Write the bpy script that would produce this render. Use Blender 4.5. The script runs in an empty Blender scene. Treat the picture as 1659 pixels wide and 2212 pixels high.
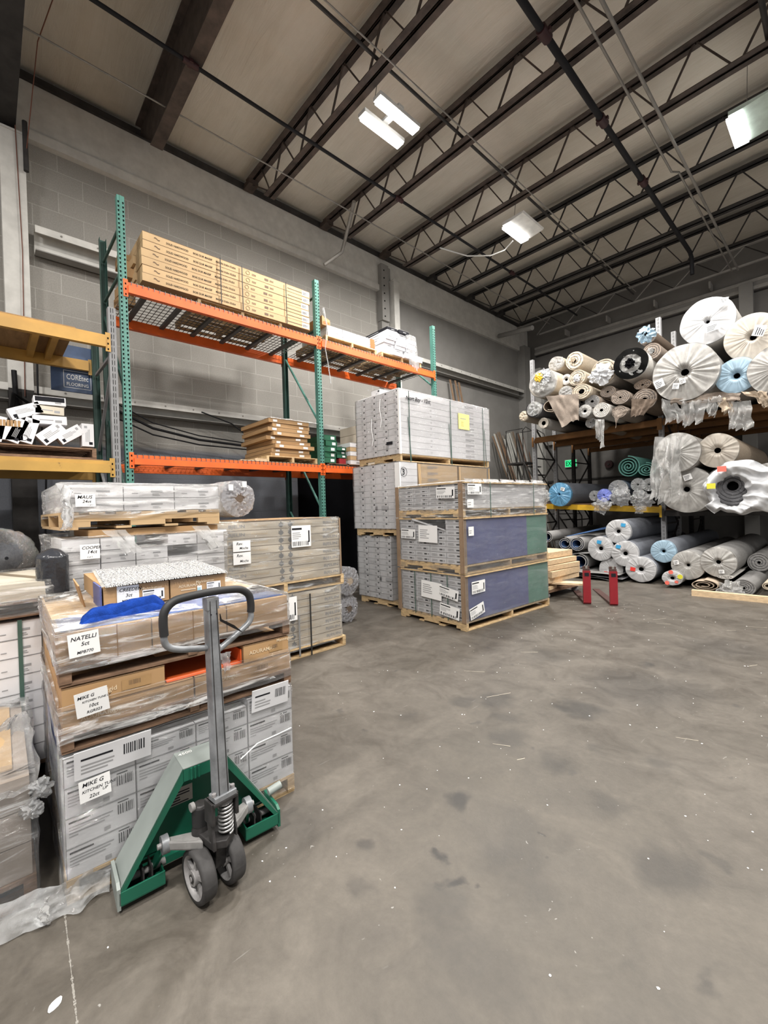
import bpy, bmesh, math, random
from mathutils import Vector, Matrix, noise
random.seed(7)
S = bpy.context.scene
COL = S.collection
R = math.radians
# ---------------------------------------------------------------- camera
CAMH = 1.5
FPX = 932.37
RX = (Vector((0.678, 0.017, 0.735)), Vector((0.735, 0.028, -0.678)))
_xb = Vector((-( -30-829.5), (1127-1106), FPX)).normalized()
_ya = Vector((1840-829.5, -(1068-1106), -FPX)).normalized()
_zb = _xb.cross(_ya).normalized(); _xb = _ya.cross(_zb).normalized()
ROT = Matrix((_xb, _ya, _zb))            # camera -> world (rows are world axes seen by the camera)
cd = bpy.data.cameras.new('camera'); cam = bpy.data.objects.new('camera', cd); COL.objects.link(cam)
cam.matrix_world = Matrix.Translation((0, 0, CAMH)) @ ROT.to_4x4()
cd.sensor_fit = 'HORIZONTAL'; cd.sensor_width = 36.0; cd.lens = 36.0*FPX/1659.0
cd.clip_start = 0.05; cd.clip_end = 200
S.camera = cam
def at(u, v, x=None, y=None, z=None):
    """room point seen at a photo pixel, on the room plane x=, y= or z="""
    d = ROT @ Vector((u-829.5, -(v-1106), -FPX))
    C = Vector((0, 0, CAMH))
    if x is not None: t = (x-C.x)/d.x
    elif y is not None: t = (y-C.y)/d.y
    else: t = (z-C.z)/d.z
    return C + d*t
# ---------------------------------------------------------------- world, exposure
w = bpy.data.worlds.new('world'); S.world = w; w.use_nodes = True
w.node_tree.nodes['Background'].inputs[0].default_value = (1.0, 0.985, 0.96, 1)
w.node_tree.nodes['Background'].inputs[1].default_value = 0.52
S.view_settings.view_transform = 'Standard'; S.view_settings.look = 'None'
S.view_settings.exposure = 0.26; S.view_settings.gamma = 1.0; S.view_settings.use_curve_mapping = False
try:
    S.cycles.use_denoising = True; S.cycles.denoiser = 'OPENIMAGEDENOISE'
    S.cycles.max_bounces = 7; S.cycles.transparent_max_bounces = 14; S.cycles.caustics_reflective = False
    S.cycles.sample_clamp_indirect = 4.0
except Exception: pass
LAMP_W = 0.88
# ---------------------------------------------------------------- materials
def newmat(name):
    m = bpy.data.materials.new(name); m.use_nodes = True
    nt = m.node_tree; b = nt.nodes['Principled BSDF']
    return m, nt, b
def lnk(nt, a, b): nt.links.new(a, b)
def nd(nt, t, **kw):
    n = nt.nodes.new(t)
    for k, v in kw.items():
        if k.startswith('i_'):
            n.inputs[k[2:].replace('_', ' ')].default_value = v
        else: setattr(n, k, v)
    return n
def ramp(nt, fac, stops):
    r = nd(nt, 'ShaderNodeValToRGB'); e = r.color_ramp.elements
    e[0].position, e[0].color = stops[0][0], (*stops[0][1], 1) if len(stops[0][1]) == 3 else stops[0][1]
    e[1].position, e[1].color = stops[-1][0], (*stops[-1][1], 1)
    for p, c in stops[1:-1]:
        x = e.new(p); x.color = (*c, 1)
    lnk(nt, fac, r.inputs[0]); return r
def mix(nt, fac, a, b, mode='MIX'):
    m = nd(nt, 'ShaderNodeMix', data_type='RGBA', blend_type=mode)
    for s, val in ((0, fac), (6, a), (7, b)):
        if hasattr(val, 'is_linked') or hasattr(val, 'links'): lnk(nt, val, m.inputs[s])
        elif s == 0: m.inputs[0].default_value = val
        else: m.inputs[s].default_value = (*val, 1) if len(val) == 3 else val
    return m.outputs[2]
def coords(nt, scale=(1, 1, 1), space='Object'):
    tc = nd(nt, 'ShaderNodeTexCoord'); mp = nd(nt, 'ShaderNodeMapping')
    mp.inputs['Scale'].default_value = scale
    lnk(nt, tc.outputs[space], mp.inputs['Vector']); return mp.outputs[0]
def nz(nt, vec, scale, detail=4, rough=0.55, dist=0.0):
    n = nd(nt, 'ShaderNodeTexNoise'); n.inputs['Scale'].default_value = scale
    n.inputs['Detail'].default_value = detail; n.inputs['Roughness'].default_value = rough
    n.inputs['Distortion'].default_value = dist
    lnk(nt, vec, n.inputs['Vector']); return n.outputs[0]
MC = {}
def plain(name, c, rough=0.6, metal=0.0, var=0.12, scale=6.0, bump=0.0, bscale=40, stretch=(1, 1, 1), spec=0.4, c2=None, rnd=0.0):
    if name in MC: return MC[name]
    m, nt, b = newmat(name)
    v = coords(nt, stretch)
    f = nz(nt, v, scale, 5, 0.6)
    lo = tuple(x*(1-var*1.6) for x in c) if c2 is None else c2
    hi = tuple(min(1, x*(1+var)) for x in c)
    r = ramp(nt, f, [(0.3, lo), (0.7, hi)])
    out = r.outputs[0]
    if rnd:
        oi = nd(nt, 'ShaderNodeObjectInfo'); hs = nd(nt, 'ShaderNodeHueSaturation')
        mr = nd(nt, 'ShaderNodeMapRange'); mr.inputs[3].default_value = 1-rnd; mr.inputs[4].default_value = 1+rnd
        lnk(nt, oi.outputs['Random'], mr.inputs[0]); lnk(nt, mr.outputs[0], hs.inputs['Value']); lnk(nt, out, hs.inputs['Color'])
        out = hs.outputs[0]
    lnk(nt, out, b.inputs['Base Color'])
    b.inputs['Roughness'].default_value = rough; b.inputs['Metallic'].default_value = metal
    b.inputs['Specular IOR Level'].default_value = spec
    if bump:
        bn = nz(nt, v, bscale, 4, 0.6); bp = nd(nt, 'ShaderNodeBump'); bp.inputs['Strength'].default_value = bump
        bp.inputs['Distance'].default_value = 0.01
        lnk(nt, bn, bp.inputs['Height']); lnk(nt, bp.outputs[0], b.inputs['Normal'])
    MC[name] = m; return m
def scuffed(name, c, under, amount=0.45, rough=0.5, scale=14):
    if name in MC: return MC[name]
    m, nt, b = newmat(name); v = coords(nt)
    f = nz(nt, v, scale, 6, 0.75, 0.6); r = ramp(nt, f, [(amount+0.12, (0, 0, 0)), (amount+0.2, (1, 1, 1))])
    f2 = nz(nt, v, 3, 4); r2 = ramp(nt, f2, [(0.3, tuple(x*0.8 for x in c)), (0.7, tuple(min(1, x*1.12) for x in c))])
    lnk(nt, mix(nt, r.outputs[0], r2.outputs[0], under), b.inputs['Base Color'])
    b.inputs['Roughness'].default_value = rough; MC[name] = m; return m
def film(name, base=0.10, crease_hl=0.55, th=(0.42, 0.60, 0.72), tint=(0.93, 0.95, 0.97), stretch=(1, 1, 4), scale=5.0, rough=0.16, dark=None, bs=1.0, edge=True):
    """thin clear plastic: see-through, milky creases with painted-in highlight streaks, glossy wrinkles"""
    if name in MC: return MC[name]
    m, nt, b = newmat(name); nt.nodes.remove(b)
    out = nt.nodes['Material Output']
    v = coords(nt, stretch)
    f = nz(nt, v, scale, 6, 0.65, 1.2)
    rp = ramp(nt, f, [(th[0], (base,)*3), (th[1], (base+0.06,)*3), (th[2], (crease_hl,)*3)])
    d = nd(nt, 'ShaderNodeBsdfDiffuse'); d.inputs[0].default_value = (*tint, 1)
    tr0 = nd(nt, 'ShaderNodeBsdfTranslucent'); tr0.inputs[0].default_value = (*tint, 1)
    dm = nd(nt, 'ShaderNodeMixShader'); dm.inputs[0].default_value = 0.35
    lnk(nt, d.outputs[0], dm.inputs[1]); lnk(nt, tr0.outputs[0], dm.inputs[2])
    t = nd(nt, 'ShaderNodeBsdfTransparent')
    m1 = nd(nt, 'ShaderNodeMixShader'); lnk(nt, rp.outputs[0], m1.inputs[0]); lnk(nt, t.outputs[0], m1.inputs[1]); lnk(nt, dm.outputs[0], m1.inputs[2])
    g = nd(nt, 'ShaderNodeBsdfGlossy'); g.inputs['Roughness'].default_value = rough
    bp = nd(nt, 'ShaderNodeBump'); bp.inputs['Strength'].default_value = 1.0; bp.inputs['Distance'].default_value = 0.05*bs
    fb = nz(nt, v, scale*3.2, 5, 0.6, 1.5); lnk(nt, fb, bp.inputs['Height'])
    lnk(nt, bp.outputs[0], g.inputs['Normal'])
    fr = nd(nt, 'ShaderNodeLayerWeight'); fr.inputs[0].default_value = 0.25
    mm = nd(nt, 'ShaderNodeMath', operation='MULTIPLY_ADD'); lnk(nt, fr.outputs['Fresnel'], mm.inputs[0]); mm.inputs[1].default_value = 0.5; mm.inputs[2].default_value = 0.09
    m2 = nd(nt, 'ShaderNodeMixShader'); lnk(nt, mm.outputs[0], m2.inputs[0]); lnk(nt, m1.outputs[0], m2.inputs[1]); lnk(nt, g.outputs[0], m2.inputs[2])
    lnk(nt, m2.outputs[0], out.inputs[0])
    MC[name] = m; return m
def emit(name, c, s):
    if name in MC: return MC[name]
    m, nt, b = newmat(name); b.inputs['Base Color'].default_value = (*c, 1)
    b.inputs['Emission Color'].default_value = (*c, 1); b.inputs['Emission Strength'].default_value = s
    MC[name] = m; return m
M_orange = scuffed('orange_paint', (0.78, 0.13, 0.02), (0.45, 0.10, 0.04), 0.62, 0.42)
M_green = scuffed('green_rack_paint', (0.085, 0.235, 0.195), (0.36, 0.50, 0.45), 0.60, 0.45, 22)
M_dgreen = plain('dark_green_shade', (0.035, 0.085, 0.07), 0.5)
M_yellow = scuffed('ochre_rack_paint', (0.50, 0.28, 0.06), (0.20, 0.12, 0.05), 0.66, 0.5)
M_yellow2 = scuffed('worn_yellow_paint', (0.48, 0.28, 0.06), (0.10, 0.06, 0.03), 0.50, 0.5, 9)
M_yel3 = plain('yellow_beam_paint', (0.66, 0.40, 0.03), 0.5)
M_brownb = plain('brown_orange_beam_paint', (0.22, 0.10, 0.03), 0.6)
M_grey = plain('grey_rack_paint', (0.22, 0.22, 0.225), 0.5)
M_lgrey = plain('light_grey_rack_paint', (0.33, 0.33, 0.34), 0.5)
M_hole = plain('slot_shadow', (0.006, 0.006, 0.006), 0.95, var=0, spec=0.02)
M_wire = plain('galvanised_wire', (0.16, 0.155, 0.15), 0.4, 0.6)
M_chan = plain('deck_channel_steel', (0.10, 0.098, 0.095), 0.5, 0.3)
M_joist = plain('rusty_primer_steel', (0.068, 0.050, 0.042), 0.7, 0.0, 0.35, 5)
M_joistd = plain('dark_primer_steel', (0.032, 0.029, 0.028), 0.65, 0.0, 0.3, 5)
M_blackpipe = plain('black_pipe', (0.012, 0.012, 0.014), 0.6, spec=0.2)
M_cond = plain('conduit_metal', (0.26, 0.245, 0.225), 0.45, 0.3)
M_redpipe = plain('dark_red_coupling', (0.035, 0.010, 0.012), 0.5)
M_white = plain('white_wall_steel', (0.60, 0.59, 0.56), 0.6, var=0.08)
M_dconc = plain('shaded_tilt_up_concrete', (0.175, 0.168, 0.16), 0.85, var=0.12, scale=1.2, bump=0.15)  # concrete with the dimness of the far end put into its colour
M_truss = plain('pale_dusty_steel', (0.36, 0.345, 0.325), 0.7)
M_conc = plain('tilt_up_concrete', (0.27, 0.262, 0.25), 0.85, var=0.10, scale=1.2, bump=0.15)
M_pine = plain('pine_pallet_wood', (0.56, 0.40, 0.22), 0.8, var=0.22, scale=7, stretch=(2, 2, 9), rnd=0.12)
M_dwood = plain('dark_old_pallet_wood', (0.20, 0.12, 0.075), 0.85, var=0.3, scale=7, stretch=(2, 2, 9))
M_lumber = plain('pale_lumber', (0.62, 0.46, 0.29), 0.75, var=0.15, scale=5, stretch=(3, 3, 9), rnd=0.1)
M_ply = plain('plywood_deck', (0.33, 0.20, 0.09), 0.8, var=0.2, scale=3, stretch=(1, 6, 1))
M_kraft = plain('kraft_cardboard', (0.40, 0.245, 0.118), 0.8, var=0.06, scale=3, rnd=0.06)
M_kraft2 = plain('light_kraft_cardboard', (0.50, 0.345, 0.19), 0.8, var=0.06, scale=3, rnd=0.06)
M_greykraft = plain('grey_brown_cardboard', (0.60, 0.53, 0.43), 0.85, var=0.06, scale=3, rnd=0.04)
M_wcart = plain('white_cardboard', (0.74, 0.73, 0.745), 0.65, var=0.05, scale=3, rnd=0.05)
M_wcart2 = plain('cool_white_cardboard', (0.70, 0.70, 0.725), 0.6, var=0.05, scale=3, rnd=0.07)
M_creamc = plain('cream_cardboard', (0.62, 0.56, 0.46), 0.7, var=0.06, scale=3)
M_gap = plain('carton_seam', (0.25, 0.245, 0.25), 0.9, var=0)
M_ink = plain('black_print', (0.018, 0.018, 0.022), 0.8, var=0, spec=0.1)
M_gink = plain('grey_print', (0.33, 0.33, 0.34), 0.7, var=0)
M_bink = plain('brown_print', (0.13, 0.08, 0.05), 0.7, var=0)
M_lkink = plain('pale_print', (0.70, 0.56, 0.38), 0.7, var=0)
M_paper = plain('white_paper_label', (0.82, 0.82, 0.82), 0.55, var=0.02)
M_ypaper = plain('yellow_paper_label', (0.85, 0.78, 0.30), 0.6, var=0.04)
M_blue = plain('blue_cardboard', (0.105, 0.125, 0.30), 0.5, var=0.08, scale=3)
M_teal = plain('green_cardboard', (0.085, 0.25, 0.19), 0.5, var=0.08, scale=3)
M_guard = plain('brown_corner_board', (0.27, 0.185, 0.12), 0.7, var=0.1)
M_strapg = plain('green_strapping', (0.06, 0.11, 0.09), 0.35, var=0.1)
M_strapb = plain('black_strapping', (0.02, 0.02, 0.02), 0.35, var=0)
M_dark = plain('dark_cavity', (0.005, 0.005, 0.006), 0.95, var=0, spec=0.02)
M_navy = plain('navy_gap_shade', (0.012, 0.02, 0.05), 0.6, var=0)
M_orflap = plain('orange_liner', (0.75, 0.13, 0.03), 0.6, var=0.05)
M_wrapgen = film('stretch_film', 0.06, 0.55, th=(0.42, 0.56, 0.68), stretch=(1, 1, 6), scale=3.0)
M_wrapthin = film('thin_stretch_film', 0.05, 0.22, stretch=(1, 1, 6), scale=2.5)
M_wrapheavy = film('heavy_stretch_film', 0.06, 0.75, th=(0.40, 0.53, 0.64), tint=(1, 1, 1), stretch=(1, 1, 11), scale=3.0)  # brighter crease streaks painted in for the film's highlights
M_clear = film('clear_bag_plastic', 0.28, 0.85, stretch=(1, 1, 1), scale=9, rough=0.12)
M_milky = film('milky_plastic', 0.38, 0.85, stretch=(1, 1, 1), scale=11, rough=0.2, tint=(0.74, 0.74, 0.73))
M_wplast = plain('white_plastic_sheet', (0.54, 0.55, 0.57), 0.35, var=0.08, scale=9)
M_wwrap = plain('white_wrap_end', (0.46, 0.46, 0.47), 0.45, var=0.08, scale=9)
M_cwrap = plain('cream_wrap_end', (0.42, 0.38, 0.33), 0.45, var=0.08, scale=9)
M_gwrap = plain('greyish_wrap_end', (0.36, 0.35, 0.335), 0.4, var=0.16, scale=9)
M_bwrap = plain('pale_blue_wrap_end', (0.29, 0.41, 0.51), 0.4, var=0.08, scale=9)
M_blwrap = plain('blue_wrap_end', (0.12, 0.30, 0.48), 0.3, var=0.2, scale=12)
def carpet(name, c, var=0.15): return plain(name, c, 0.95, var=var, scale=60, bump=0.5, bscale=220, spec=0.1)
M_cgrey = carpet('grey_carpet_back', (0.235, 0.23, 0.225)); M_cdark = carpet('dark_grey_carpet', (0.15, 0.15, 0.16))
M_cbeige = carpet('beige_carpet', (0.50, 0.43, 0.34)); M_ctaupe = carpet('taupe_carpet', (0.27, 0.225, 0.19))
M_cbrown = carpet('brown_carpet', (0.15, 0.115, 0.09)); M_cteal = carpet('teal_carpet', (0.085, 0.21, 0.185))
M_ctan = carpet('tan_carpet', (0.46, 0.375, 0.29)); M_cblue = carpet('blue_carpet', (0.075, 0.145, 0.31)); M_cgl = carpet('lit_grey_carpet_back', (0.36, 0.35, 0.345))  # M_cgl: light on the left floor rolls put into a paler grey
M_cnavy = carpet('slate_blue_carpet', (0.10, 0.13, 0.18)); M_cwhite = carpet('off_white_carpet', (0.55, 0.53, 0.50))
M_cbg = carpet('blue_grey_carpet', (0.17, 0.18, 0.205))
# floor ---------------------------------------------------------------
def floor_mat():
    m, nt, b = newmat('stained_concrete_floor'); v = coords(nt)
    big = nz(nt, v, 0.7, 6, 0.6, 0.4); mid = nz(nt, v, 3.2, 7, 0.7, 0.8); fine = nz(nt, v, 28, 8, 0.75)
    c0 = ramp(nt, big, [(0.3, (0.070, 0.061, 0.050)), (0.5, (0.090, 0.079, 0.066)), (0.72, (0.114, 0.101, 0.086))]).outputs[0]
    c1 = mix(nt, 0.75, c0, ramp(nt, mid, [(0.34, (0.33, 0.32, 0.31)), (0.5, (0.48, 0.475, 0.47)), (0.66, (0.64, 0.64, 0.64))]).outputs[0], 'OVERLAY')
    c2 = mix(nt, 0.5, c1, ramp(nt, fine, [(0.3, (0.36, 0.36, 0.36)), (0.7, (0.62, 0.62, 0.62))]).outputs[0], 'OVERLAY')
    # individual oil stains (x, y, rx, ry, strength)
    wv = nd(nt, 'ShaderNodeTexNoise'); wv.inputs['Scale'].default_value = 5; wv.inputs['Detail'].default_value = 5; lnk(nt, v, wv.inputs['Vector'])
    sub = nd(nt, 'ShaderNodeVectorMath', operation='SUBTRACT'); lnk(nt, wv.outputs['Color'], sub.inputs[0]); sub.inputs[1].default_value = (.5, .5, .5)
    sc = nd(nt, 'ShaderNodeVectorMath', operation='SCALE'); lnk(nt, sub.outputs[0], sc.inputs[0]); sc.inputs['Scale'].default_value = 0.28
    ad = nd(nt, 'ShaderNodeVectorMath', operation='ADD'); lnk(nt, v, ad.inputs[0]); lnk(nt, sc.outputs[0], ad.inputs[1])
    tot = None
    k = 0.6142
    for (zx, zy, r, s) in STAINS:
        p = at(640+zx*k, 1380+zy*k, z=0)
        ds = nd(nt, 'ShaderNodeVectorMath', operation='DISTANCE'); lnk(nt, ad.outputs[0], ds.inputs[0]); ds.inputs[1].default_value = (p.x, p.y, 0)
        mr = nd(nt, 'ShaderNodeMapRange', interpolation_type='SMOOTHSTEP'); lnk(nt, ds.outputs['Value'], mr.inputs[0])
        mr.inputs[1].default_value = r*0.35; mr.inputs[2].default_value = r*1.25; mr.inputs[3].default_value = s; mr.inputs[4].default_value = 0
        if tot is None: tot = mr.outputs[0]
        else:
            mx = nd(nt, 'ShaderNodeMath', operation='MAXIMUM'); lnk(nt, tot, mx.inputs[0]); lnk(nt, mr.outputs[0], mx.inputs[1]); tot = mx.outputs[0]
    c3 = mix(nt, tot, c2, (0.018, 0.017, 0.017))
    # small drips and white paint flecks
    vo = nd(nt, 'ShaderNodeTexVoronoi'); vo.inputs['Scale'].default_value = 3.2; lnk(nt, ad.outputs[0], vo.inputs['Vector'])
    dr = ramp(nt, vo.outputs['Distance'], [(0.04, (0.55,)*3), (0.10, (0,)*3)]).outputs[0]
    c4 = mix(nt, dr, c3, (0.045, 0.041, 0.038))
    vf = nd(nt, 'ShaderNodeTexVoronoi'); vf.inputs['Scale'].default_value = 16; vf.inputs['Randomness'].default_value = 1; lnk(nt, ad.outputs[0], vf.inputs['Vector'])
    pk = nz(nt, v, 1.6, 3); 
    fl = nd(nt, 'ShaderNodeMath', operation='MULTIPLY'); lnk(nt, ramp(nt, vf.outputs['Distance'], [(0.05, (0.7,)*3), (0.085, (0,)*3)]).outputs[0], fl.inputs[0]); lnk(nt, ramp(nt, pk, [(0.5, (0,)*3), (0.6, (1,)*3)]).outputs[0], fl.inputs[1])
    c5 = mix(nt, fl.outputs[0], c4, (0.34, 0.33, 0.31))
    # fine scratches
    for ang, s0 in ((0.5, 1.0), (-0.35, 1.3)):
        mp = nd(nt, 'ShaderNodeMapping'); mp.inputs['Rotation'].default_value = (0, 0, ang); mp.inputs['Scale'].default_value = (14*s0, 0.9*s0, 1); lnk(nt, v, mp.inputs['Vector'])
        vs = nd(nt, 'ShaderNodeTexVoronoi'); vs.inputs['Scale'].default_value = 1.0; lnk(nt, mp.outputs[0], vs.inputs['Vector'])
        c5 = mix(nt, ramp(nt, vs.outputs['Distance'], [(0.02, (0.30,)*3), (0.05, (0,)*3)]).outputs[0], c5, (0.26, 0.25, 0.235))
    lnk(nt, c5, b.inputs['Base Color'])
    rr = ramp(nt, mid, [(0.3, (0.42,)*3), (0.7, (0.66,)*3)]); lnk(nt, rr.outputs[0], b.inputs['Roughness'])
    bp = nd(nt, 'ShaderNodeBump'); bp.inputs['Strength'].default_value = 0.18; bp.inputs['Distance'].default_value = 0.01
    lnk(nt, fine, bp.inputs['Height']); lnk(nt, bp.outputs[0], b.inputs['Normal'])
    return m
STAINS = [(560, 575, .075, .75), (525, 885, .04, .8), (565, 875, .035, .8), (620, 885, .02, .8), (700, 215, .16, .55), (600, 220, .11, .45),
 (945, 240, .10, .65), (1010, 245, .16, .65), (745, 345, .15, .45), (905, 445, .12, .42), (740, 275, .10, .35), (1090, 585, .12, .35),
 (1290, 810, .15, .5), (780, 790, .2, .38), (800, 690, .16, .3), (920, 715, .09, .3), (510, 960, .12, .3), (505, 780, .03, .8), (240, 720, .05, .55),
 (1200, 170, .45, .42), (1380, 185, .25, .3), (1275, 445, .10, .35), (1055, 380, .09, .3), (400, 270, .10, .3), (20, 640, .22, .35), (1480, 770, .05, .4),
 (1470, 1225, .05, .55), (880, 60, .25, .3), (1350, 90, .3, .25), (1500, 30, .4, .35), (1230, 90, .08, .6), (850, 685, .02, .7), (890, 790, .025, .6),
 (210, 890, .06, .35), (640, 1130, .15, .22), (1085, 200, .2, .25)]
M_floor = floor_mat()
def block_mat():
    m, nt, b = newmat('painted_concrete_block')
    tc = nd(nt, 'ShaderNodeTexCoord'); sp = nd(nt, 'ShaderNodeSeparateXYZ'); lnk(nt, tc.outputs['Object'], sp.inputs[0])
    cb = nd(nt, 'ShaderNodeCombineXYZ'); lnk(nt, sp.outputs['Y'], cb.inputs[0]); lnk(nt, sp.outputs['Z'], cb.inputs[1])
    br = nd(nt, 'ShaderNodeTexBrick'); lnk(nt, cb.outputs[0], br.inputs['Vector'])
    br.inputs['Scale'].default_value = 1.0; br.inputs['Mortar Size'].default_value = 0.008; br.inputs['Mortar Smooth'].default_value = 0.3
    br.inputs['Brick Width'].default_value = 0.62; br.inputs['Row Height'].default_value = 0.305; br.inputs['Bias'].default_value = -0.4
    br.inputs['Color1'].default_value = (0.285, 0.272, 0.25, 1); br.inputs['Color2'].default_value = (0.335, 0.32, 0.295, 1); br.inputs['Mortar'].default_value = (0.385, 0.37, 0.345, 1)
    n = nz(nt, tc.outputs['Object'], 55, 6, 0.75); c = mix(nt, 0.6, br.outputs[0], ramp(nt, n, [(0.3, (0.36,)*3), (0.7, (0.62,)*3)]).outputs[0], 'OVERLAY')
    g = nz(nt, tc.outputs['Object'], 0.8, 4); c = mix(nt, 0.5, c, ramp(nt, g, [(0.3, (0.40,)*3), (0.7, (0.58,)*3)]).outputs[0], 'OVERLAY')
    # the lower course is painted slate grey
    mr = nd(nt, 'ShaderNodeMapRange'); lnk(nt, sp.outputs['Z'], mr.inputs[0]); mr.inputs[1].default_value = 2.60; mr.inputs[2].default_value = 2.68; mr.inputs[3].default_value = 1; mr.inputs[4].default_value = 0
    c = mix(nt, mr.outputs[0], c, mix(nt, 0.5, (0.16, 0.17, 0.195), ramp(nt, n, [(0.3, (0.36,)*3), (0.7, (0.62,)*3)]).outputs[0], 'OVERLAY'))
    lnk(nt, c, b.inputs['Base Color']); b.inputs['Roughness'].default_value = 0.9
    bp = nd(nt, 'ShaderNodeBump'); bp.inputs['Strength'].default_value = 0.5; bp.inputs['Distance'].default_value = 0.006
    mm = nd(nt, 'ShaderNodeMath', operation='MULTIPLY_ADD'); lnk(nt, n, mm.inputs[0]); mm.inputs[1].default_value = 0.6; lnk(nt, br.outputs['Fac'], mm.inputs[2])
    lnk(nt, mm.outputs[0], bp.inputs['Height']); bp.invert = True; lnk(nt, bp.outputs[0], b.inputs['Normal'])
    return m
M_block = block_mat()
def ceil_mat():
    m, nt, b = newmat('vinyl_faced_roof_insulation'); tc = nd(nt, 'ShaderNodeTexCoord'); v = tc.outputs['Object']
    a = nz(nt, v, 0.9, 5, 0.6); c = ramp(nt, a, [(0.3, (0.54, 0.50, 0.425)), (0.7, (0.66, 0.61, 0.53))]).outputs[0]
    mp = nd(nt, 'ShaderNodeMapping'); mp.inputs['Scale'].default_value = (0.5, 4, 1); lnk(nt, v, mp.inputs[0])
    s = nz(nt, mp.outputs[0], 1.3, 5, 0.7, 1.5); c = mix(nt, 0.35, c, ramp(nt, s, [(0.3, (0.4,)*3), (0.6, (0.56,)*3)]).outputs[0], 'OVERLAY')
    d = nz(nt, v, 2.1, 7, 0.8, 2.0); c = mix(nt, ramp(nt, d, [(0.70, (0,)*3), (0.78, (0.6,)*3)]).outputs[0], c, (0.16, 0.14, 0.12))
    lnk(nt, c, b.inputs['Base Color']); b.inputs['Roughness'].default_value = 0.6
    bp = nd(nt, 'ShaderNodeBump'); bp.inputs['Strength'].default_value = 0.35; bp.inputs['Distance'].default_value = 0.05
    lnk(nt, s, bp.inputs['Height']); lnk(nt, bp.outputs[0], b.inputs['Normal'])
    return m
M_ceil = ceil_mat()
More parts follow.
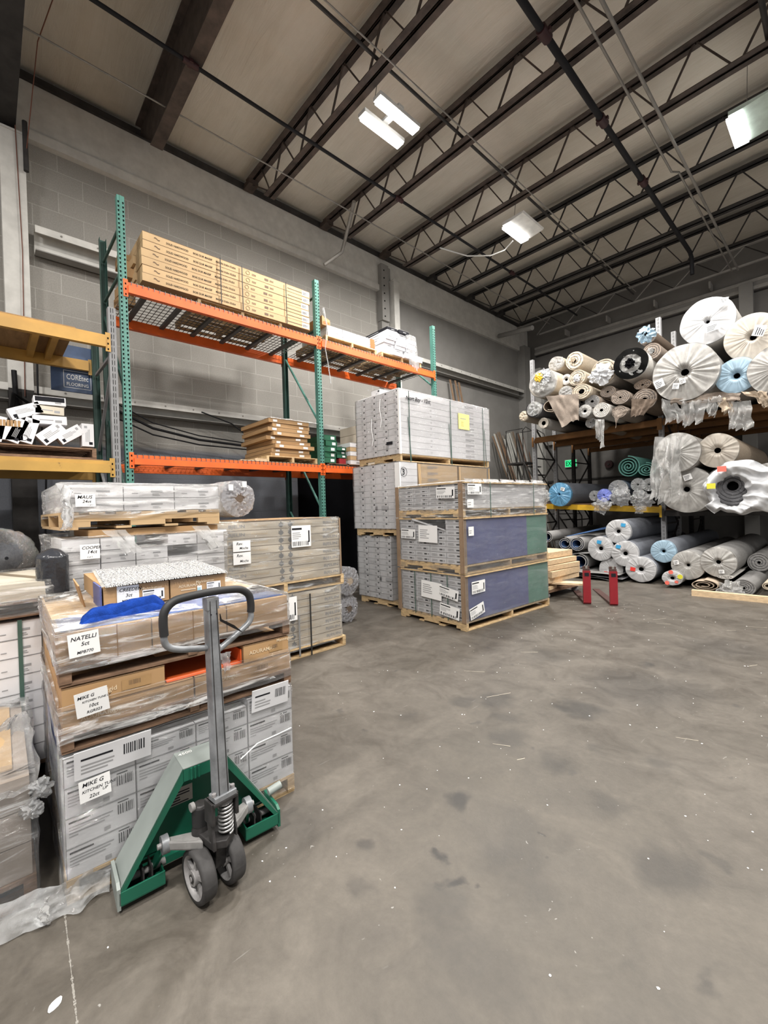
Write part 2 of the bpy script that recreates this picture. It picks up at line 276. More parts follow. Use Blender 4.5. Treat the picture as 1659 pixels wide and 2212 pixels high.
# ---------------------------------------------------------------- mesh builder
_tc = {}
def text_geo(s, shear=0.0):
    k = (s, shear)
    if k in _tc: return _tc[k]
    cu = bpy.data.curves.new('t', 'FONT'); cu.body = s; cu.size = 1.0; cu.align_x = 'LEFT'; cu.shear = shear; cu.resolution_u = 2; cu.offset = 0.012
    o = bpy.data.objects.new('t', cu); COL.objects.link(o)
    dg = bpy.context.evaluated_depsgraph_get(); me = bpy.data.meshes.new_from_object(o.evaluated_get(dg))
    vs = [v.co.copy() for v in me.vertices]; fs = [tuple(p.vertices) for p in me.polygons]
    bpy.data.objects.remove(o); bpy.data.curves.remove(cu); bpy.data.meshes.remove(me)
    w_ = max((v.x for v in vs), default=1)
    _tc[k] = (vs, fs, w_); return _tc[k]
class MB:
    def __init__(s): s.v = []; s.f = []; s.m = []; s.mats = []; s.sm = []
    def mi(s, m):
        if m not in s.mats: s.mats.append(m)
        return s.mats.index(m)
    def add(s, vs, fs, m, smooth=False):
        b = len(s.v); s.v.extend([tuple(p) for p in vs]); i = s.mi(m)
        for f in fs: s.f.append(tuple(b+k for k in f)); s.m.append(i); s.sm.append(smooth)
        return s
    def box(s, x0, y0, z0, x1, y1, z1, m, T=None):
        vs = [Vector((x, y, z)) for x in (x0, x1) for y in (y0, y1) for z in (z0, z1)]
        if T: vs = [T @ p for p in vs]
        return s.add(vs, [(0, 1, 3, 2), (4, 6, 7, 5), (0, 4, 5, 1), (2, 3, 7, 6), (0, 2, 6, 4), (1, 5, 7, 3)], m)
    def bar(s, p, q, w, h, m, up=(0, 0, 1)):
        """rectangular bar from p to q, width w across, height h along up"""
        p, q = Vector(p), Vector(q); d = (q-p).normalized(); u = Vector(up)
        a = d.cross(u)
        if a.length < 1e-4: a = d.cross(Vector((1, 0, 0)))
        a.normalize(); c = a.cross(d).normalized()
        vs = [e + a*sx*w/2 + c*sz*h/2 for e in (p, q) for sx in (-1, 1) for sz in (-1, 1)]
        return s.add(vs, [(0, 1, 3, 2), (4, 6, 7, 5), (0, 4, 5, 1), (2, 3, 7, 6), (0, 2, 6, 4), (1, 5, 7, 3)], m)
    def tube(s, pts, r, m, n=8, caps=True, smooth=True):
        pts = [Vector(p) for p in pts]; rings = []; a = None
        rr = r if isinstance(r, (list, tuple)) else [r]*len(pts)
        for i, p in enumerate(pts):
            d = (pts[min(i+1, len(pts)-1)] - pts[max(i-1, 0)]).normalized()
            if a is None:
                a = d.orthogonal().normalized()
            else:
                a = (a - d*a.dot(d)); a.normalize()
            c = d.cross(a)
            rings.append([p + (a*math.cos(2*math.pi*k/n) + c*math.sin(2*math.pi*k/n))*rr[i] for k in range(n)])
        vs = [q for g in rings for q in g]; fs = []
        for i in range(len(pts)-1):
            for k in range(n):
                fs.append((i*n+k, i*n+(k+1) % n, (i+1)*n+(k+1) % n, (i+1)*n+k))
        s.add(vs, fs, m, smooth)
        if caps: s.add(rings[0], [tuple(range(n))[::-1]], m); s.add(rings[-1], [tuple(range(n))], m)
        return s
    def cyl(s, p, q, r, m, n=16, r2=None): return s.tube([p, q], [r, r if r2 is None else r2], m, n)
    def prism(s, poly, d, m):
        """closed planar polygon (3-D points) extruded by vector d"""
        n = len(poly); P = [Vector(p) for p in poly]; d = Vector(d)
        fs = [tuple(range(n))[::-1], tuple(range(n, 2*n))] + [(i, (i+1) % n, n+(i+1) % n, n+i) for i in range(n)]
        return s.add(P+[p+d for p in P], fs, m)
    def grid(s, fn, nu, nv, m, smooth=True, closeu=False, mf=None):
        vs = [fn(i/nu, j/nv) for j in range(nv+1) for i in range(nu+1)]
        W_ = nu+1; fs = []; ms = []
        for j in range(nv):
            for i in range(nu):
                fs.append((j*W_+i, j*W_+i+1, (j+1)*W_+i+1, (j+1)*W_+i)); ms.append(mf(i, j) if mf else m)
        if not mf: return s.add(vs, fs, m, smooth)
        b = len(s.v); s.v.extend([tuple(p) for p in vs])
        for f, mm in zip(fs, ms): s.f.append(tuple(b+k for k in f)); s.m.append(s.mi(mm)); s.sm.append(smooth)
        return s
    def rect(s, o, ax, ay, m): # flat print / label quad
        o, ax, ay = Vector(o), Vector(ax), Vector(ay)
        return s.add([o, o+ax, o+ax+ay, o+ay], [(0, 1, 2, 3)], m)
    def text(s, t, o, ax, ay, size, m, width=None, shear=0.0):
        """lettering lying in the plane of unit vectors ax (reading direction) and ay (up)"""
        vs, fs, w_ = text_geo(t, shear); o, ax, ay = Vector(o), Vector(ax).normalized(), Vector(ay).normalized()
        sx = size if width is None else width/w_
        return s.add([o+ax*v.x*sx+ay*v.y*size for v in vs], fs, m)
    def build(s, name, parent=None, loc=None, rot=None, bevel=0.0, fixn=False):
        me = bpy.data.meshes.new(name); me.from_pydata(s.v, [], s.f); me.polygons.foreach_set('material_index', s.m); me.polygons.foreach_set('use_smooth', s.sm)
        for m in s.mats: me.materials.append(m)
        me.update()
        if fixn:
            bm = bmesh.new(); bm.from_mesh(me); bmesh.ops.recalc_face_normals(bm, faces=bm.faces); bm.to_mesh(me); bm.free()
        o = bpy.data.objects.new(name, me); COL.objects.link(o)
        if parent: o.parent = parent
        if loc: o.location = loc
        if rot: o.rotation_euler = rot
        if bevel:
            bv = o.modifiers.new('bevel', 'BEVEL'); bv.width = bevel; bv.segments = 2; bv.limit_method = 'ANGLE'
        return o
def tag(o, label, cat, group=None, kind=None):
    o['label'] = label; o['category'] = cat
    if group: o['group'] = group
    if kind: o['kind'] = kind
    return o
def thing(name, label, cat, loc=(0, 0, 0), rz=0, group=None):
    o = bpy.data.objects.new(name, None); COL.objects.link(o); o.location = loc; o.rotation_euler = (0, 0, rz); o.empty_display_size = 0.1
    return tag(o, label, cat, group)
def struct(o, label=None):
    o['kind'] = 'structure'
    if label: o['label'] = label
    return o
def dup(o, parent=None):
    c = o.copy(); COL.objects.link(c)
    if parent: c.parent = parent
    for ch in list(o.children): dup(ch, c)
    return c
def nv(p, s=1.0, o=0.0): return noise.noise(Vector(p)*s + Vector((o, o*1.7, -o)))
ORD = ['first', 'second', 'third', 'fourth', 'fifth', 'sixth', 'seventh', 'eighth', 'ninth', 'tenth', 'eleventh', 'twelfth']
# ================================================================ the building
WX, BY, CZ = -8.0, 14.7, 8.02
struct(MB().box(-8.3, -4, -0.15, 9, 15, 0, M_floor).build('floor'))
struct(MB().box(-8.3, -4, CZ, 9, 15, CZ+0.15, M_ceil).build('ceiling'))
struct(MB().box(-8.3, -4, 0, WX, 15, CZ, M_block).build('wall_left'))
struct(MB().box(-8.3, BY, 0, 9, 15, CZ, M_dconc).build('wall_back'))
# concrete parapet band over the block, left wall
b = MB(); b.box(WX, -4, 7.06, WX+0.07, BY, 7.84, M_white); b.box(WX, -4, 6.96, WX+0.11, BY, 7.10, M_white)
struct(b.build('trim_1'))
b = MB(); b.box(WX, -4, 7.80, WX+0.12, BY, 7.90, M_joistd); b.box(WX, -4, 7.70, WX+0.035, BY, 7.84, M_joistd); struct(b.build('trim_2'))
# smooth grey panel wall beyond the pilaster
struct(MB().box(WX, 7.9, 0, WX+0.02, BY, 7.0, M_conc).build('trim_3'))
def girt(name, y0, y1, z0, z1, x=WX+0.05, d=0.22):
    b = MB(); b.box(x, y0, z1-0.015, x+d, y1, z1, M_white); b.box(x+d-0.015, y0, z1-0.10, x+d, y1, z1-0.015, M_white)
    b.box(x, y0, z0, x+0.015, y1, z1-0.015, M_white); b.box(x, y0, z0, x+d*0.9, y1, z0+0.015, M_conc)
    k = y0+0.3
    while k < y1: b.cyl((x+d, k, z1-0.05), (x+d+0.006, k, z1-0.05), 0.014, M_cond, 8); k += 0.45
    return struct(b.build(name))
girt('trim_4', 0.62, 2.9, 5.32, 5.66)
girt('trim_5', 7.85, 14.0, 5.28, 5.52)
girt('trim_6', -3, 7.4, 3.16, 3.38)
# columns
def column(name, x0, y0, x1, y1, z0, z1, m=M_white, cap=True):
    b = MB(); b.box(x0, y0, z0, x1, y1, z1, m)
    if cap: b.box(x0-0.01, y0-0.015, z1-0.03, x1+0.015, y1+0.015, z1, m)
    return struct(b.build(name))
column('trim_7', WX, 0.27, -7.68, 0.54, 3.3, 6.85)
column('trim_18', WX, 0.27, -7.68, 0.54, 0, 3.3, M_joistd, False)
column('trim_8', WX, 7.38, -7.86, 7.72, 0, 7.60, M_conc, False)
column('trim_9', WX, 7.66, -7.68, 7.84, 0, 7.25)
b = MB(); b.box(WX, 7.36, 6.2, -7.80, 7.60, 7.6, M_conc)
for k in range(7): b.cyl((-7.80, 7.44, 6.3+k*0.19), (-7.79, 7.44, 6.3+k*0.19), 0.018, M_hole, 8)
struct(b.build('trim_10'))
column('trim_11', WX, 14.05, -7.70, 14.45, 0, 7.1, M_conc, False)
column('trim_12', WX, 14.45, -7.35, BY, 0, 6.3, M_white, False)
# dark wheel-height opening low in the left wall
b = MB(); b.box(WX-0.01, 4.9, 0, WX+0.012, 7.3, 2.45, M_dark); struct(b.build('door_1'))
# back wall beams and lattice
b = MB(); b.box(-7.60, BY-0.12, 7.01, 9, BY, 7.09, M_truss); b.box(-7.60, BY-0.10, 6.90, 9, BY, 7.01, M_conc); b.box(-7.60, BY-0.14, 6.81, 9, BY, 6.90, M_truss); b.box(-7.60, BY-0.05, 6.77, 9, BY, 6.805, M_joistd)
struct(b.build('trim_13'))
b = MB(); b.box(-7.3, BY-0.28, 4.62, 9, BY, 4.74, M_conc); b.box(-7.3, BY-0.04, 2.25, 9, BY, 2.31, M_joistd); b.box(-7.3, BY-0.2, 3.55, 9, BY, 3.75, M_conc); struct(b.build('trim_14'))
for i, x in enumerate((-1.9, 2.0)):
    column('trim_%d' % (15+i), x, BY-0.22, x+0.28, BY, 0, 7.0, M_conc, False)
# joint running through the floor slab at the lower left
pa, pb = at(140, 1975, z=0), at(172, 2260, z=0); b = MB(); random.seed(2)
for k in range(60):
    f0, f1 = k/60, (k+1)/60; q0, q1 = pa*(1-f0)+pb*f0, pa*(1-f1)+pb*f1; w0 = 0.0008+0.0032*random.random()**2; j = 0.004*nv((k*0.35, 0, 0), 1.0)
    b.prism([(q0.x+j, q0.y-w0, 0.0002), (q1.x+j, q1.y-w0, 0.0002), (q1.x+j, q1.y+w0, 0.0002), (q0.x+j, q0.y+w0, 0.0002)], (0, 0, 0.0008), plain('pale_floor_joint', (0.26, 0.245, 0.22), 0.9))
struct(b.build('trim_17'))
# ---- roof joists
def joist(y, x0=-7.75, x1=9.0, zt=7.93, zb=7.21, m=M_joist, first=-6.95, step=0.86):
    root = thing('roof_joist', '', 'roof joist', (0, y, 0), 0, 'open-web steel joists under the roof')
    b = MB()
    for s in (-1, 1): b.box(x0, s*0.012, zt-0.07, x1, s*0.105, zt-0.058, m); b.box(x0, s*0.012, zt-0.07, x1, s*0.022, zt, m)
    b.build('top_chord', root)
    b = MB()
    for s in (-1, 1): b.box(first-0.12, s*0.012, zb, x1, s*0.105, zb+0.012, m); b.box(first-0.12, s*0.012, zb, x1, s*0.022, zb+0.07, m)
    b.build('bottom_chord', root)
    b = MB(); b.box(x0-0.15, -0.09, zt-0.16, x0+0.12, 0.09, zt-0.07, m); b.build('bearing_seat', root)
    x = first
    b0 = MB(); b0.bar((x0, 0, zt-0.09), (x, 0, zb+0.03), 0.022, 0.022, m); b0.build('web_bar', root)
    while x < 8.6:
        p = MB(); p.bar((x-0.03, 0, zb+0.02), (x-0.43+0.0, 0, zt-0.06), 0.02, 0.02, m) if x > first else p.bar((x-0.03, 0, zb+0.02), (x-0.36, 0, zt-0.06), 0.02, 0.02, m)
        p.bar((x+0.03, 0, zb+0.02), (x+0.40, 0, zt-0.06), 0.024, 0.024, m)
        p.build('web_bar', root)
        x += step
    return root
JL = ['nearest full open-web joist overhead, just beyond the wide dark girder', 'open-web joist passing just behind the double-tube light', 'open-web joist just in front of the light with the white cord',
      'open-web joist just behind the light with the white cord', 'second open-web joist from the back wall', 'last open-web joist before the back wall']
JY = (3.93, 5.70, 7.46, 9.22, 10.97, 12.65)
for y, l in zip(JY, JL):
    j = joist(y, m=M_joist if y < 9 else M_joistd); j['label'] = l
# wide girder pair and the corner beam
g = thing('roof_girder', 'wide dark brown steel girder crossing the upper left of the roof', 'roof beam', (0, 2.06, 0))
b = MB(); b.prism([(-7.85, -0.008, 7.93), (-7.85, -0.008, 7.76), (-7.05, -0.008, 7.13), (9, -0.008, 7.13), (9, -0.008, 7.93)], (0, 0.016, 0), M_joist); b.build('web_plate', g)
b = MB(); b.box(-7.08, -0.085, 7.10, 9, 0.085, 7.13, M_joist); b.box(-7.08, 0.078, 7.13, 9, 0.085, 7.16, M_joist); b.build('bottom_flange', g)
b = MB(); b.box(-7.85, -0.085, 7.91, 9, 0.085, 7.94, M_joist); b.build('top_flange', g)
b = MB(); b.prism([(-7.86, -0.085, 7.76), (-7.86, 0.085, 7.76), (-7.06, 0.085, 7.12), (-7.06, -0.085, 7.12)], (0.01, 0, 0.012), M_joistd); b.build('end_plate', g)
g = thing('roof_beam', 'dark steel beam over the white column at the upper left edge', 'roof beam', (0, 0.30, 0))
MB().box(-7.85, -0.012, 6.98, 9, 0.012, 7.93, M_joistd).build('web_plate', g)
MB().box(-7.85, -0.15, 6.94, 9, 0.15, 6.98, M_joistd).build('bottom_flange', g)
b = MB(); b.cyl((-7.62, 0.24, 6.98), (-7.62, 0.24, 6.3), 0.03, M_joistd); b.build('downpipe', g)
# ridge ledger along the back wall, lattice girt
g = thing('lattice_girder', 'grey lattice girder running along the top of the back wall', 'girder', (0, 14.0, 0))
MB().box(-7.1, -0.03, 7.25, 9, 0.03, 7.29, M_truss).build('bottom_chord', g)
MB().box(-7.9, -0.04, 7.72, 9, 0.04, 7.77, M_truss).build('top_chord', g)
b = MB(); x = -7.2
while x < 8.6:
    b.bar((x, 0, 7.28), (x+0.5, 0, 7.73), 0.02, 0.02, M_truss); b.bar((x+0.5, 0, 7.73), (x+1.0, 0, 7.28), 0.02, 0.02, M_joistd); x += 1.0
b.build('lacing', g)
for k in range(9): MB().box(-6.4+k*1.3, 0.35, 7.12, -6.36+k*1.3, 0.66, 7.30, M_truss).build('bracket', g)
# pipes and conduits under the roof
def pipe(name, pts, r, m, label, cat='pipe', n=10, grp=None): return tag(MB().tube(pts, r, m, n).build(name), label, cat, grp)
def couplings(pi, xs, m, z, r):
    for y in xs:
        c = MB(); c.cyl((0, y-0.09, 0), (0, y+0.09, 0), r*1.45, m, 12); c.cyl((0, y, 0), (0, y, 0.0+r*2.6), r*0.5, m, 8); c.box(-r*2, y-0.02, -0.02, r*2, y+0.02, 0.02, m)
        o = c.build('coupling', pi); o.location = (0, 0, 0)
p1 = thing('sprinkler_main', 'black sprinkler pipe with dark red couplings crossing the joists, right of centre', 'pipe', (-2.37, 0, 7.05))
MB().tube([(0, 0.4, 0), (0, 11.75, 0), (0, 11.9, -0.08), (0, 11.92, -0.45)], 0.042, M_blackpipe, 12).build('pipe_run', p1)
couplings(p1, (5.0, 6.75, 8.55), M_redpipe, 0, 0.042)
p2 = thing('sprinkler_branch', 'thin black sprinkler pipe crossing the girder near the left wall', 'pipe', (-5.42, 0, 7.05))
MB().tube([(0, 0.4, 0), (0, 13, 0)], 0.024, M_blackpipe, 10).build('pipe_run', p2)
couplings(p2, (2.0, 5.6, 9.4), M_redpipe, 0, 0.026)
pipe('conduit', [(-6.35, 0.4, 7.16), (-6.35, 13.2, 7.16)], 0.011, M_cond, 'thin grey conduit closest to the left wall, under the joists', 'conduit')
pipe('conduit', [(-1.78, 0.4, 7.04), (-1.78, 13.6, 7.04)], 0.022, M_cond, 'thicker grey conduit just right of the black sprinkler pipe', 'conduit')
pipe('conduit', [(-1.98, 0.4, 7.06), (-1.98, 8.7, 7.06), (-1.9, 8.8, 7.06), (-1.9, 13.6, 7.06)], 0.016, M_cond, 'thin grey conduit with an offset beside the black sprinkler pipe', 'conduit')
pipe('bridging_bar', [(-0.62, 0.4, 7.30), (-0.62, 14, 7.30)], 0.03, M_joistd, 'steel bridging bar crossing the joists near the right edge', 'bar')
pipe('bridging_bar', [(-4.05, 0.4, 7.30), (-4.05, 13.5, 7.30)], 0.022, M_joistd, 'steel bridging bar that carries the two left lights', 'bar')
pipe('conduit', [(-3.84, 0.4, 7.12), (-3.84, 13.0, 7.12)], 0.010, M_cond, 'thin conduit running over the two left lights', 'conduit')
pipe('hanging_wire', [(-5.1, 0.9, 7.6), (-6.6, 0.62, 7.3), (-7.6, 0.55, 6.6)], 0.006, plain('rust_brown_cable', (0.16, 0.06, 0.04)), 'rust brown cable slanting down to the white corner column', 'cable')
pipe('hanging_wire', [(-7.66, 0.44, 6.9), (-7.66, 0.47, 5.2), (-7.66, 0.44, 3.2)], 0.006, plain('rust_brown_cable', (0.16, 0.06, 0.04)), 'rust brown cable running down the face of the white column', 'cable')
pts = [at(765, 435, z=7.3), at(745, 520, x=-7.0), at(738, 545, x=-7.1), at(700, 572, x=-7.25)]
pipe('drain_pipe', pts, 0.035, M_cond, 'bent grey pipe stub hanging from a joist by the left wall')
pts = [at(1078, 726, x=-7.8), at(1150, 708, x=-6.4)]
pipe('drain_pipe', pts, 0.07, M_conc, 'thick pale pipe stub near the far left corner of the roof', n=16)
# ---- light fixtures
M_lamp = emit('lamp_tube', (1.0, 0.98, 0.94), 9.0)
M_lamp.node_tree.nodes['Principled BSDF'].inputs['Emission Color'].default_value = (1, 0.985, 0.95, 1)
M_refl = plain('white_reflector', (0.75, 0.75, 0.73), 0.4)
M_lens = plain('pale_green_lens', (0.55, 0.66, 0.60), 0.3)
def arealamp(loc, sx, sy, power, parent=None, spread=180):
    l = bpy.data.lights.new('lamp_light', 'AREA'); l.shape = 'RECTANGLE'; l.size = sx; l.size_y = sy; l.energy = power*LAMP_W; l.color = (1, 0.965, 0.91); l.spread = R(spread)
    o = bpy.data.objects.new('lamp_light', l); COL.objects.link(o); o.location = loc
    if parent: o.parent = parent
    return o
def fixture(x, y, z, kind, label, power=300, tilt=0.0):
    t = thing('high_bay_light', label, 'light', (x, y, z), 0, 'bright strip lights under the roof'); t.rotation_euler = (0, tilt, 0)
    if kind == 'double':
        for s in (-1, 1):
            b = MB(); b.box(s*0.16-0.075, -0.39, 0.015, s*0.16+0.075, 0.39, 0.07, M_refl); b.build('housing', t)
            b = MB(); b.box(s*0.16-0.065, -0.37, -0.02, s*0.16+0.065, 0.37, 0.012, M_lamp); b.build('lamp_tube', t)
        MB().box(-0.24, -0.05, 0.07, 0.24, 0.05, 0.11, M_refl).build('bracket', t)
        MB().tube([(0, -0.3, 0.1), (0, -0.1, 1.0)], 0.005, M_cond, 6).build('hanging_chain', t)
    else:
        b = MB(); b.prism([(-0.10, -0.40, 0.0), (-0.10, -0.40, 0.06), (0.36, -0.40, 0.06), (0.34, -0.40, 0.03), (0.07, -0.40, 0.0)], (0, 0.8, 0), M_refl if kind == 'single' else M_lens); b.build('reflector', t)
        b = MB(); b.box(-0.13, -0.36, -0.045, 0.04, 0.36, -0.003, M_lamp); b.build('lamp_tube', t)
        MB().tube([(0.1, -0.3, 0.06), (0.1, -0.1, 1.0)], 0.005, M_cond, 6).build('hanging_chain', t)
    arealamp((0, 0, -0.06), 0.35, 0.72, power, t)
    return t
ZL = 7.02
p = at(842, 268, z=ZL); fixture(p.x, p.y, ZL, 'double', 'bright double-tube light near the middle of the roof', 330)
p = at(1118, 500, z=ZL); fixture(p.x, p.y, ZL, 'single', 'bright light with white reflector and a loose white cord', 330)
p = at(1602, 275, z=ZL); fixture(p.x, p.y, ZL, 'lens', 'bright light with pale green lens at the right edge', 260)
OUT = ('nearest right', 'next to it', 'far right', 'behind the camera on the left', 'behind the camera on the right')
for (x, y), wh in zip(((1.2, 0.8), (1.2, 4.2), (3.4, 7.9), (-1.9, -2.6), (2.6, -1.6)), OUT):
    fixture(x, y, ZL, 'double', f'double strip light outside the picture, {wh}', 190 if x > 3 else (440 if y < -1 else 320))
cpt = [at(1108, 520, z=ZL), at(1090, 540, z=6.95), at(1060, 552, z=6.95), at(1010, 553, z=7.0), at(950, 535, z=7.2)]
pipe('power_cord', cpt, 0.014, M_refl, 'loose white power cord hanging from the middle light', 'cord')
# ---- wall clutter: cables, exit sign, bell
random.seed(3)
for i, (r, dz, lab) in enumerate(((0.02, 0, 'thick black cable sagging along the wall behind the orange rack'), (0.012, -0.12, 'thin black cable under the thick one behind the orange rack'), (0.010, 0.10, 'thin black cable above the thick one behind the orange rack'))):
    P_ = [at(240, 880, x=-7.3), at(330, 925, x=-7.4), at(430, 950, x=-7.5), at(520, 962, x=-7.5), at(600, 972, x=-7.5)]
    P_ = [p+Vector((0, 0, dz*(1-k*0.15))) for k, p in enumerate(P_)]
    pipe('wall_cable', P_, r, M_blackpipe, lab, 'cable')
pipe('wall_cable', [at(435, 890, x=-7.6), at(500, 915, x=-7.5), at(570, 968, x=-7.5)], 0.012, M_blackpipe, 'black cable looping down from the low white wall beam', 'cable')
pipe('wall_cable', [at(30, 800, x=-7.6), at(35, 870, x=-7.6), at(60, 905, x=-7.6), at(75, 880, x=-7.6), at(30, 850, x=-7.5), at(20, 940, x=-7.5)], 0.03, M_blackpipe, 'tangle of black cable on the wall behind the ochre rack', 'cable')
pipe('wall_cable', [at(80, 770, x=-7.6), at(82, 860, x=-7.6), at(100, 1000, x=-7.6), at(98, 1180, x=-7.6)], 0.012, M_blackpipe, 'straight dark cable down the wall behind the ochre rack', 'cable')
e = thing('exit_sign', 'small lit green EXIT sign low on the back wall', 'exit sign', at(1232, 1001, y=14.6))
MB().box(-0.19, 0, -0.13, 0.22, 0.05, 0.13, M_refl).build('housing', e)
MB().box(-0.17, -0.012, -0.11, 0.20, 0.0, 0.11, emit('exit_face', (0.02, 0.75, 0.25), 0.75)).build('face_plate', e)
b = MB(); b.text('EXIT', (-0.155, -0.0135, -0.075), (1, 0, 0), (0, 0, 1), 0.21, M_dark, width=0.33); b.build('lettering', e)
e = thing('fire_bell', 'round dark red alarm bell on the back wall', 'bell', at(1315, 1003, y=14.6))
MB().cyl((0, 0.05, 0), (0, -0.02, 0), 0.13, M_redpipe, 24, 0.12).build('gong', e)
MB().cyl((0, -0.02, 0), (0, -0.05, 0), 0.03, M_joistd, 12).build('boss', e)
# low wall things behind the left pallets
tag(MB().box(-8.0, 0.9, 1.0, -7.80, 1.25, 1.4, M_cond).build('junction_box'), 'pale electrical box low on the dark left wall', 'electrical box')
# ================================================================ racks
def upright_mb(h, m, w=0.078, d=0.075, holes='tear', facing=1, pitch=0.0508, yo=0.0):
    """channel post: face towards +x (aisle), centred on y=0"""
    b = MB(); t = 0.004
    s = facing
    b.box(-0.003, -w/2, 0, 0.003, w/2, h, m)
    b.box(-d if s > 0 else 0, -w/2, 0, 0 if s > 0 else d, -w/2+t, h, m); b.box(-d if s > 0 else 0, w/2-t, 0, 0 if s > 0 else d, w/2, h, m)
    b.box(0.003*s-0.0025, -0.008, 0, 0.003*s+0.0025, 0.008, h, m)
    z = 0.06; X = 0.0038*s
    while z < h-0.03:
        if holes == 'tear':
            for y in (-0.024, 0.024):
                pts = [(X*1.25, y+0.0098*math.cos(a), z+0.012*math.sin(a)) for a in [R(x) for x in (20, 55, 90, 125, 160)]]
                pts += [(X*1.25, y-0.003, z-0.016), (X*1.25, y+0.003, z-0.016)]
                b.add(pts, [tuple(range(len(pts)))], M_hole)
        else:
            b.add([(X, -0.014, z-0.026), (X, 0.014, z-0.026), (X, 0.014, z+0.026), (X, -0.014, z+0.026)], [(0, 1, 2, 3)], M_hole)
        z += pitch if holes == 'tear' else 0.075
    return b
def frame(y, xf, xb, h, m, mb, label, group, holes='tear', hb=None, braces=None):
    t = thing('rack_frame', label, 'rack frame', (0, y, 0), 0, group)
    o = upright_mb(h, m, holes=holes).build('upright', t); o.location = (xf, 0, 0)
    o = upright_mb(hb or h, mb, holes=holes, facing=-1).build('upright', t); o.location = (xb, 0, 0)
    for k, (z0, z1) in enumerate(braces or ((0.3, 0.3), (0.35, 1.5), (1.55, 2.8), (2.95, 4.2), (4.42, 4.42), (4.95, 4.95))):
        MB().tube([(xf-0.07, 0, z0), (xb+0.07, 0, z1)], 0.019, M_green if z0 < z1 and y > 2 else M_dgreen, 8).build('brace', t)  # braces in the light get the lighter green, shaded ones the dark
    for x in (xf, xb): MB().box(x-0.08, -0.07, 0, x+0.06, 0.07, 0.008, m).build('foot_plate', t)
    return t
def beam(y0, y1, x, zt, m, label, grp, h=0.105, side=1, z1=None, plates=True):
    """step beam along y; top at zt, aisle side +x when side=1"""
    t = thing('rack_beam', label, 'rack beam', (x, y0, zt), 0, grp)
    L = y1-y0; dz = 0 if z1 is None else z1-zt
    sec = [(-0.03, 0), (0.012, 0), (0.012, -0.04), (0.034, -0.04), (0.034, -h), (-0.03, -h)]
    b = MB(); b.prism([(sx*side, 0.045, sz) for sx, sz in sec], (0, L-0.09, dz), m); b.build('beam_body', t)
    if plates:
        for yy, zz in ((0.0, 0), (L-0.04, dz)):
            b = MB(); b.box(0.004*side, yy-0.005, zz-h-0.045, 0.012*side, yy+0.045, zz+0.03, m)
            for k in (0, 1, 2): b.add([(0.0135*side, yy+0.013, zz-h-0.03+k*0.062), (0.0135*side, yy+0.027, zz-h-0.03+k*0.062), (0.0135*side, yy+0.027, zz-h-0.008+k*0.062), (0.0135*side, yy+0.013, zz-h-0.008+k*0.062)], [(0, 1, 2, 3)], M_hole)
            b.build('end_connector', t)
    return t
def wire_deck(y0, y1, xf, xb, zt, label, grp, sx=0.10, sy=0.062):
    t = thing('wire_deck', label, 'wire deck', (0, y0, zt), 0, grp)
    L = y1-y0; w_ = 0.0032; b = MB(); y = 0.02
    while y < L-0.01:
        b.box(xb-0.02, y-w_, 0, xf+0.02, y+w_, w_*2, M_wire); b.box(xf+0.014, y-w_, -0.045, xf+0.020, y+w_, 0.0, M_wire); y += sy
    x = xb
    while x < xf+0.01: b.box(x-w_, 0.01, -w_, x+w_, L-0.01, w_, M_wire); x += sx
    b.box(xf+0.0125, 0.01, -0.047, xf+0.0185, L-0.01, -0.041, M_wire)
    b.build('wire_grid', t)
    for k in range(3):
        yy = L*(k+0.5)/3; MB().box(xb-0.01, yy-0.028, -0.042, xf-0.01, yy+0.028, -0.004, M_chan).build('support_channel', t)
    return t
XF, XB = -5.75, -6.85
Y1, Y2, Y3 = 1.26, 3.99, 6.84
HR = 5.27
G1 = 'green rack frames by the left wall'
frame(Y1, XF, XB, HR, M_green, M_dgreen, 'leftmost green perforated rack frame, beside the ochre rack', G1)
frame(Y2, XF, XB, 5.20, M_green, M_dgreen, 'middle green perforated rack frame between the two orange bays', G1)
frame(Y3, XF, XB, 5.22, M_green, M_dgreen, 'rightmost green perforated rack frame behind the tall white load', G1, braces=((0.3, 0.3), (0.35, 1.3), (2.4, 1.4), (2.45, 3.3), (4.0, 4.85)))
GB = 'orange beams of the pallet rack'
ZU, ZW = 4.27, 2.235
for (a, b_, n) in ((Y1, Y2, 'left'), (Y2, Y3, 'right')):
    beam(a, b_, XF, ZU, M_orange, f'upper front orange beam of the {n} bay', GB, 0.13)
    beam(a, b_, XB, ZU, M_orange, f'upper rear orange beam of the {n} bay', GB, 0.13, -1)
    beam(a, b_, XF, ZW, M_orange, f'lower front orange beam of the {n} bay', GB, 0.115)
    beam(a, b_, XB, ZW, M_orange, f'lower rear orange beam of the {n} bay', GB, 0.115, -1)
    m_ = (a+b_)/2
    for q, (u0, u1) in enumerate(((a+0.06, m_-0.01), (m_+0.01, b_-0.06))):
        for z, lv in ((ZU, 'upper'), (ZW, 'lower')):
            wire_deck(u0, u1, XF, XB, z+0.006, f'{("left", "right")[q]} wire mesh deck on the {lv} level of the {n} orange bay', 'wire decks on the orange beams')
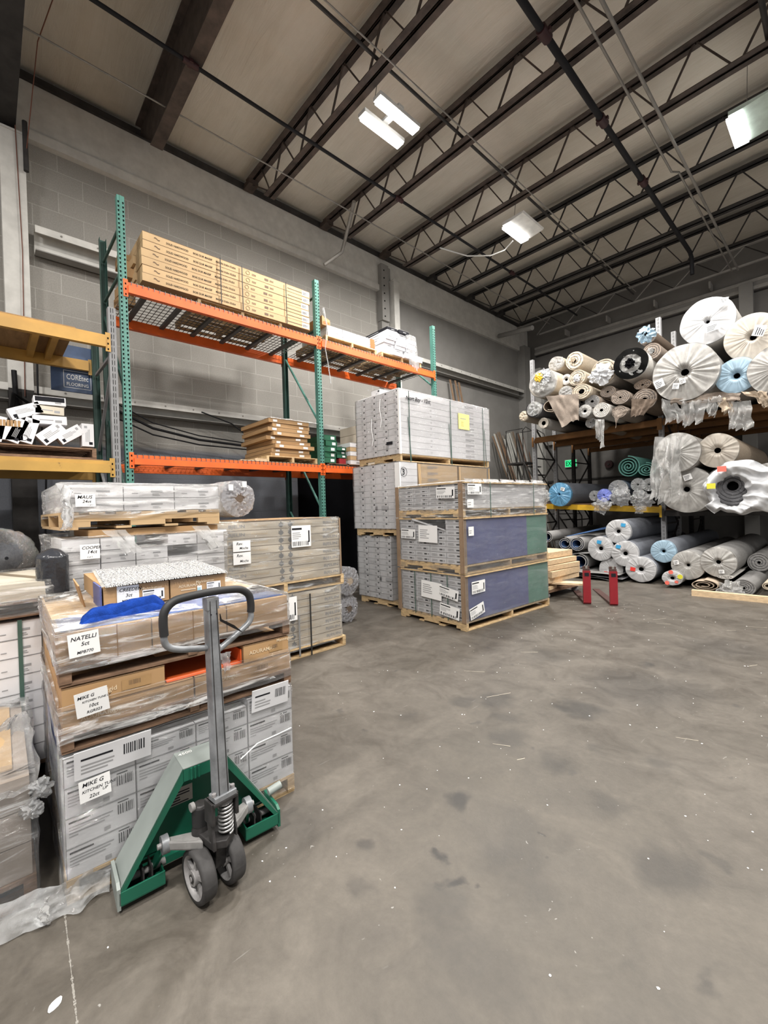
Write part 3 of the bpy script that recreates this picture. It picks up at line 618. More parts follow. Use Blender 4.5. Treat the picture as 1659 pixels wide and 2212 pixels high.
# ochre rack at the left edge
GO = 'ochre rack at the left edge'
t = thing('rack_frame', 'grey slotted rack post at the right end of the ochre rack', 'rack frame', (0, 1.13, 0))
o = upright_mb(3.92, M_grey, holes='slot').build('upright', t); o.location = (XF+0.005, 0, 0)
o = upright_mb(3.92, M_dgreen, holes='slot', facing=-1).build('upright', t); o.location = (XB, 0, 0)
for z0, z1 in ((0.3, 1.2), (1.3, 2.2), (3.3, 2.4), (3.4, 3.4)): MB().bar((XF-0.07, 0, z0), (XB+0.07, 0, z1), 0.03, 0.03, M_grey).build('brace', t)
YA = -1.65
beam(YA, 1.10, XF+0.01, 3.585, M_yellow, 'upper front ochre beam of the rack at the left edge', GO, 0.14)
beam(YA, 1.10, XB, 3.585, M_yellow, 'upper rear ochre beam of the rack at the left edge', GO, 0.13, -1)
beam(YA, 1.10, XF+0.01, 2.15, M_yellow2, 'lower front yellow beam with worn black scratches', GO, 0.14)
beam(YA, 1.10, XB, 2.14, M_yellow, 'lower rear ochre beam, in shade', GO, 0.13, -1)
b = MB(); b.box(XB, YA, 3.59, XF, 0.78, 3.605, M_ply); o = b.build('shelf_board'); tag(o, 'plywood deck on the upper ochre beams', 'shelf board')
b = MB(); b.box(XB, YA, 2.155, XF-0.02, 1.0, 2.165, M_dwood); o = b.build('shelf_board'); tag(o, 'dark board deck on the lower ochre beams', 'shelf board')
for k, y in enumerate((-0.9, -0.1, 0.45, 0.62)): tag(MB().box(XB+0.03, y-0.03, 3.50, XF-0.03, y+0.03, 3.588, M_yellow).build('cross_bar'), f'ochre cross bar under the plywood deck, {ORD[3-k]} from the right', 'cross bar', 'ochre cross bars under the deck')
# blue sample board on the wall shelf
s = thing('display_box', 'blue printed display carton on the rear of the ochre rack', 'display carton', (-6.92, 0.0, 0))
MB().box(-0.03, 0.66, 3.17, 0.0, 1.12, 3.78, plain('muted_blue_card', (0.06, 0.10, 0.20), 0.4)).build('panel', s)
b = MB(); b.text('COREtec', (0.002, 0.82, 3.33), (0, 1, 0), (0, 0, 1), 0.10, M_paper, width=0.24)
b.text('FLOORING', (0.002, 0.82, 3.25), (0, 1, 0), (0, 0, 1), 0.06, M_paper, width=0.24)
for r_ in ((0.79, 3.22, 0.30, 0.006), (0.79, 3.44, 0.30, 0.006), (0.79, 3.22, 0.006, 0.22), (1.085, 3.22, 0.006, 0.22)): b.rect((0.002, r_[0], r_[1]), (0, r_[2], 0), (0, 0, r_[3]), M_paper)
b.build('lettering', s)
# carpet rack along the back wall (posts face the camera, -y)
def cframe(x, y0, y1, h, m, label, grp):
    t = thing('rack_frame', label, 'rack frame', (x, 0, 0), 0, grp)
    for y in (y0, y1):
        o = upright_mb(h, m, w=0.085, d=0.08, holes='slot').build('upright', t); o.location = (0, y, 0); o.rotation_euler = (0, 0, -math.pi/2)
    z = 0.2; k = 0
    while z < h-0.9:
        MB().bar((0, y0+0.08, z), (0, y1, z+0.8) if k % 2 == 0 else (0, y1, z), 0.03, 0.03, M_joistd).build('brace', t)
        if k % 2: MB().bar((0, y1-0.04, z), (0, y0+0.04, z+0.8), 0.03, 0.03, M_joistd).build('brace', t)
        z += 0.82; k += 1
    return t
GC = 'slotted grey frames of the carpet rack'
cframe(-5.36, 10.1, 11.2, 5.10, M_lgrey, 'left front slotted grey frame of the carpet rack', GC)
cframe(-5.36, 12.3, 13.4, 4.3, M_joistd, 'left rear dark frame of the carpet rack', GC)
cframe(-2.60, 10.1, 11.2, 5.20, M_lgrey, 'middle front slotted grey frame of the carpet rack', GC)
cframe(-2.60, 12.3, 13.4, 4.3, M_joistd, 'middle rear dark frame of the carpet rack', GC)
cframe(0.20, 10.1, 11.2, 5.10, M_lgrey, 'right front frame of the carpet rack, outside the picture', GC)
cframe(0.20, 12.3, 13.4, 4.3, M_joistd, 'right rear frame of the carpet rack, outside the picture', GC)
def xbeam(x0, x1, y, zt, m, label, z1=None, h=0.12):
    t = thing('rack_beam', label, 'rack beam', (x0, y, zt), 0, 'beams of the carpet rack'); dz = 0 if z1 is None else z1-zt
    b = MB(); b.prism([(0.05, a, c) for a, c in ((0.03, 0), (-0.012, 0), (-0.012, -0.04), (-0.034, -0.04), (-0.034, -h), (0.03, -h))], (x1-x0-0.1, 0, dz), m); b.build('beam_body', t)
    for xx, zz in ((0, 0), (x1-x0-0.045, dz)): MB().box(xx, -0.055, zz-h-0.09, xx+0.045, -0.044, zz+0.03, m).build('end_connector', t)
    return t
for (a, b_, s) in ((-5.36, -2.60, 'left'), (-2.60, 0.20, 'right')):
    for y, nm in ((10.06, 'front'), (11.2, 'second'), (12.3, 'third'), (13.4, 'rear')):
        xbeam(a, b_, y, 3.13, M_brownb, f'{nm} brown beam under the upper carpet rolls, {s} bay')
        if s == 'left': xbeam(a, b_, y, 1.52, M_yel3 if nm == 'front' else M_brownb, f'{nm} {"bright yellow" if nm == "front" else "brown"} beam under the middle carpet rolls, {s} bay', 1.37)
        else: xbeam(a, b_, y, 1.30, M_joistd, f'{nm} dark beam under the middle carpet rolls, {s} bay')
    tag(MB().box(a+0.05, 10.1, 3.135, b_-0.05, 13.4, 3.155, M_brownb).build('shelf_board'), f'brown deck under the upper carpet rolls, {s} bay', 'shelf board')
b = MB(); b.prism([(-5.30, 10.1, 1.525), (-2.65, 10.1, 1.375), (-2.65, 10.1, 1.39), (-5.30, 10.1, 1.54)], (0, 3.3, 0), M_dwood); tag(b.build('shelf_board'), 'deck under the middle carpet rolls, left bay', 'shelf board')
tag(MB().box(-2.55, 10.1, 1.305, 0.15, 13.4, 1.32, M_dwood).build('shelf_board'), 'deck under the middle carpet rolls, right bay', 'shelf board')
# rolling warehouse ladder behind the carpet rack
L_ = thing('rolling_ladder', 'dark steel rolling ladder behind the left end of the carpet rack', 'ladder', (-6.2, 12.0, 0))
def lt(p, q, r=0.017): return [(p[0], p[1], p[2]), (q[0], q[1], q[2])], r
for sy in (-0.3, 0.3):
    MB().tube([(1.35, sy, 0.1), (-0.35, sy, 2.75)], 0.020, M_joistd, 8).build('stringer', L_)
    MB().tube([(-0.35, sy, 0.05), (-0.35, sy, 2.75), (-0.35, sy, 3.7), (-0.25, sy, 3.78), (0.0, sy, 3.6), (0.25, sy, 2.9), (1.3, sy, 1.15), (1.3, sy, 0.3)], 0.014, M_joistd, 8).build('handrail', L_)
    MB().tube([(0.3, sy, 0.05), (0.3, sy, 1.7)], 0.016, M_joistd, 8).build('support_leg', L_)
    MB().tube([(-0.9, sy, 0.05), (-0.9, sy, 2.75), (-0.9, sy, 3.75), (-0.35, sy, 3.75)], 0.014, M_joistd, 8).build('rear_post', L_)
for k in range(10):
    x = 1.30-k*0.165; z = 0.25+k*0.262; MB().box(x-0.10, -0.3, z, x+0.08, 0.3, z+0.025, M_joistd).build('step', L_)
MB().box(-0.9, -0.3, 2.72, -0.3, 0.3, 2.77, M_joistd).build('platform', L_)
MB().tube([(-0.9, -0.3, 0.4), (-0.35, -0.3, 2.5)], 0.012, M_joistd, 6).build('cross_brace', L_); MB().tube([(-0.35, -0.3, 0.4), (-0.9, -0.3, 2.5)], 0.012, M_joistd, 6).build('cross_brace', L_)
MB().tube([(-0.35, 0.3, 1.2), (1.0, 0.3, 1.2)], 0.012, M_joistd, 6).build('cross_brace', L_)
for x, y in ((1.3, -0.3), (1.3, 0.3), (-0.9, -0.3), (-0.9, 0.3)): MB().cyl((x, y-0.02, 0.05), (x, y+0.02, 0.05), 0.05, M_blackpipe, 14).build('caster', L_)
# mouldings leaning in the far left corner
random.seed(11)
mm_ = [M_white, plain('walnut_moulding', (0.20, 0.11, 0.07), 0.5), plain('brown_moulding', (0.26, 0.17, 0.11), 0.55), plain('taupe_moulding', (0.35, 0.30, 0.25), 0.55), M_conc]
nm_ = ['white', 'walnut brown', 'mid brown', 'taupe', 'grey']
seen = {}
for i in range(24):
    f = i/23; u = 1064+f*84; vt = 935+random.uniform(-4, 14)+8*abs(f-0.4); k = random.choice([0, 0, 1, 2, 2, 3, 4]) if i not in (1, 9) else 0
    top = at(u, vt, x=-7.9+0.1*random.random()); base = Vector((-7.0+random.uniform(-.15, .15)+0.3*(1-f), 12.1+f*2.0+0.25+random.uniform(-.1, .1), 0.01))
    b = MB(); b.bar(base, top, 0.075 if k == 0 else random.uniform(.03, .055), 0.016, mm_[k], (1, 0, 0.4))
    g = f'{nm_[k]} strips of moulding in the far corner'
    tag(b.build('moulding_strip'), f'{nm_[k]} floor moulding strip leaning in the far left corner', 'moulding strip', g)
for i, (u, v) in enumerate(((972, 820), (983, 822), (991, 826))):
    top = at(u, v, x=-7.85); base = Vector((-7.2, top.y+0.45, 0.01))
    tag(MB().bar(base, top, 0.07, 0.02, mm_[2], (1, 0, 0.4)).build('moulding_strip'), f'tall brown moulding strip above the white load, {("left one", "middle one", "right one")[i]} of three', 'moulding strip', 'tall brown mouldings on the left wall')
# ================================================================ pallets and cartons
def put(o, F, x, y, z, rz=0.0):
    ox, oy, a = F; c, s = math.cos(a), math.sin(a)
    o.location = (ox+c*x-s*y, oy+s*x+c*y, z); o.rotation_euler = (0, 0, a+rz); return o
def pallet(F, x0, y0, x1, y1, z0, h, label, m=None, nb=7, along='y', grp=None):
    """stringers run along 'along'; deck boards across"""
    m = m or M_pine; W_, D_ = x1-x0, y1-y0
    t = thing('pallet', label, 'pallet', (0, 0, 0), 0, grp); put(t, F, (x0+x1)/2, (y0+y1)/2, z0)
    tb = 0.016 if h > 0.1 else 0.012
    L, C = (D_, W_) if along == 'y' else (W_, D_)
    def B(b, a0, c0, zz0, a1, c1, zz1):   # a along stringer, c across
        if along == 'y': b.box(c0, a0, zz0, c1, a1, zz1, m)
        else: b.box(a0, c0, zz0, a1, c1, zz1, m)
        return b
    for k in range(3):
        c = -C/2+0.02+k*(C-0.04)/2; b = MB()
        B(b, -L/2, c-0.02, tb+0.035, L/2, c+0.02, h-tb)
        for a0, a1 in ((-L/2, -L/2+0.16), (-0.22*L/2, 0.22*L/2), (L/2-0.16, L/2)): B(b, a0, c-0.02, tb, a1, c+0.02, tb+0.036)
        b.build('stringer', t)
    for k in range(nb):
        a = -L/2+0.05+k*(L-0.10)/(nb-1); ww = 0.05 if k in (0, nb-1) else 0.043
        B(MB(), a-ww, -C/2, h-tb, a+ww, C/2, h).build('deck_board', t)
    for k in range(4):
        a = -L/2+0.05+k*(L-0.10)/3; B(MB(), a-0.045, -C/2, 0, a+0.045, C/2, tb).build('bottom_board', t)
    return t
_cm = {}
def carton(key, F, x, y, z, w, d, h, m, label, group=None, prints=None, rz=0.0, name='carton', cat='carton', flap=None):
    """box w (x) d (y) h (z), placed by its base centre; prints(b, w, d, h) adds the printing; flap = seam tape"""
    k0 = key[0] if isinstance(key, tuple) else key
    if name == 'carton': name = {'ws': 'plank_carton', 'fs': 'plank_carton', 'bj': 'printed_carton', 'hw': 'hardwood_carton', 'nr': 'barcode_carton', 'ad': 'kraft_carton', 'nt': 'kraft_carton', 'ntb': 'kraft_carton', 'adb': 'kraft_carton', 'adL': 'kraft_carton', 'adR': 'kraft_carton'}.get(k0, 'carton')
    if key not in _cm:
        b = MB(); g = 0.0015
        b.box(-w/2+g, -d/2+g, 0, w/2-g, d/2-g, h-g, m)
        if prints: prints(b, w, d, h)
        o = b.build(name); _cm[key] = o
    else:
        s = _cm[key]; o = s.copy(); o.name = name; COL.objects.link(o)
    put(o, F, x, y, z, rz); tag(o, label, cat, group); return o
def bars(b, o, ax, ay, w, h, n, m, seed=0):
    """lines of small print"""
    rr = random.Random(seed); o, ax, ay = Vector(o), Vector(ax).normalized(), Vector(ay).normalized()
    for k in range(n):
        ww = w*rr.uniform(0.55, 1.0); b.rect(o+ay*(h*(n-1-k)/n), ax*ww, ay*(h/n*0.42), m)
def barcode(b, o, ax, ay, w, h, m, seed=0, n=12):
    rr = random.Random(seed); o, ax, ay = Vector(o), Vector(ax).normalized(), Vector(ay).normalized(); x = 0
    while x < w:
        t_ = rr.uniform(0.25, 1.0)*w/n*0.8; b.rect(o+ax*x, ax*min(t_, w-x), ay*h, m); x += t_+w/n*rr.uniform(0.4, 0.8)
E1 = 0.0008
def pr_ws_end(b, w, d, h):
    y = -d/2-E1; ax, az = (1, 0, 0), (0, 0, 1)
    b.rect((w*0.28, y, h*0.62), (0.034, 0, 0), (0, 0, h*0.2), M_ink)
    bars(b, (w*0.05, y, h*0.16), ax, az, 0.05, h*0.45, 4, M_gink, 3)
    b.rect((-0.008, y, h*0.16), (0.0015, 0, 0), (0, 0, h*0.62), M_gink); b.rect((0.0, y, h*0.8), (w*0.28, 0, 0), (0, 0, 0.0015), M_gink)
    # printed edge lines
    b.rect((-w/2, y, h-0.004), (w, 0, 0), (0, 0, 0.0035), M_gap); b.rect((-w/2, y, 0), (0.003, 0, 0), (0, 0, h), M_gap)
    x = w/2+E1; b.rect((x, -d/2, h-0.0035), (0, d, 0), (0, 0, 0.003), M_gap)
    b.text('CE', (x, -0.48, h*0.36), (0, 1, 0), az, 0.035, M_gink); bars(b, (x, 0.42, h*0.2), (0, 1, 0), az, 0.25, h*0.5, 3, M_gap, 2)
WSF = (0, 0, 0)
WX0 = {0: -5.545, 1: -5.515, 2: -5.40}
COLN = ['far left', 'centre left', 'centre right', 'right']
def wrap(F, x0, y0, x1, y1, z0, z1, label, m=None, seed=0, amp=0.010, sag=0.0, top=True, nm='stretch_wrap', nu=60, nv_=14, margin=0.008, topin=0.12):
    """sheet of film wound round a load: wrinkled side band with a ragged turned-in top edge"""
    m = m or M_wrapgen; cx, cy = (x0+x1)/2, (y0+y1)/2; hw, hd = (x1-x0)/2+margin, (y1-y0)/2+margin
    per = [( hw, -hd), (hw, hd), (-hw, hd), (-hw, -hd)]; lens = [2*hd, 2*hw, 2*hd, 2*hw]; T = sum(lens)
    def ring(u):
        s = (u % 1.0)*T; k = 0
        while s > lens[k] and k < 3: s -= lens[k]; k += 1
        a, c = per[k], per[(k+1) % 4]; f = min(1, s/lens[k]); px, py = a[0]+(c[0]-a[0])*f, a[1]+(c[1]-a[1])*f
        nx, ny = ((1, 0), (0, 1), (-1, 0), (0, -1))[k]; return px, py, nx, ny
    nb = int(T/0.045)
    def fn(i, j):
        px, py, nx, ny = ring(i)
        n_ = nv((px*1.3, py*1.3, j*6.0), 2.2, seed) ; n2 = nv((px*6, py*6, j*14), 1.0, seed+5)
        d_ = amp*(max(0, n_)*1.6+0.35*abs(n2))
        zz = z0 + (z1-z0)*j - sag*(1-j)*abs(nv((px, py, 0), 2.5, seed+9))
        if j > 0.985: zz += 0.004
        return (px+nx*d_, py+ny*d_, zz - z0)
    b = MB(); b.grid(fn, nb, max(8, int((z1-z0)/0.04)), m)
    if top:
        H = z1-z0
        def tf(i, j):
            px, py, nx, ny = ring(i); q = j*topin*(1+0.5*nv((px*3, py*3, 0), 1.5, seed+3))
            return (px-nx*q, py-ny*q, H+0.004+0.008*abs(nv((px*8, py*8, j*3), 1.0, seed+4)))
        b.grid(tf, nb, 3, m)
    o = b.build(nm); put(o, F, cx, cy, z0); return tag(o, label, 'plastic wrap')
def straps(o, F, pts_list, m=None):
    pass
def vstrap(parent, x, y, z0, z1, m, ny=1, w=0.013, nx=0):
    b = MB()
    if nx: b.box(x-0.0015, y-w/2, z0, x+0.0015, y+w/2, z1, m)
    else: b.box(x-w/2, y-0.0015, z0, x+w/2, y+0.0015, z1, m)
    return b.build('strap', parent)
def paper(parent, o, ax, ay, w, h, fn, name='paper_label', m=None, curl=0.0):
    """paper label lying in plane ax/ay with lower-left corner o"""
    o, ax, ay = Vector(o), Vector(ax).normalized(), Vector(ay).normalized(); n = ax.cross(ay)
    b = MB(); b.prism([o, o+ax*w, o+ax*w+ay*h, o+ay*h], n*0.0008, m or M_paper)
    o2 = o+n*0.0016
    fn(b, o2, ax, ay); return b.build(name, parent)
def ship(seed):
    def f(b, o, ax, ay, s=seed):
        W_, H_ = f.wh; b.rect(o+ax*W_*0.03+ay*H_*0.80, ax*W_*0.5, ay*H_*0.09, M_ink)
        bars(b, o+ax*W_*0.05+ay*H_*0.38, ax, ay, W_*0.5, H_*0.35, 4, M_gink, s); barcode(b, o+ax*W_*0.06+ay*H_*0.06, ax, ay, W_*0.8, H_*0.2, M_ink, s)
        b.rect(o+ax*W_*0.86+ay*H_*0.2, ax*W_*0.07, ay*H_*0.55, M_ink)
    return f
def shiplabel(parent, o, ax, ay, w, h, seed=0):
    f = ship(seed); f.wh = (w, h); return paper(parent, o, ax, ay, w, h, f, 'shipping_label')
def hand(lines):
    def f(b, o, ax, ay):
        for t_, x, y, s in lines: b.text(t_, o+ax*x+ay*y, ax, ay, s*1.25, M_ink, shear=0.25)
    return f
# ---------------- tall white load by the rack: three pallet loads
for lv, (z0, z1, rows, lvn) in enumerate(((0.11, 1.085, 11, 'bottom'), (1.205, 2.185, 10, 'middle'), (2.305, 3.24, 10, 'top'))):
    x0 = WX0[lv]; x1 = x0+0.985 if lv == 2 else x0+1.07; y0, y1 = (4.43, 6.72) if lv else (4.50, 6.72)
    W1 = (x1-x0)/4; ph = (z1-z0)/rows; F = (0, 0, 0)
    pallet(F, x0+0.03, y0+0.02, x1-0.02, y1-0.02, z0-0.115, 0.112, f'wooden pallet under the {lvn} load of the tall white carton tower', nb=9, along='x')
    for r in range(rows):
        for c in range(4):
            rn = ORD[rows-1-r]; lab = f'white plank carton, {COLN[c]} column, {rn} row down, {lvn} load of the tall tower'
            if lv == 0 and c == 3: continue
            short = (lv == 1 and c == 3)
            if short: carton(('ws', lv, 's'), F, x0+W1*(c+.5), y0+0.19, z0+ph*r, W1, 0.38, ph, M_wcart, lab, f'white plank cartons of the {lvn} tower load', pr_ws_end)
            else: carton(('ws', lv), F, x0+W1*(c+.5)+random.uniform(-.002, .002), (y0+y1)/2+random.uniform(-.006, .006), z0+ph*r, W1, y1-y0, ph, M_wcart, lab, f'white plank cartons of the {lvn} tower load', pr_ws_end)
    wv = wrap(F, x0, y0, x1, y1, z0-0.01, z1+0.004, f'clear film and straps around the {lvn} load of the tall white tower', M_wrapthin, 3+lv, 0.006)
    hx, hy = (x1-x0)/2+0.012, (y1-y0)/2+0.012
    if lv == 2:
        for yy in (-0.95, 0.02, 0.93): vstrap(wv, hx+0.003, yy, -0.11, z1-z0, M_strapg, nx=1)
        for yy in (-0.98, -0.03, 0.96): MB().bar((hx+0.004, yy, 0.55), (hx+0.004, yy+0.05, -0.1), 0.012, 0.002, M_strapg, (1, 0, 0)).build('strap', wv)
        b = MB(); b.box(hx-0.03, -hy-0.002, 0, hx+0.001, -hy+0.03, z1-z0, M_paper); b.build('corner_board', wv)
        def yl(b, o, ax, ay): b.rect(o+ax*0.05+ay*0.17, ax*0.15, ay*0.012, M_gink); bars(b, o+ax*0.07+ay*0.05, ax, ay, 0.10, 0.09, 3, plain('ochre_print', (0.6, 0.5, 0.15)), 4)
        paper(wv, (hx+0.006, 0.22, 0.50), (0, 1, 0), (0, 0, 1), 0.30, 0.26, yl, 'yellow_label', M_ypaper)
        MBt = MB(); MBt.text('Nort Bay - 12ct', (hx+0.006, -1.02, 0.80), (0, 1, 0.02), (0, 0, 1), 0.085, M_ink, width=0.55, shear=0.25); MBt.build('handwriting', wv)
        b = MB(); bars(b, (0.20, -hy-0.004, 0.10), (1, 0, 0), (0, 0, 1), 0.06, 0.06, 3, M_gink); b.rect((0.22, -hy-0.004, 0.155), (0.13, 0, 0), (0, 0, 0.045), M_ink); b.build('print_patch', wv)
        for k, (xx, zz) in enumerate(((0.12, 0.86), (-0.08, 0.6))):
            MB().tube([(xx, -hy-0.012, zz), (xx-0.01, -hy-0.02, zz-0.15), (xx+0.02, -hy-0.015, zz-0.32), (xx-0.01, -hy-0.015, zz-0.42)], 0.006, M_paper, 6).build('film_tail', wv)
    else:
        b = MB(); b.box(hx-0.10, -hy-0.001, 0.0, hx+0.002, -hy+0.02, z1-z0, M_paper); b.build('corner_board', wv)
        b = MB(); b.rect((0.14, -hy-0.004, 0.30), (0.14, 0, 0), (0, 0, 0.05), M_gink); bars(b, (0.0, -hy-0.004, 0.29), (0, 0, 1), (1, 0, 0), 0.07, 0.05, 3, M_ink); b.build('print_patch', wv)
        if lv == 1: b = MB(); b.text('3', (hx+0.004, -hy+0.05, 0.80), (0, 1, 0), (0, 0, 1), 0.12, M_ink); b.tube([(hx+0.004, -hy+0.085+0.065*math.cos(a), 0.84+0.07*math.sin(a)) for a in [R(k*24) for k in range(16)]], 0.003, M_ink, 4); b.build('handwriting', wv)
carton('wsloose', (0, 0, 0), -5.02, 4.75, 3.245, 0.20, 0.45, 0.12, M_wcart, 'single loose white carton lying on top of the tall white tower', None, pr_ws_end)
def pr_br(name):
    def f(b, w, d, h):
        x = w/2+E1
        for k in range(1, 4): b.rect((x, -d/2, h*k/4), (0, d, 0), (0, 0, 0.003), M_lkink)
        b.text(name, (x, -0.28, h*0.55), (0, 1, 0), (0, 0, 1), 0.10, M_ink, shear=0.2)
    return f
for k, (ya, yb, nmx, lb) in enumerate(((4.90, 5.80, 'Norton', 'left'), (5.86, 6.66, 'Copper', 'right'))):
    carton(('br', k), (0, 0, 0), -4.585, (ya+yb)/2, 1.21, 0.26, yb-ya, 0.965, M_kraft2, f'{lb} tan carton with handwriting in the middle load of the white tower', 'tan cartons in the white tower', pr_br(nmx))
for k, (y, dz) in enumerate(((4.86, 0), (4.885, 0), (5.83, 0), (6.69, 0))):
    b = MB(); b.box(-0.012, -0.009, 0, 0.012, 0.009, 0.93, M_kraft2); o = b.build('corner_board'); o.location = (-4.435, y, 1.24); o.rotation_euler = (0.04 if k < 2 else 0, 0, 0)
    tag(o, f'{ORD[k]} upright tan edge board from the left on the tan cartons of the white tower', 'edge board', 'tan edge boards on the tower')
# ---------------- front load: blue and green sided boxes, three high
FF = (-3.145, 4.185, R(-2.8)); FW, FD = 1.17, 1.90
def pr_fs(b, w, d, h):
    y = -d/2-E1; bars(b, (-w*0.38, y, h*0.25), (1, 0, 0), (0, 0, 1), w*0.4, h*0.45, 3, M_gink, 5)
    b.rect((w*0.10, y, h*0.3), (w*0.18, 0, 0), (0, 0, h*0.25), M_ink); b.rect((w*0.33, y, h*0.28), (w*0.07, 0, 0), (0, 0, h*0.3), M_gink)
    b.rect((-w/2, y, h-0.005), (w, 0, 0), (0, 0, 0.004), M_gap); b.rect((-w/2, y, 0), (0.003, 0, 0), (0, 0, h), M_gap)
for lv, (z0, z1, rows, lvn) in enumerate(((0.115, 0.675, 8, 'bottom'), (0.795, 1.365, 8, 'middle'), (1.475, 1.80, 6, 'top'))):
    ww = (FW-0.05)/4; ph = (z1-z0)/rows
    pallet(FF, -FW, 0, 0, FD, z0-0.113, 0.108, f'wooden pallet under the {lvn} load of the blue and green sided tower', nb=9, along='x')
    for r in range(rows):
        for c in range(4):
            if lv == 1 and c in (1, 2) and r >= rows-(1 if c == 1 else 2): continue
            carton(('fs', lv), FF, -FW+0.025+ww*(c+.5)+random.uniform(-.003, .003), FD/2+random.uniform(-.008, .004), z0+ph*r, ww, FD-0.04, ph, M_wcart2,
                   f'white carton, {COLN[c]} column, {ORD[rows-1-r]} row down, {lvn} load of the blue sided tower', f'white carton ends of the {lvn} blue sided load', pr_fs)
    if lv < 2:
        nm = 'bottom' if lv == 0 else 'middle'
        s = MB(); s.box(-0.022, 0.05, z0+0.004, -0.012, FD*0.72, z1-0.01, M_blue); o = s.build('side_sheet'); put(o, FF, 0, 0, 0); tag(o, f'blue cardboard side sheet on the {nm} load', 'cardboard sheet', 'blue side sheets')
        s = MB(); s.box(-0.022, FD*0.72, z0+0.004, -0.012, FD-0.01, z1-0.01, M_teal); o = s.build('side_sheet'); put(o, FF, 0, 0, 0); tag(o, f'green cardboard side sheet on the {nm} load', 'cardboard sheet', 'green side sheets')
    wv = wrap(FF, -FW+0.015, 0.01, -0.008, FD-0.01, z0-0.10 if lv else z0-0.02, z1+0.01, f'clear film, corner boards and labels around the {lvn} load of the blue sided tower', M_wrapthin if lv < 2 else M_wrapheavy, 13+lv, 0.006 if lv < 2 else 0.018)
    hx, hy = (FW)/2, FD/2; zb = 0.0; H = z1-(z0-0.10 if lv else z0-0.02)
    for (xx, yy) in ((hx-0.02, -hy+0.0), (-hx+0.012, -hy+0.0)):
        b = MB(); b.box(xx-0.05, yy-0.008, 0.0, xx+0.012, yy+0.001, H, M_guard); b.box(xx+0.006 if xx > 0 else xx-0.052, yy-0.008, 0.0, xx+0.014 if xx > 0 else xx-0.044, yy+0.05, H, M_guard); b.build('corner_board', wv)
    b = MB(); b.box(-hx, -hy-0.005, H-0.016, hx, -hy+0.035, H-0.002, M_pine); b.box(hx-0.04, -hy, H-0.016, hx+0.012, hy, H-0.002, M_pine); b.build('top_frame', wv)
    if lv == 0:
        for xx in (-0.28, 0.02, 0.30): vstrap(wv, xx, -hy-0.010, 0.0, H-0.02, M_strapg)
        shiplabel(wv, (0.15, -hy-0.014, 0.30), (1, 0, -0.15), (0.15, 0, 1), 0.32, 0.13, 1)
        shiplabel(wv, (0.16, -hy-0.014, 0.06), (1, 0, -0.12), (0.12, 0, 1), 0.32, 0.15, 2)
        shiplabel(wv, (hx+0.010, -hy+0.10, 0.34), (0, 1, 0.02), (0, 0, 1), 0.26, 0.15, 3)
        shiplabel(wv, (hx+0.010, -hy+0.07, 0.03), (0, 1, 0.22), (0, -0.2, 1), 0.28, 0.14, 4)
        paper(wv, (-0.16, -hy-0.013, 0.24), (1, 0, -0.05), (0.05, 0, 1), 0.36, 0.22, lambda b, o, ax, ay: bars(b, o+ax*0.03+ay*0.06, ax, ay, 0.2, 0.13, 5, M_gink, 3), 'packing_slip')
    if lv == 1:
        paper(wv, (-0.18, -hy-0.013, 0.36), (1, 0, -0.02), (0.02, 0, 1), 0.34, 0.22, lambda b, o, ax, ay: bars(b, o+ax*0.03+ay*0.05, ax, ay, 0.2, 0.13, 5, M_gink, 7), 'packing_slip')
        shiplabel(wv, (-0.52, -hy-0.014, 0.40), (1, 0, -0.03), (0.03, 0, 1), 0.28, 0.13, 5)
        paper(wv, (hx+0.010, -hy+0.07, 0.45), (0, 1, 0), (0, 0, 1), 0.10, 0.11, lambda b, o, ax, ay: bars(b, o+ax*0.01+ay*0.03, ax, ay, 0.07, 0.05, 2, M_gink, 7), 'small_label')
    if lv == 2:
        shiplabel(wv, (0.18, -hy-0.030, 0.24), (1, 0, -0.03), (0.03, 0, 1), 0.30, 0.14, 6)
        shiplabel(wv, (hx+0.030, -hy+0.05, 0.27), (0, 1, 0.0), (0, 0, 1), 0.27, 0.13, 8)
        paper(wv, (hx+0.028, -hy+0.04, 0.11), (0, 1, 0.03), (0, 0, 1), 0.12, 0.10, lambda b, o, ax, ay: bars(b, o+ax*0.01+ay*0.03, ax, ay, 0.08, 0.05, 2, M_gink, 9), 'small_label')
        for yy in (-0.45, 0.55): vstrap(wv, hx+0.028, yy, -0.02, H, M_strapg, nx=1)
b = MB(); b.box(-0.86, 0.30, 1.15, -0.31, 0.31, 1.355, M_navy); b.box(-0.60, 0.012, 1.222, -0.32, 0.31, 1.226, M_navy); b.box(-0.31, 0.03, 1.23, -0.305, 0.31, 1.355, M_navy); o = b.build('liner_sheet'); put(o, FF, 0, 0, 0); tag(o, 'dark navy card inside the gap in the middle load, blue sided tower', 'liner')  # added dark sheet, closes the back of the gap so it stays dark
b = MB(); b.prism([(-0.88, -0.009, 1.365), (-0.30, -0.009, 1.225), (-0.30, -0.009, 1.21), (-0.88, -0.009, 1.34)], (0, -0.002, 0), M_wplast); o = b.build('torn_film_edge'); put(o, FF, 0, 0, 0); tag(o, 'slanting torn white film edge across the gap, blue sided tower', 'plastic film')
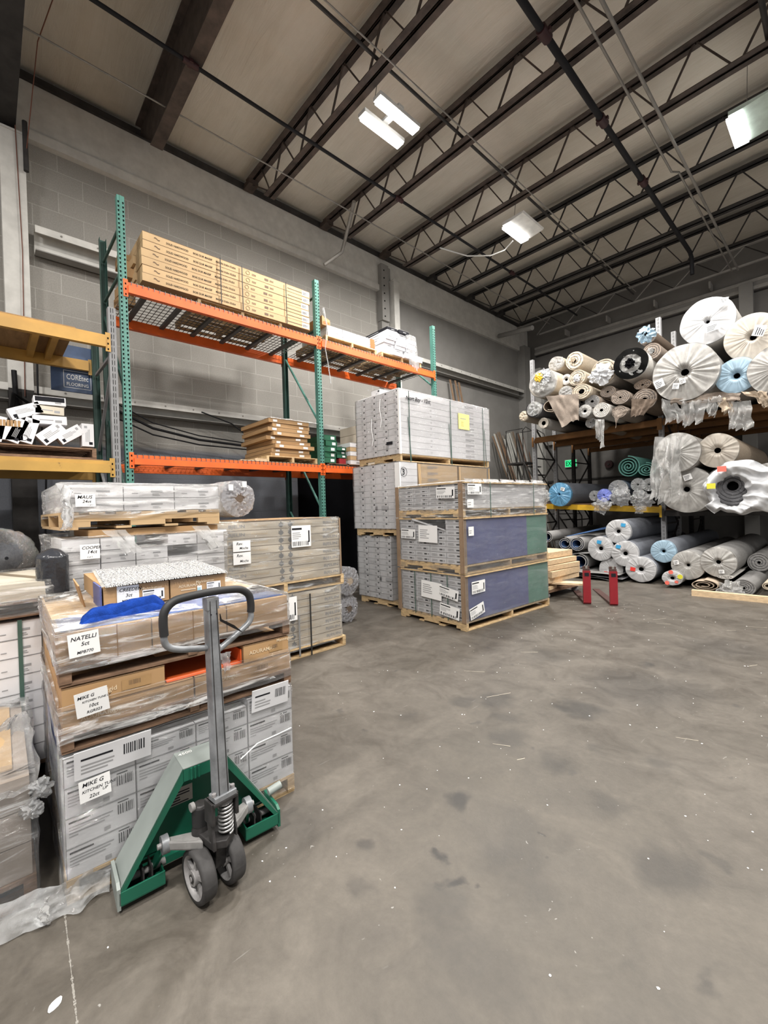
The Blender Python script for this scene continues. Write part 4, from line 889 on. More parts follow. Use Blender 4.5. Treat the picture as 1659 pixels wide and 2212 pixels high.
# ---------------- tan printed load beside the near stack (two high)
BF = (-3.87, 0, 0); BY0, BY1 = 1.48, 2.88
LEAF = [(0, -.5), (.06, -.2), (.3, -.35), (.22, -.12), (.5, -.1), (.33, .08), (.45, .3), (.2, .2), (.12, .42), (0, .6), (-.12, .42), (-.2, .2), (-.45, .3), (-.33, .08), (-.5, -.1), (-.22, -.12), (-.3, -.35), (-.06, -.2)]
def pr_bj(b, w, d, h):
    x = w/2+E1; ay = (0, 0, 1)
    b.text('BJELIN', (x, -d/2+0.14, h*0.3), (0, 1, 0), ay, h*0.55, M_gink, width=0.16); b.text('Hardwood', (x, -d/2+0.36, h*0.33), (0, 1, 0), ay, h*0.5, M_lkink, shear=0.3)
    b.text('BJELIN', (x, d/2-0.22, h*0.3), (0, 1, 0), ay, h*0.5, M_gink, width=0.19); b.rect((x, -d/2, h-0.0035), (0, d, 0), (0, 0, 0.003), M_bink)
    for yy in (0.03-0.05, 0.03+0.055):
        s = h*0.78; b.add([(x, yy+px*s, h*0.48+py*s) for px, py in LEAF], [(0, i, i+1) for i in range(1, len(LEAF)-1)], plain('leaf_print', (0.20, 0.20, 0.20)))
    bars(b, (x, 0.18, h*0.25), (0, 1, 0), ay, 0.26, h*0.4, 2, M_lkink, 4)
for lv, (z0, z1, rows, lvn) in enumerate(((0.115, 0.675, 7, 'lower'), (0.80, 1.42, 8, 'upper'))):
    ph = (z1-z0)/rows
    pallet(BF, -1.08, BY0-0.02, 0.02, BY1+0.03, z0-0.113, 0.11, f'wooden pallet under the {lvn} tan printed load', nb=8, along='x')
    for r in range(rows):
        for c in range(4 if r == rows-1 else 1):
            carton(('bj', lv), BF, -0.13-c*0.262, (BY0+BY1)/2+random.uniform(-.006, .006), z0+ph*r, 0.26, BY1-BY0, ph, M_greykraft,
                   f'tan printed plank carton, {ORD[rows-1-r]} from the top, {lvn} tan load' + ('' if c == 0 else f', {ORD[c]} row back'), f'tan printed cartons of the {lvn} load', pr_bj)
    if lv == 0:
        b = MB(); b.box(-1.04, BY0+0.02, z0, -0.28, BY1-0.02, z1-ph-0.002, M_greykraft)
    else:
        b = MB(); b.box(-1.04, BY0+0.02, z0, -0.28, BY1-0.02, z1-ph-0.002, M_greykraft)
    o = b.build('carton'); put(o, BF, 0, 0, 0); tag(o, f'rear block of the {lvn} tan load behind the printed row', 'carton')
    wv = wrap(BF, -1.06, BY0, 0.0, BY1, z0-0.03 if lv == 0 else z0-0.11, z1+0.008, f'wrinkled clear film around the {lvn} tan printed load', M_wrapgen, 23+lv, 0.016, 0.02)
    hx, hy = 0.53, (BY1-BY0)/2
    if lv == 0:
        vstrap(wv, hx+0.024, hy-0.42, -0.08, z1-z0, M_strapb, nx=1, w=0.016); vstrap(wv, hx+0.024, hy-0.56, -0.06, 0.36, plain('grey_strap', (0.2, 0.2, 0.2)), nx=1, w=0.018)
        shiplabel(wv, (hx+0.027, hy-0.80, 0.32), (0, 1, 0), (0, 0, 1), 0.22, 0.24, 11)
    else:
        shiplabel(wv, (hx+0.030, hy-0.62, 0.45), (0, 1, 0), (0, 0, 1), 0.23, 0.22, 12)
        paper(wv, (hx+0.030, -hy+0.17, 0.46), (0, 1, 0), (0, 0, 1), 0.17, 0.10, hand([('Rev.', 0.03, 0.06, 0.03), ('Mocha', 0.06, 0.02, 0.025)]), 'handwritten_label')
        paper(wv, (hx+0.030, -hy+0.17, 0.34), (0, 1, 0), (0, 0, 1), 0.17, 0.11, hand([('Rev.', 0.03, 0.07, 0.03), ('Mocha', 0.06, 0.02, 0.025)]), 'handwritten_label')
        b = MB(); b.box(-hx, -hy+0.3, z1-z0+0.115, hx, hy-0.1, z1-z0+0.122, M_kraft); b.build('top_sheet', wv)
        b = MB(); b.box(hx-0.03, hy-0.006, 0.1, hx+0.012, hy+0.012, z1-z0+0.11, M_guard); b.build('corner_board', wv)
# ---------------- rear left stack: white cartons on pallets, three high
CF = (-3.30, 0, 0)
for r in range(2):
    for c in range(2):
        carton(('low', 0), CF, -0.60, 0.56+c*0.50, 0.115+r*0.41, 1.15, 0.49, 0.41, M_kraft, f'large plain carton hidden behind the near stack, {("lower", "upper")[r]} {("left", "right")[c]}', 'plain cartons under the white cartons')
pallet(CF, -1.2, 0.31, 0.0, 1.34, 0, 0.113, 'floor pallet of the rear left white stack')
pallet(CF, -1.2, 0.31, 0.0, 1.36, 0.94, 0.10, 'pallet under the middle load of the rear left white stack', M_pine)
def pr_wc(b, w, d, h):
    x = w/2+E1; b.rect((x, d*0.02, h*0.42), (0, d*0.24, 0), (0, 0, h*0.12), M_gink); bars(b, (x, d*0.05, h*0.15), (0, 1, 0), (0, 0, 1), d*0.2, h*0.2, 2, M_gink, 3); b.rect((x, -d*0.35, h*0.3), (0, d*0.12, 0), (0, 0, h*0.05), M_gink)
    b.rect((x, -d/2, h-0.004), (0, d, 0), (0, 0, 0.003), M_gap)
ph = 0.082; z0 = 1.045
for r in range(4):
    for c in range(5):
        if (r == 3 and c == 2) or (r == 2 and c == 3): continue
        carton(('wc', 0), CF, -0.31, 0.335+0.102+c*0.204, z0+r*ph, 0.60, 0.200, ph, M_wcart, f'white carton under the long tan carton, {ORD[3-r]} row down, {ORD[c]} from the left', 'white cartons in the middle load of the rear left stack', pr_wc)
carton('longtan', CF, -0.35, 0.90, z0+4*ph+0.002, 0.62, 0.84, 0.05, M_kraft, 'long flat tan carton lying on the white cartons of the rear left stack')
pallet(CF, -1.2, 0.33, 0.0, 1.32, 1.43, 0.11, 'pallet under the top load of the rear left white stack', M_kraft2)
for r in range(2):
    for c in range(3):
        for q in range(1):
            carton(('mt', 0), CF, -0.60, 0.36+0.16+c*0.32, 1.545+r*0.088, 1.195, 0.317, 0.088, M_wcart, f'white carton, rear left stack top load, {("lower", "upper")[r]} row, {ORD[c]} from the left', 'white cartons in the top load of the rear left stack', pr_wc)
wv = wrap(CF, -1.2, 0.35, 0.0, 1.32, 1.52, 1.725, 'shiny wrinkled film around the top load of the rear left stack', M_wrapheavy, 31, 0.022, 0.05, topin=0.35)
def lab_(t, l): return hand(l)
paper(wv, (0.634, -0.425, 0.055), (0, 1, 0), (0, 0, 1), 0.105, 0.078, hand([('MAUS', 0.009, 0.050, 0.024), ('24ct', 0.035, 0.024, 0.021), ('1 of 1', 0.062, 0.006, 0.010)]), 'handwritten_label')
wv = wrap(CF, -1.2, 0.33, 0.0, 1.37, 0.96, 1.38, 'torn wrinkled film around the middle load of the rear left stack', M_wrapheavy, 33, 0.020, 0.06, topin=0.02)
paper(wv, (0.632, -0.425, 0.285), (0, 1, 0), (0, 0, 1), 0.105, 0.092, hand([('COOPER', 0.008, 0.062, 0.021), ('14ct', 0.035, 0.034, 0.024), ('2 of 2', 0.035, 0.008, 0.010)]), 'handwritten_label')
# ---------------- near stack (the pallet jack stands in front of it)
NF = (-2.085, 0.19, R(-1.6)); ND, NW = 0.99, 1.10
pallet(NF, -NW, 0.0, 0.0, ND, 0, 0.095, 'floor pallet of the near stack, behind the pallet jack', nb=8, along='x')
def pr_near(b, w, d, h):
    x = w/2+E1; ay = (0, 0, 1)
    b.rect((x, -d*0.45, h*0.80), (0, d*0.32, 0), (0, 0, h*0.06), M_ink)
    for k in range(4): b.rect((x, -d*0.45, h*(0.66-k*0.10)), (0, d*(0.60, 0.55, 0.48, 0.12)[k], 0), (0, 0, h*0.035), M_gink)
    b.rect((x, d*0.02, h*0.10), (0, d*0.09, 0), (0, 0, h*0.13), M_gink); barcode(b, (x, d*0.22, h*0.46), (0, 1, 0), ay, d*0.24, h*0.34, M_ink, 5, 10); b.rect((x, d*0.22, h*0.86), (0, d*0.16, 0), (0, 0, h*0.035), M_ink)
    b.rect((x, -d/2, h-0.004), (0, d, 0), (0, 0, 0.0035), M_gap); b.rect((x, -d/2, 0), (0, 0.003, 0), (0, 0, h), M_gap)
for c in range(4):
    for r in range(4):
        if r == 3 and c in (1, 2): hh = 0.085
        else: hh = 0.118
        carton(('nr', hh), NF, -0.155, 0.124+c*0.2475, 0.097+r*0.1185, 0.305, 0.246, hh, M_wcart2, f'white barcode carton behind the pallet jack, {ORD[3-r]} row down, {ORD[c]} from the left', 'white barcode cartons behind the pallet jack', pr_near)
for c in range(3):
    for r in range(4):
        carton(('nrs', 0), NF, -0.47-c*0.27, ND/2, 0.097+r*0.1185, 0.265, ND-0.02, 0.118, M_blue if c == 0 else M_wcart2, f'long carton deep in the near stack, {ORD[r]} layer up, {ORD[c]} row back', 'rear cartons of the near stack')
# two lids tilted out on the top row
for k, (y, zz, w_, lb) in enumerate(((0.17, 0.475, 0.27, 'leftmost'), (0.86, 0.50, 0.20, 'rightmost'))):
    b = MB(); b.box(-0.004, -w_/2, 0, 0, w_/2, 0.115, M_wcart2); b.rect((E1, -w_*0.42, 0.075), (0, w_*0.4, 0), (0, 0, 0.008), M_ink)
    bars(b, (E1, -w_*0.42, 0.02), (0, 1, 0), (0, 0, 1), w_*0.45, 0.045, 3, M_gink, k); barcode(b, (E1, w_*0.12, 0.045), (0, 1, 0), (0, 0, 1), w_*0.3, 0.045, M_ink, k)
    o = b.build('carton_flap'); put(o, NF, 0.012, y, zz); o.rotation_euler = (0, R(8), NF[2]); tag(o, f'{lb} white carton lid tilted out over the top row behind the pallet jack', 'carton flap')
wv = wrap(NF, -NW, 0.0, -0.002, ND, 0.03, 0.575, 'clear film around the white barcode cartons of the near stack', M_wrapthin, 41, 0.012, 0.0, topin=0.15)
paper(wv, (NW/2+0.024, -0.445, 0.355), (0, 1, 0.05), (0, -0.05, 1), 0.105, 0.085, hand([('MIKE G', 0.010, 0.060, 0.018), ('KITCHEN TUNE', 0.008, 0.036, 0.013), ('UP', 0.075, 0.022, 0.012), ('22ct', 0.030, 0.010, 0.015)]), 'handwritten_label')
def pr_adura(txt, t2=None, lab=False):
    def f(b, w, d, h):
        x = w/2+E1; b.text(txt, (x, -d*0.38, h*0.40), (0, 1, 0), (0, 0, 1), h*0.30, M_lkink); b.rect((x, -d/2, h-0.003), (0, d, 0), (0, 0, 0.0025), M_bink)
        b.rect((x, d*0.05, h*0.25), (0, d*0.30, 0), (0, 0, h*0.5), plain('pale_tan_patch', (0.36, 0.22, 0.10))); barcode(b, (x+0.0004, d*0.12, h*0.45), (0, 1, 0), (0, 0, 1), d*0.12, h*0.22, M_bink, 3)
        if t2: b.text(t2, (x, d*0.22, h*0.78), (0, 1, 0), (0, 0, 1), h*0.24, M_lkink)
    return f
pallet(NF, -NW, 0.0, 0.0, ND, 0.585, 0.075, 'pallet under the second load of the near stack', M_dwood, nb=8, along='x')
zz = 0.662
for c in range(2): carton(('ad', c), NF, -0.155, 0.25+c*0.495, zz, 0.30, 0.49, 0.088, M_kraft, f'{("left", "right")[c]} kraft carton, lower row of the second load in the near stack', 'kraft plank cartons of the near stack', pr_adura('ADURARigid'))
carton('adL', NF, -0.155, 0.19, zz+0.09, 0.30, 0.37, 0.088, M_kraft, 'kraft carton at the left above the crumpled label, second load of the near stack', 'kraft plank cartons of the near stack', pr_adura('ADURARigid'))
carton('adR', NF, -0.155, 0.86, zz+0.09, 0.30, 0.25, 0.088, M_kraft, 'kraft carton at the right beside the orange gap, second load of the near stack', 'kraft plank cartons of the near stack', pr_adura('ADURAMAX', 'Mannington'))
b = MB(); b.box(-0.30, 0.385, 0, -0.02, 0.73, 0.006, M_orflap); b.box(-0.30, 0.725, 0, -0.02, 0.731, 0.07, M_orflap); o = b.build('liner_sheet'); put(o, NF, 0, 0, zz+0.09); tag(o, 'orange liner showing in the gap between the kraft cartons of the near stack', 'liner')
for r in range(2): carton(('adb', 0), NF, -0.70, ND/2, zz+r*0.09, 0.76, ND-0.01, 0.088, M_kraft, f'rear kraft carton, {("lower", "upper")[r]} row of the second load in the near stack', 'rear kraft cartons of the near stack')
wv = wrap(NF, -NW, 0.0, 0.0, ND, 0.63, 0.765, 'shiny film around the lower kraft cartons of the near stack', M_wrapheavy, 43, 0.014, 0.03, topin=0.01)
paper(wv, (NW/2+0.026, -0.445, 0.090), (0, 1, 0.08), (0.1, -0.10, 1), 0.110, 0.10, hand([('MIKE G', 0.008, 0.074, 0.014), ('KITCHEN TUNE UP', 0.022, 0.056, 0.009), ('10ct', 0.040, 0.032, 0.015), ('RGR023', 0.032, 0.010, 0.012)]), 'handwritten_label')
pallet(NF, -NW, 0.0, 0.0, ND, 0.845, 0.08, 'pallet under the top kraft load of the near stack', M_dwood, nb=8, along='x')
zz = 0.927
for c in range(3): carton(('nt', c), NF, -0.155, 0.164+c*0.3295, zz, 0.30, 0.327, 0.128, M_kraft, f'{("left", "middle", "right")[c]} kraft carton, front row of the top load, near stack', 'top kraft cartons of the near stack', None)
for c in range(3): carton(('ntb', c), NF, -0.435-c*0.262, ND/2, zz, 0.258, ND-0.004, 0.128, M_kraft2, f'long kraft carton in the {ORD[c+1]} row of the top load of the near stack', 'top kraft cartons of the near stack', None)
b = MB(); b.box(-0.32, 0.012, 0, -0.03, ND-0.012, 0.002, plain('blue_print_sheet', (0.10, 0.17, 0.40), 0.3, var=0.1)); o = b.build('sheet'); put(o, NF, 0, 0, zz+0.128); tag(o, 'blue printed sheet lying along the front edge on top of the near stack', 'sheet')
wv = wrap(NF, -NW, 0.0, 0.0, ND, 0.905, 1.062, 'shiny film around the top kraft load of the near stack', M_wrapheavy, 45, 0.012, 0.02, topin=0.30)
paper(wv, (NW/2+0.021, -0.462, 0.053), (0, 1, 0.06), (0, -0.06, 1), 0.102, 0.092, hand([('NATELLI', 0.008, 0.064, 0.018), ('5ct', 0.04, 0.040, 0.017), ('MPB770', 0.024, 0.010, 0.013)]), 'handwritten_label')
for k, y in enumerate((-0.30, 0.0, 0.26)): vstrap(wv, NW/2+0.016, y, 0.025, 0.155, plain('dark_seam', (0.18, 0.11, 0.06)), nx=1, w=0.003)
# cartons, carpet sample and cloth on top
TF = (-2.42, 0.40, R(-2.0)); zt = 1.066
def pr_top(t1, t2, sm):
    def f(b, w, d, h):
        x = w/2+E1; b.text(t1, (x, d/2-(0.16 if sm else 0.13), h*0.66), (0, 1, 0), (0, 0, 1), h*0.20, M_lkink)
        if t2: b.text(t2, (x, -d*0.36, h*0.52), (0, 1, 0), (0, 0, 1), h*0.20, M_lkink); bars(b, (x, -d*0.32, h*0.36), (0, 1, 0), (0, 0, 1), 0.08, 0.012, 1, M_lkink)
    return f
c1 = carton('top1', TF, -0.16, 0.145, zt, 0.32, 0.288, 0.102, M_kraft, 'left kraft carton with a handwritten label on top of the near stack', None, pr_top('Mannington', None, 0))
shiplabel(c1, (0.1616, 0.02, 0.012), (0, 1, 0), (0, 0, 1), 0.10, 0.055, 20)
paper(c1, (0.1616, -0.09, 0.004), (0, 1, 0.0), (0, 0, 1), 0.095, 0.095, hand([('CREEDEN', 0.008, 0.068, 0.018), ('3ct', 0.035, 0.040, 0.018), ('M2P481', 0.018, 0.014, 0.016)]), 'handwritten_label')
c2 = carton('top2', TF, -0.16, 0.438, zt, 0.32, 0.288, 0.102, M_kraft, 'right kraft carton printed in pale letters on top of the near stack', None, pr_top('Mannington', 'ADURAMAX', 1))
shiplabel(c2, (0.1616, 0.04, 0.02), (0, 1, 0), (0, 0, 1), 0.075, 0.045, 21)
paper(c2, (0.1616, -0.01, 0.022), (0, 1, 0), (0, 0, 1), 0.024, 0.03, lambda b, o, ax, ay: bars(b, o+ay*0.008, ax, ay, 0.02, 0.015, 2, plain('teal_print', (0.1, 0.45, 0.5))), 'small_label')
carton('top3', TF, -0.56, 0.29, zt, 0.46, 0.575, 0.098, M_kraft, 'rear kraft carton under the speckled carpet sample on the near stack')
b = MB(); b.prism([(0, 0, 0), (0.22, 0, 0), (0.30, 0, 0.12), (0.05, 0, 0.13)], (0, -0.006, 0), M_kraft); o = b.build('carton_flap'); o.location = (-2.78, 0.36, zt); o.rotation_euler = (R(14), 0, R(-3)); tag(o, 'open carton flap standing at the left of the cartons on the near stack', 'carton flap')
b = MB(); b.box(-0.25, -0.012, 0, -0.02, -0.004, 0.105, M_blue); o = b.build('card_sheet'); put(o, TF, 0, 0, zt); tag(o, 'blue card edge between the flap and the left top carton', 'card')
def carpet_sample():
    m, nt, b = newmat('speckled_carpet'); v = coords(nt, (1, 1, 1))
    n = nz(nt, v, 110, 2, 0.8); r = ramp(nt, n, [(0.42, (0.05, 0.055, 0.07)), (0.50, (0.24, 0.24, 0.25)), (0.58, (0.62, 0.61, 0.58))])
    lnk(nt, r.outputs[0], b.inputs['Base Color']); b.inputs['Roughness'].default_value = 0.95
    bp = nd(nt, 'ShaderNodeBump'); bp.inputs['Strength'].default_value = 0.7; bp.inputs['Distance'].default_value = 0.004; lnk(nt, n, bp.inputs['Height']); lnk(nt, bp.outputs[0], b.inputs['Normal'])
    return m
M_speck = carpet_sample(); M_stripe = plain('carpet_white_line', (0.55, 0.54, 0.51), 0.9)
q = [Vector((-2.40, 0.405, zt+0.106)), Vector((-2.385, 0.985, zt+0.110)), Vector((-3.22, 1.10, zt+0.105)), Vector((-3.20, 0.49, zt+0.105))]
t = thing('carpet_sample', 'speckled grey carpet sample with light stripes on top of the near stack', 'carpet sample', (0, 0, 0))
def qs(u, v_, dz=0): return (q[0]*(1-u)+q[1]*u)*(1-v_)+(q[3]*(1-u)+q[2]*u)*v_+Vector((0, 0, dz+0.003*nv((u*3, v_*3, 0), 1.0, 2)))
b = MB(); b.grid(lambda i, j: qs(i, j, 0.008), 24, 16, M_speck); b.grid(lambda i, j: qs(i, j, 0.0), 24, 16, M_cdark)
for k in range(24): b.add([qs(k/24, 0, 0), qs((k+1)/24, 0, 0), qs((k+1)/24, 0, 0.008), qs(k/24, 0, 0.008)], [(0, 1, 2, 3)], M_cdark)
for k in range(16): b.add([qs(0, k/16, 0), qs(0, (k+1)/16, 0), qs(0, (k+1)/16, 0.008), qs(0, k/16, 0.008)], [(0, 1, 2, 3)], M_cdark)
b.build('pile', t)
b = MB()
for u in (0.22, 0.44, 0.66, 0.86):
    for k in range(16): b.add([qs(u, k/16, 0.010), qs(u+0.006, k/16, 0.010), qs(u+0.006, (k+1)/16, 0.010), qs(u, (k+1)/16, 0.010)], [(0, 1, 2, 3)], M_stripe)
b.build('stripe', t)
b = MB(); random.seed(5)
for k in range(110):
    u = k/110; p = qs(u, 0, 0.006); b.bar(p, p+Vector((0.014, random.uniform(-.004, .004), -0.006)), 0.0022, 0.0022, M_stripe)
for k in range(70):
    u = k/70; p = qs(0, u, 0.006); b.bar(p, p+Vector((random.uniform(-.004, .004), -0.014, -0.004)), 0.0022, 0.0022, M_stripe)
o = b.build('fringe', t); o['kind'] = 'stuff'
# blue cloth
M_cloth = plain('bright_blue_cloth', (0.008, 0.040, 0.24), 0.9, var=0.2, scale=30, bump=0.5, bscale=200, spec=0.1)
t = thing('folded_cloth', 'bright blue folded cloth on the front edge of the near stack', 'cloth', (0, 0, 0))
def cl(layer, dz, sh):
    def f(i, j):
        x = -2.18+0.10*(j-0.5)*(1.0-0.2*i)-0.05*i+0.03*sh; y = 0.275+0.345*i+0.01*math.sin(j*5)
        e_ = min(1, min(i, 1-i)*7, min(j, 1-j)*5)
        z = zt-0.008+dz*e_**0.5+0.005*nv((i*5, j*4, layer), 1.6, layer)+0.006*math.sin(i*9+layer)*e_*j+0.016*i*e_
        return (x, y, max(zt-0.004, z))
    return f
b = MB(); b.grid(cl(1, 0.026, 0), 30, 12, M_cloth); b.build('lower_fold', t)
b = MB(); b.grid(cl(2, 0.056, -0.4), 30, 12, M_cloth); b.build('upper_fold', t)
# ---------------- near left load with torn film
LF = (-2.20, 0.108, R(-1.0))
pallet(LF, -1.0, -1.15, 0.0, 0.0, 0, 0.11, 'floor pallet of the near left load', M_dwood, nb=7, along='x')
M_nl = plain('grey_tan_wrapped_card', (0.34, 0.29, 0.25), 0.6, var=0.1)
for r in range(3): carton(('nl', 0), LF, -0.48, -0.56, 0.112+r*0.130, 0.94, 1.10, 0.128, M_nl, f'grey tan carton layer of the near left load, {ORD[r]} from the floor', 'layers of the near left load')
b = MB(); b.box(-0.90, -0.90, 0, -0.10, -0.06, 0.006, M_kraft2)
for k in range(10): b.rect((-0.86, -0.87+k*0.085, 0.0066), (0.74, 0, 0), (0, 0.004, 0), M_creamc)
o = b.build('top_card'); put(o, LF, 0, 0, 0.503); tag(o, 'tan card sheet on top of the near left load', 'card')
b = MB(); b.box(-0.30, -0.95, 0, -0.005, -0.30, 0.004, M_orflap); o = b.build('liner_sheet'); put(o, LF, 0, 0, 0.511); tag(o, 'orange liner edge on top of the near left load', 'liner')
wrap(LF, -0.96, -1.12, 0.0, 0.0, 0.02, 0.508, 'thick cloudy film around the near left load', M_wrapgen, 51, 0.018, 0.05, topin=0.14)
# ---------------- left stack with cream top
SF = (-3.20, 0.268, 0)
pallet(SF, -0.82, -1.1, 0.0, 0.0, 0, 0.11, 'floor pallet of the left stack with the cream top', M_dwood, nb=7, along='x')
for r in range(8):
    for c in range(2): carton(('ls', 0), SF, -0.41, -0.045-0.11-c*0.215, 0.112+r*0.103, 0.80, 0.213, 0.102, M_wcart, f'white carton of the left stack under the cream top, {ORD[7-r]} from the top, {("right", "left")[c]} column', 'white cartons of the left stack', pr_wc)
b = MB(); b.box(-0.002, -0.045, 0.11, 0.014, 0.0, 0.94, M_guard); b.box(-0.05, -0.012, 0.11, 0.01, 0.0, 0.94, M_guard); o = b.build('corner_board'); put(o, SF, 0, 0, 0); tag(o, 'brown corner board down the right edge of the left stack', 'corner board')
b = MB(); b.box(0.004, -0.155, 0.11, 0.008, -0.135, 0.94, M_strapg); o = b.build('strap'); put(o, SF, 0, 0, 0); tag(o, 'green strap down the front of the left stack', 'strap')
pallet(SF, -0.84, -1.1, 0.02, 0.01, 0.955, 0.09, 'pallet between the white cartons and the cream top of the left stack', M_dwood, nb=7, along='x')
o = carton('cream', SF, -0.41, -0.55, 1.05, 0.84, 1.11, 0.095, M_creamc, 'cream carton on top of the left stack')
b = MB(); b.box(-0.33, 0.05, 0.0955, 0.33, 0.10, 0.0962, plain('clear_brown_tape', (0.34, 0.27, 0.19), 0.3)); o2 = b.build('tape', o); o2.rotation_euler = (0, 0, R(20)); o2.location = (0, 0.36, 0)
wrap(SF, -0.84, -1.1, 0.02, 0.01, 0.97, 1.150, 'pale film around the cream top of the left stack', M_wrapheavy, 53, 0.008, 0.03, topin=0.05)
# ---------------- hardwood cartons on the upper deck
UF = (XF-0.04, 0, 0)
def pr_hw(b, w, d, h):
    x = w/2+E1; ay = (0, 0, 1); yy = -d/2
    b.text('~', (x, yy+0.13, h*0.30), (0, 1, -0.3), ay, h*1.2, M_bink, width=0.07)
    b.text('SOLID HARDWOOD', (x, yy+0.27, h*0.33), (0, 1, 0), ay, h*0.36, M_ink, width=0.27)
    b.text('BOIS DUR MASSIF', (x, yy+0.60, h*0.33), (0, 1, 0), ay, h*0.36, M_ink, width=0.25)
    b.text('MADERA DURA SÓLIDA', (x, yy+0.90, h*0.33), (0, 1, 0), ay, h*0.36, M_ink, width=0.28)
    for y2 in (1.36, 1.42): b.tube([(x, yy+y2+0.028*math.cos(a), h*0.5+0.028*math.sin(a)) for a in [R(k*30) for k in range(13)]], 0.0018, M_bink, 4) if y2 == 1.36 else bars(b, (x, yy+y2, h*0.35), (0, 1, 0), ay, 0.07, h*0.3, 2, M_bink)
    b.rect((x, yy+1.62, h*0.3), (0, 0.06, 0), (0, 0, h*0.32), M_bink); bars(b, (x, yy+1.70, h*0.35), (0, 1, 0), ay, 0.07, h*0.3, 2, M_bink)
    bars(b, (x, yy+2.0, h*0.4), (0, 1, 0), ay, 0.36, h*0.22, 1, M_bink)
    b.rect((x, d/2-0.14, h*0.12), (0, 0.13, 0), (0, 0, h*0.76), M_paper); bars(b, (x+0.0005, d/2-0.13, h*0.3), (0, 1, 0), ay, 0.10, h*0.4, 2, M_ink)
    b.rect((x, yy, h-0.003), (0, d, 0), (0, 0, 0.003), M_bink)
pallet(UF, -1.0, 2.15, -0.06, 3.40, 4.285, 0.10, 'pale pallet under the hardwood cartons on the upper orange deck', M_pine, nb=8, along='x')
random.seed(21)
for r in range(6):
    for c in range(4 if r == 5 else 2):
        dy = random.uniform(-.03, .03) if r in (1, 3) else 0.0; 
        carton(('hw', 0), UF, -0.16-c*0.25+(0.015 if r == 0 else 0)+random.uniform(-.006, .006), 1.49+1.19+dy+(0.02 if r > 3 else 0), 4.388+r*0.103, 0.245, 2.40, 0.101, M_kraft2, f'long tan hardwood carton on the upper deck, {ORD[5-r]} down, {ORD[c]} row back', 'long hardwood cartons on the upper orange deck', pr_hw)
for k, y in enumerate((2.45, 2.76, 3.46)): 
    b = MB(); b.box(0.0, -0.006, 0, 0.004, 0.006, 0.63, M_strapb); o = b.build('strap'); o.location = (UF[0]-0.012, y, 4.378); tag(o, f'{ORD[k]} black strap from the left round the long hardwood cartons', 'strap', 'black straps on the hardwood cartons')
for k in range(5):
    o = carton(('hs', 0), UF, -0.55-random.uniform(0, .2), 1.44, 4.30+k*0.13, 0.30, 0.16, 0.12, M_wcart if k == 4 else M_kraft, f'battered short carton left of the hardwood cartons, {ORD[4-k]} from the top', 'battered short cartons', None, random.uniform(-.3, .3))
# white cartons on the upper right bay
pallet(UF, -0.95, 4.18, -0.02, 5.30, 4.285, 0.11, 'pale pallet under the low white cartons, upper right orange bay', M_pine, nb=8, along='x')
def pr_sm(b, w, d, h): 
    x = w/2+E1; b.rect((x, -d*0.1, h*0.35), (0, d*0.3, 0), (0, 0, h*0.2), M_gink); b.rect((x, -d/2, h-0.003), (0, d, 0), (0, 0, 0.003), M_gink); y = -d/2-E1; b.rect((-w*0.3, y, h*0.35), (w*0.5, 0, 0), (0, 0, h*0.2), M_gink)
for r in range(3):
    for c in range(3): carton(('ur', 0), UF, -0.45, 4.40+c*0.31, 4.397+r*0.062, 0.80, 0.30, 0.060, M_wcart2, f'thin white carton on the upper right deck, {ORD[2-r]} from the top, {ORD[c]} from the left', 'thin white cartons on the upper right deck', pr_sm)
b = MB(); b.prism([(0, 0, 0), (0, 0.16, 0), (0, 0.16, 0.10), (0, 0, 0.15)], (-0.5, 0, 0), M_kraft); b.box(0.001, 0.02, 0.02, 0.003, 0.15, 0.06, M_orflap); o = b.build('carton'); o.location = (UF[0]-0.08, 4.16, 4.58); tag(o, 'open kraft carton with orange inside on the thin white cartons', 'carton')
b = MB(); b.box(0.0, 0.0, 0.0, 0.004, 0.10, 0.16, M_orflap); o = b.build('torn_flap'); o.location = (UF[0]-0.02, 5.16, 4.40); o.rotation_euler = (0.1, 0, 0); tag(o, 'torn orange flap at the right end of the thin white cartons', 'flap')
pallet(UF, -1.0, 5.42, -0.02, 6.50, 4.285, 0.11, 'pale pallet under the tumbled white cartons, upper right orange bay', M_pine, nb=8, along='x')
random.seed(8); n_ = 0
for r in range(8):
    for c in range(3 if r > 1 else 4):
        if c == 2 and r > 5: continue
        y = 5.58+c*0.27+(0.02*r); n_ += 1
        carton(('ur2', r == 7), UF, -0.42+random.uniform(-.03, .03), y+random.uniform(-.02, .02), 4.397+r*0.064, 0.84, 0.26, 0.060, M_ink if r == 7 and c == 0 else M_wcart2, f'white carton of the tumbled upper right pile, {ORD[7-r]} layer down, {ORD[c]} from the left', 'tumbled white cartons on the upper right deck', pr_sm, random.uniform(-.05, .05))
b = MB(); b.grid(lambda i, j: (UF[0]+0.03+0.05*math.sin(i*3)+0.02*nv((i*4, j*4, 0), 2, 3), 6.02+0.28*i+0.10*(1-j), 4.22+0.62*j-0.10*i*(1-j)+0.02*nv((i*5, j*5, 2), 2, 1)), 14, 24, M_clear); tag(b.build('plastic_sheet'), 'torn plastic hanging off the tumbled white cartons by the right green post', 'plastic sheet')
b = MB(); b.tube([(XF+0.06, 4.06, 4.75), (XF+0.10, 4.10, 4.45), (XF+0.07, 4.07, 4.1), (XF+0.07, 4.12, 3.85), (XF+0.08, 4.15, 3.55)], [0.02, 0.012, 0.008, 0.008, 0.010], M_clear, 6); tag(b.build('plastic_strip'), 'strip of plastic hanging in front of the middle green post', 'plastic strip')
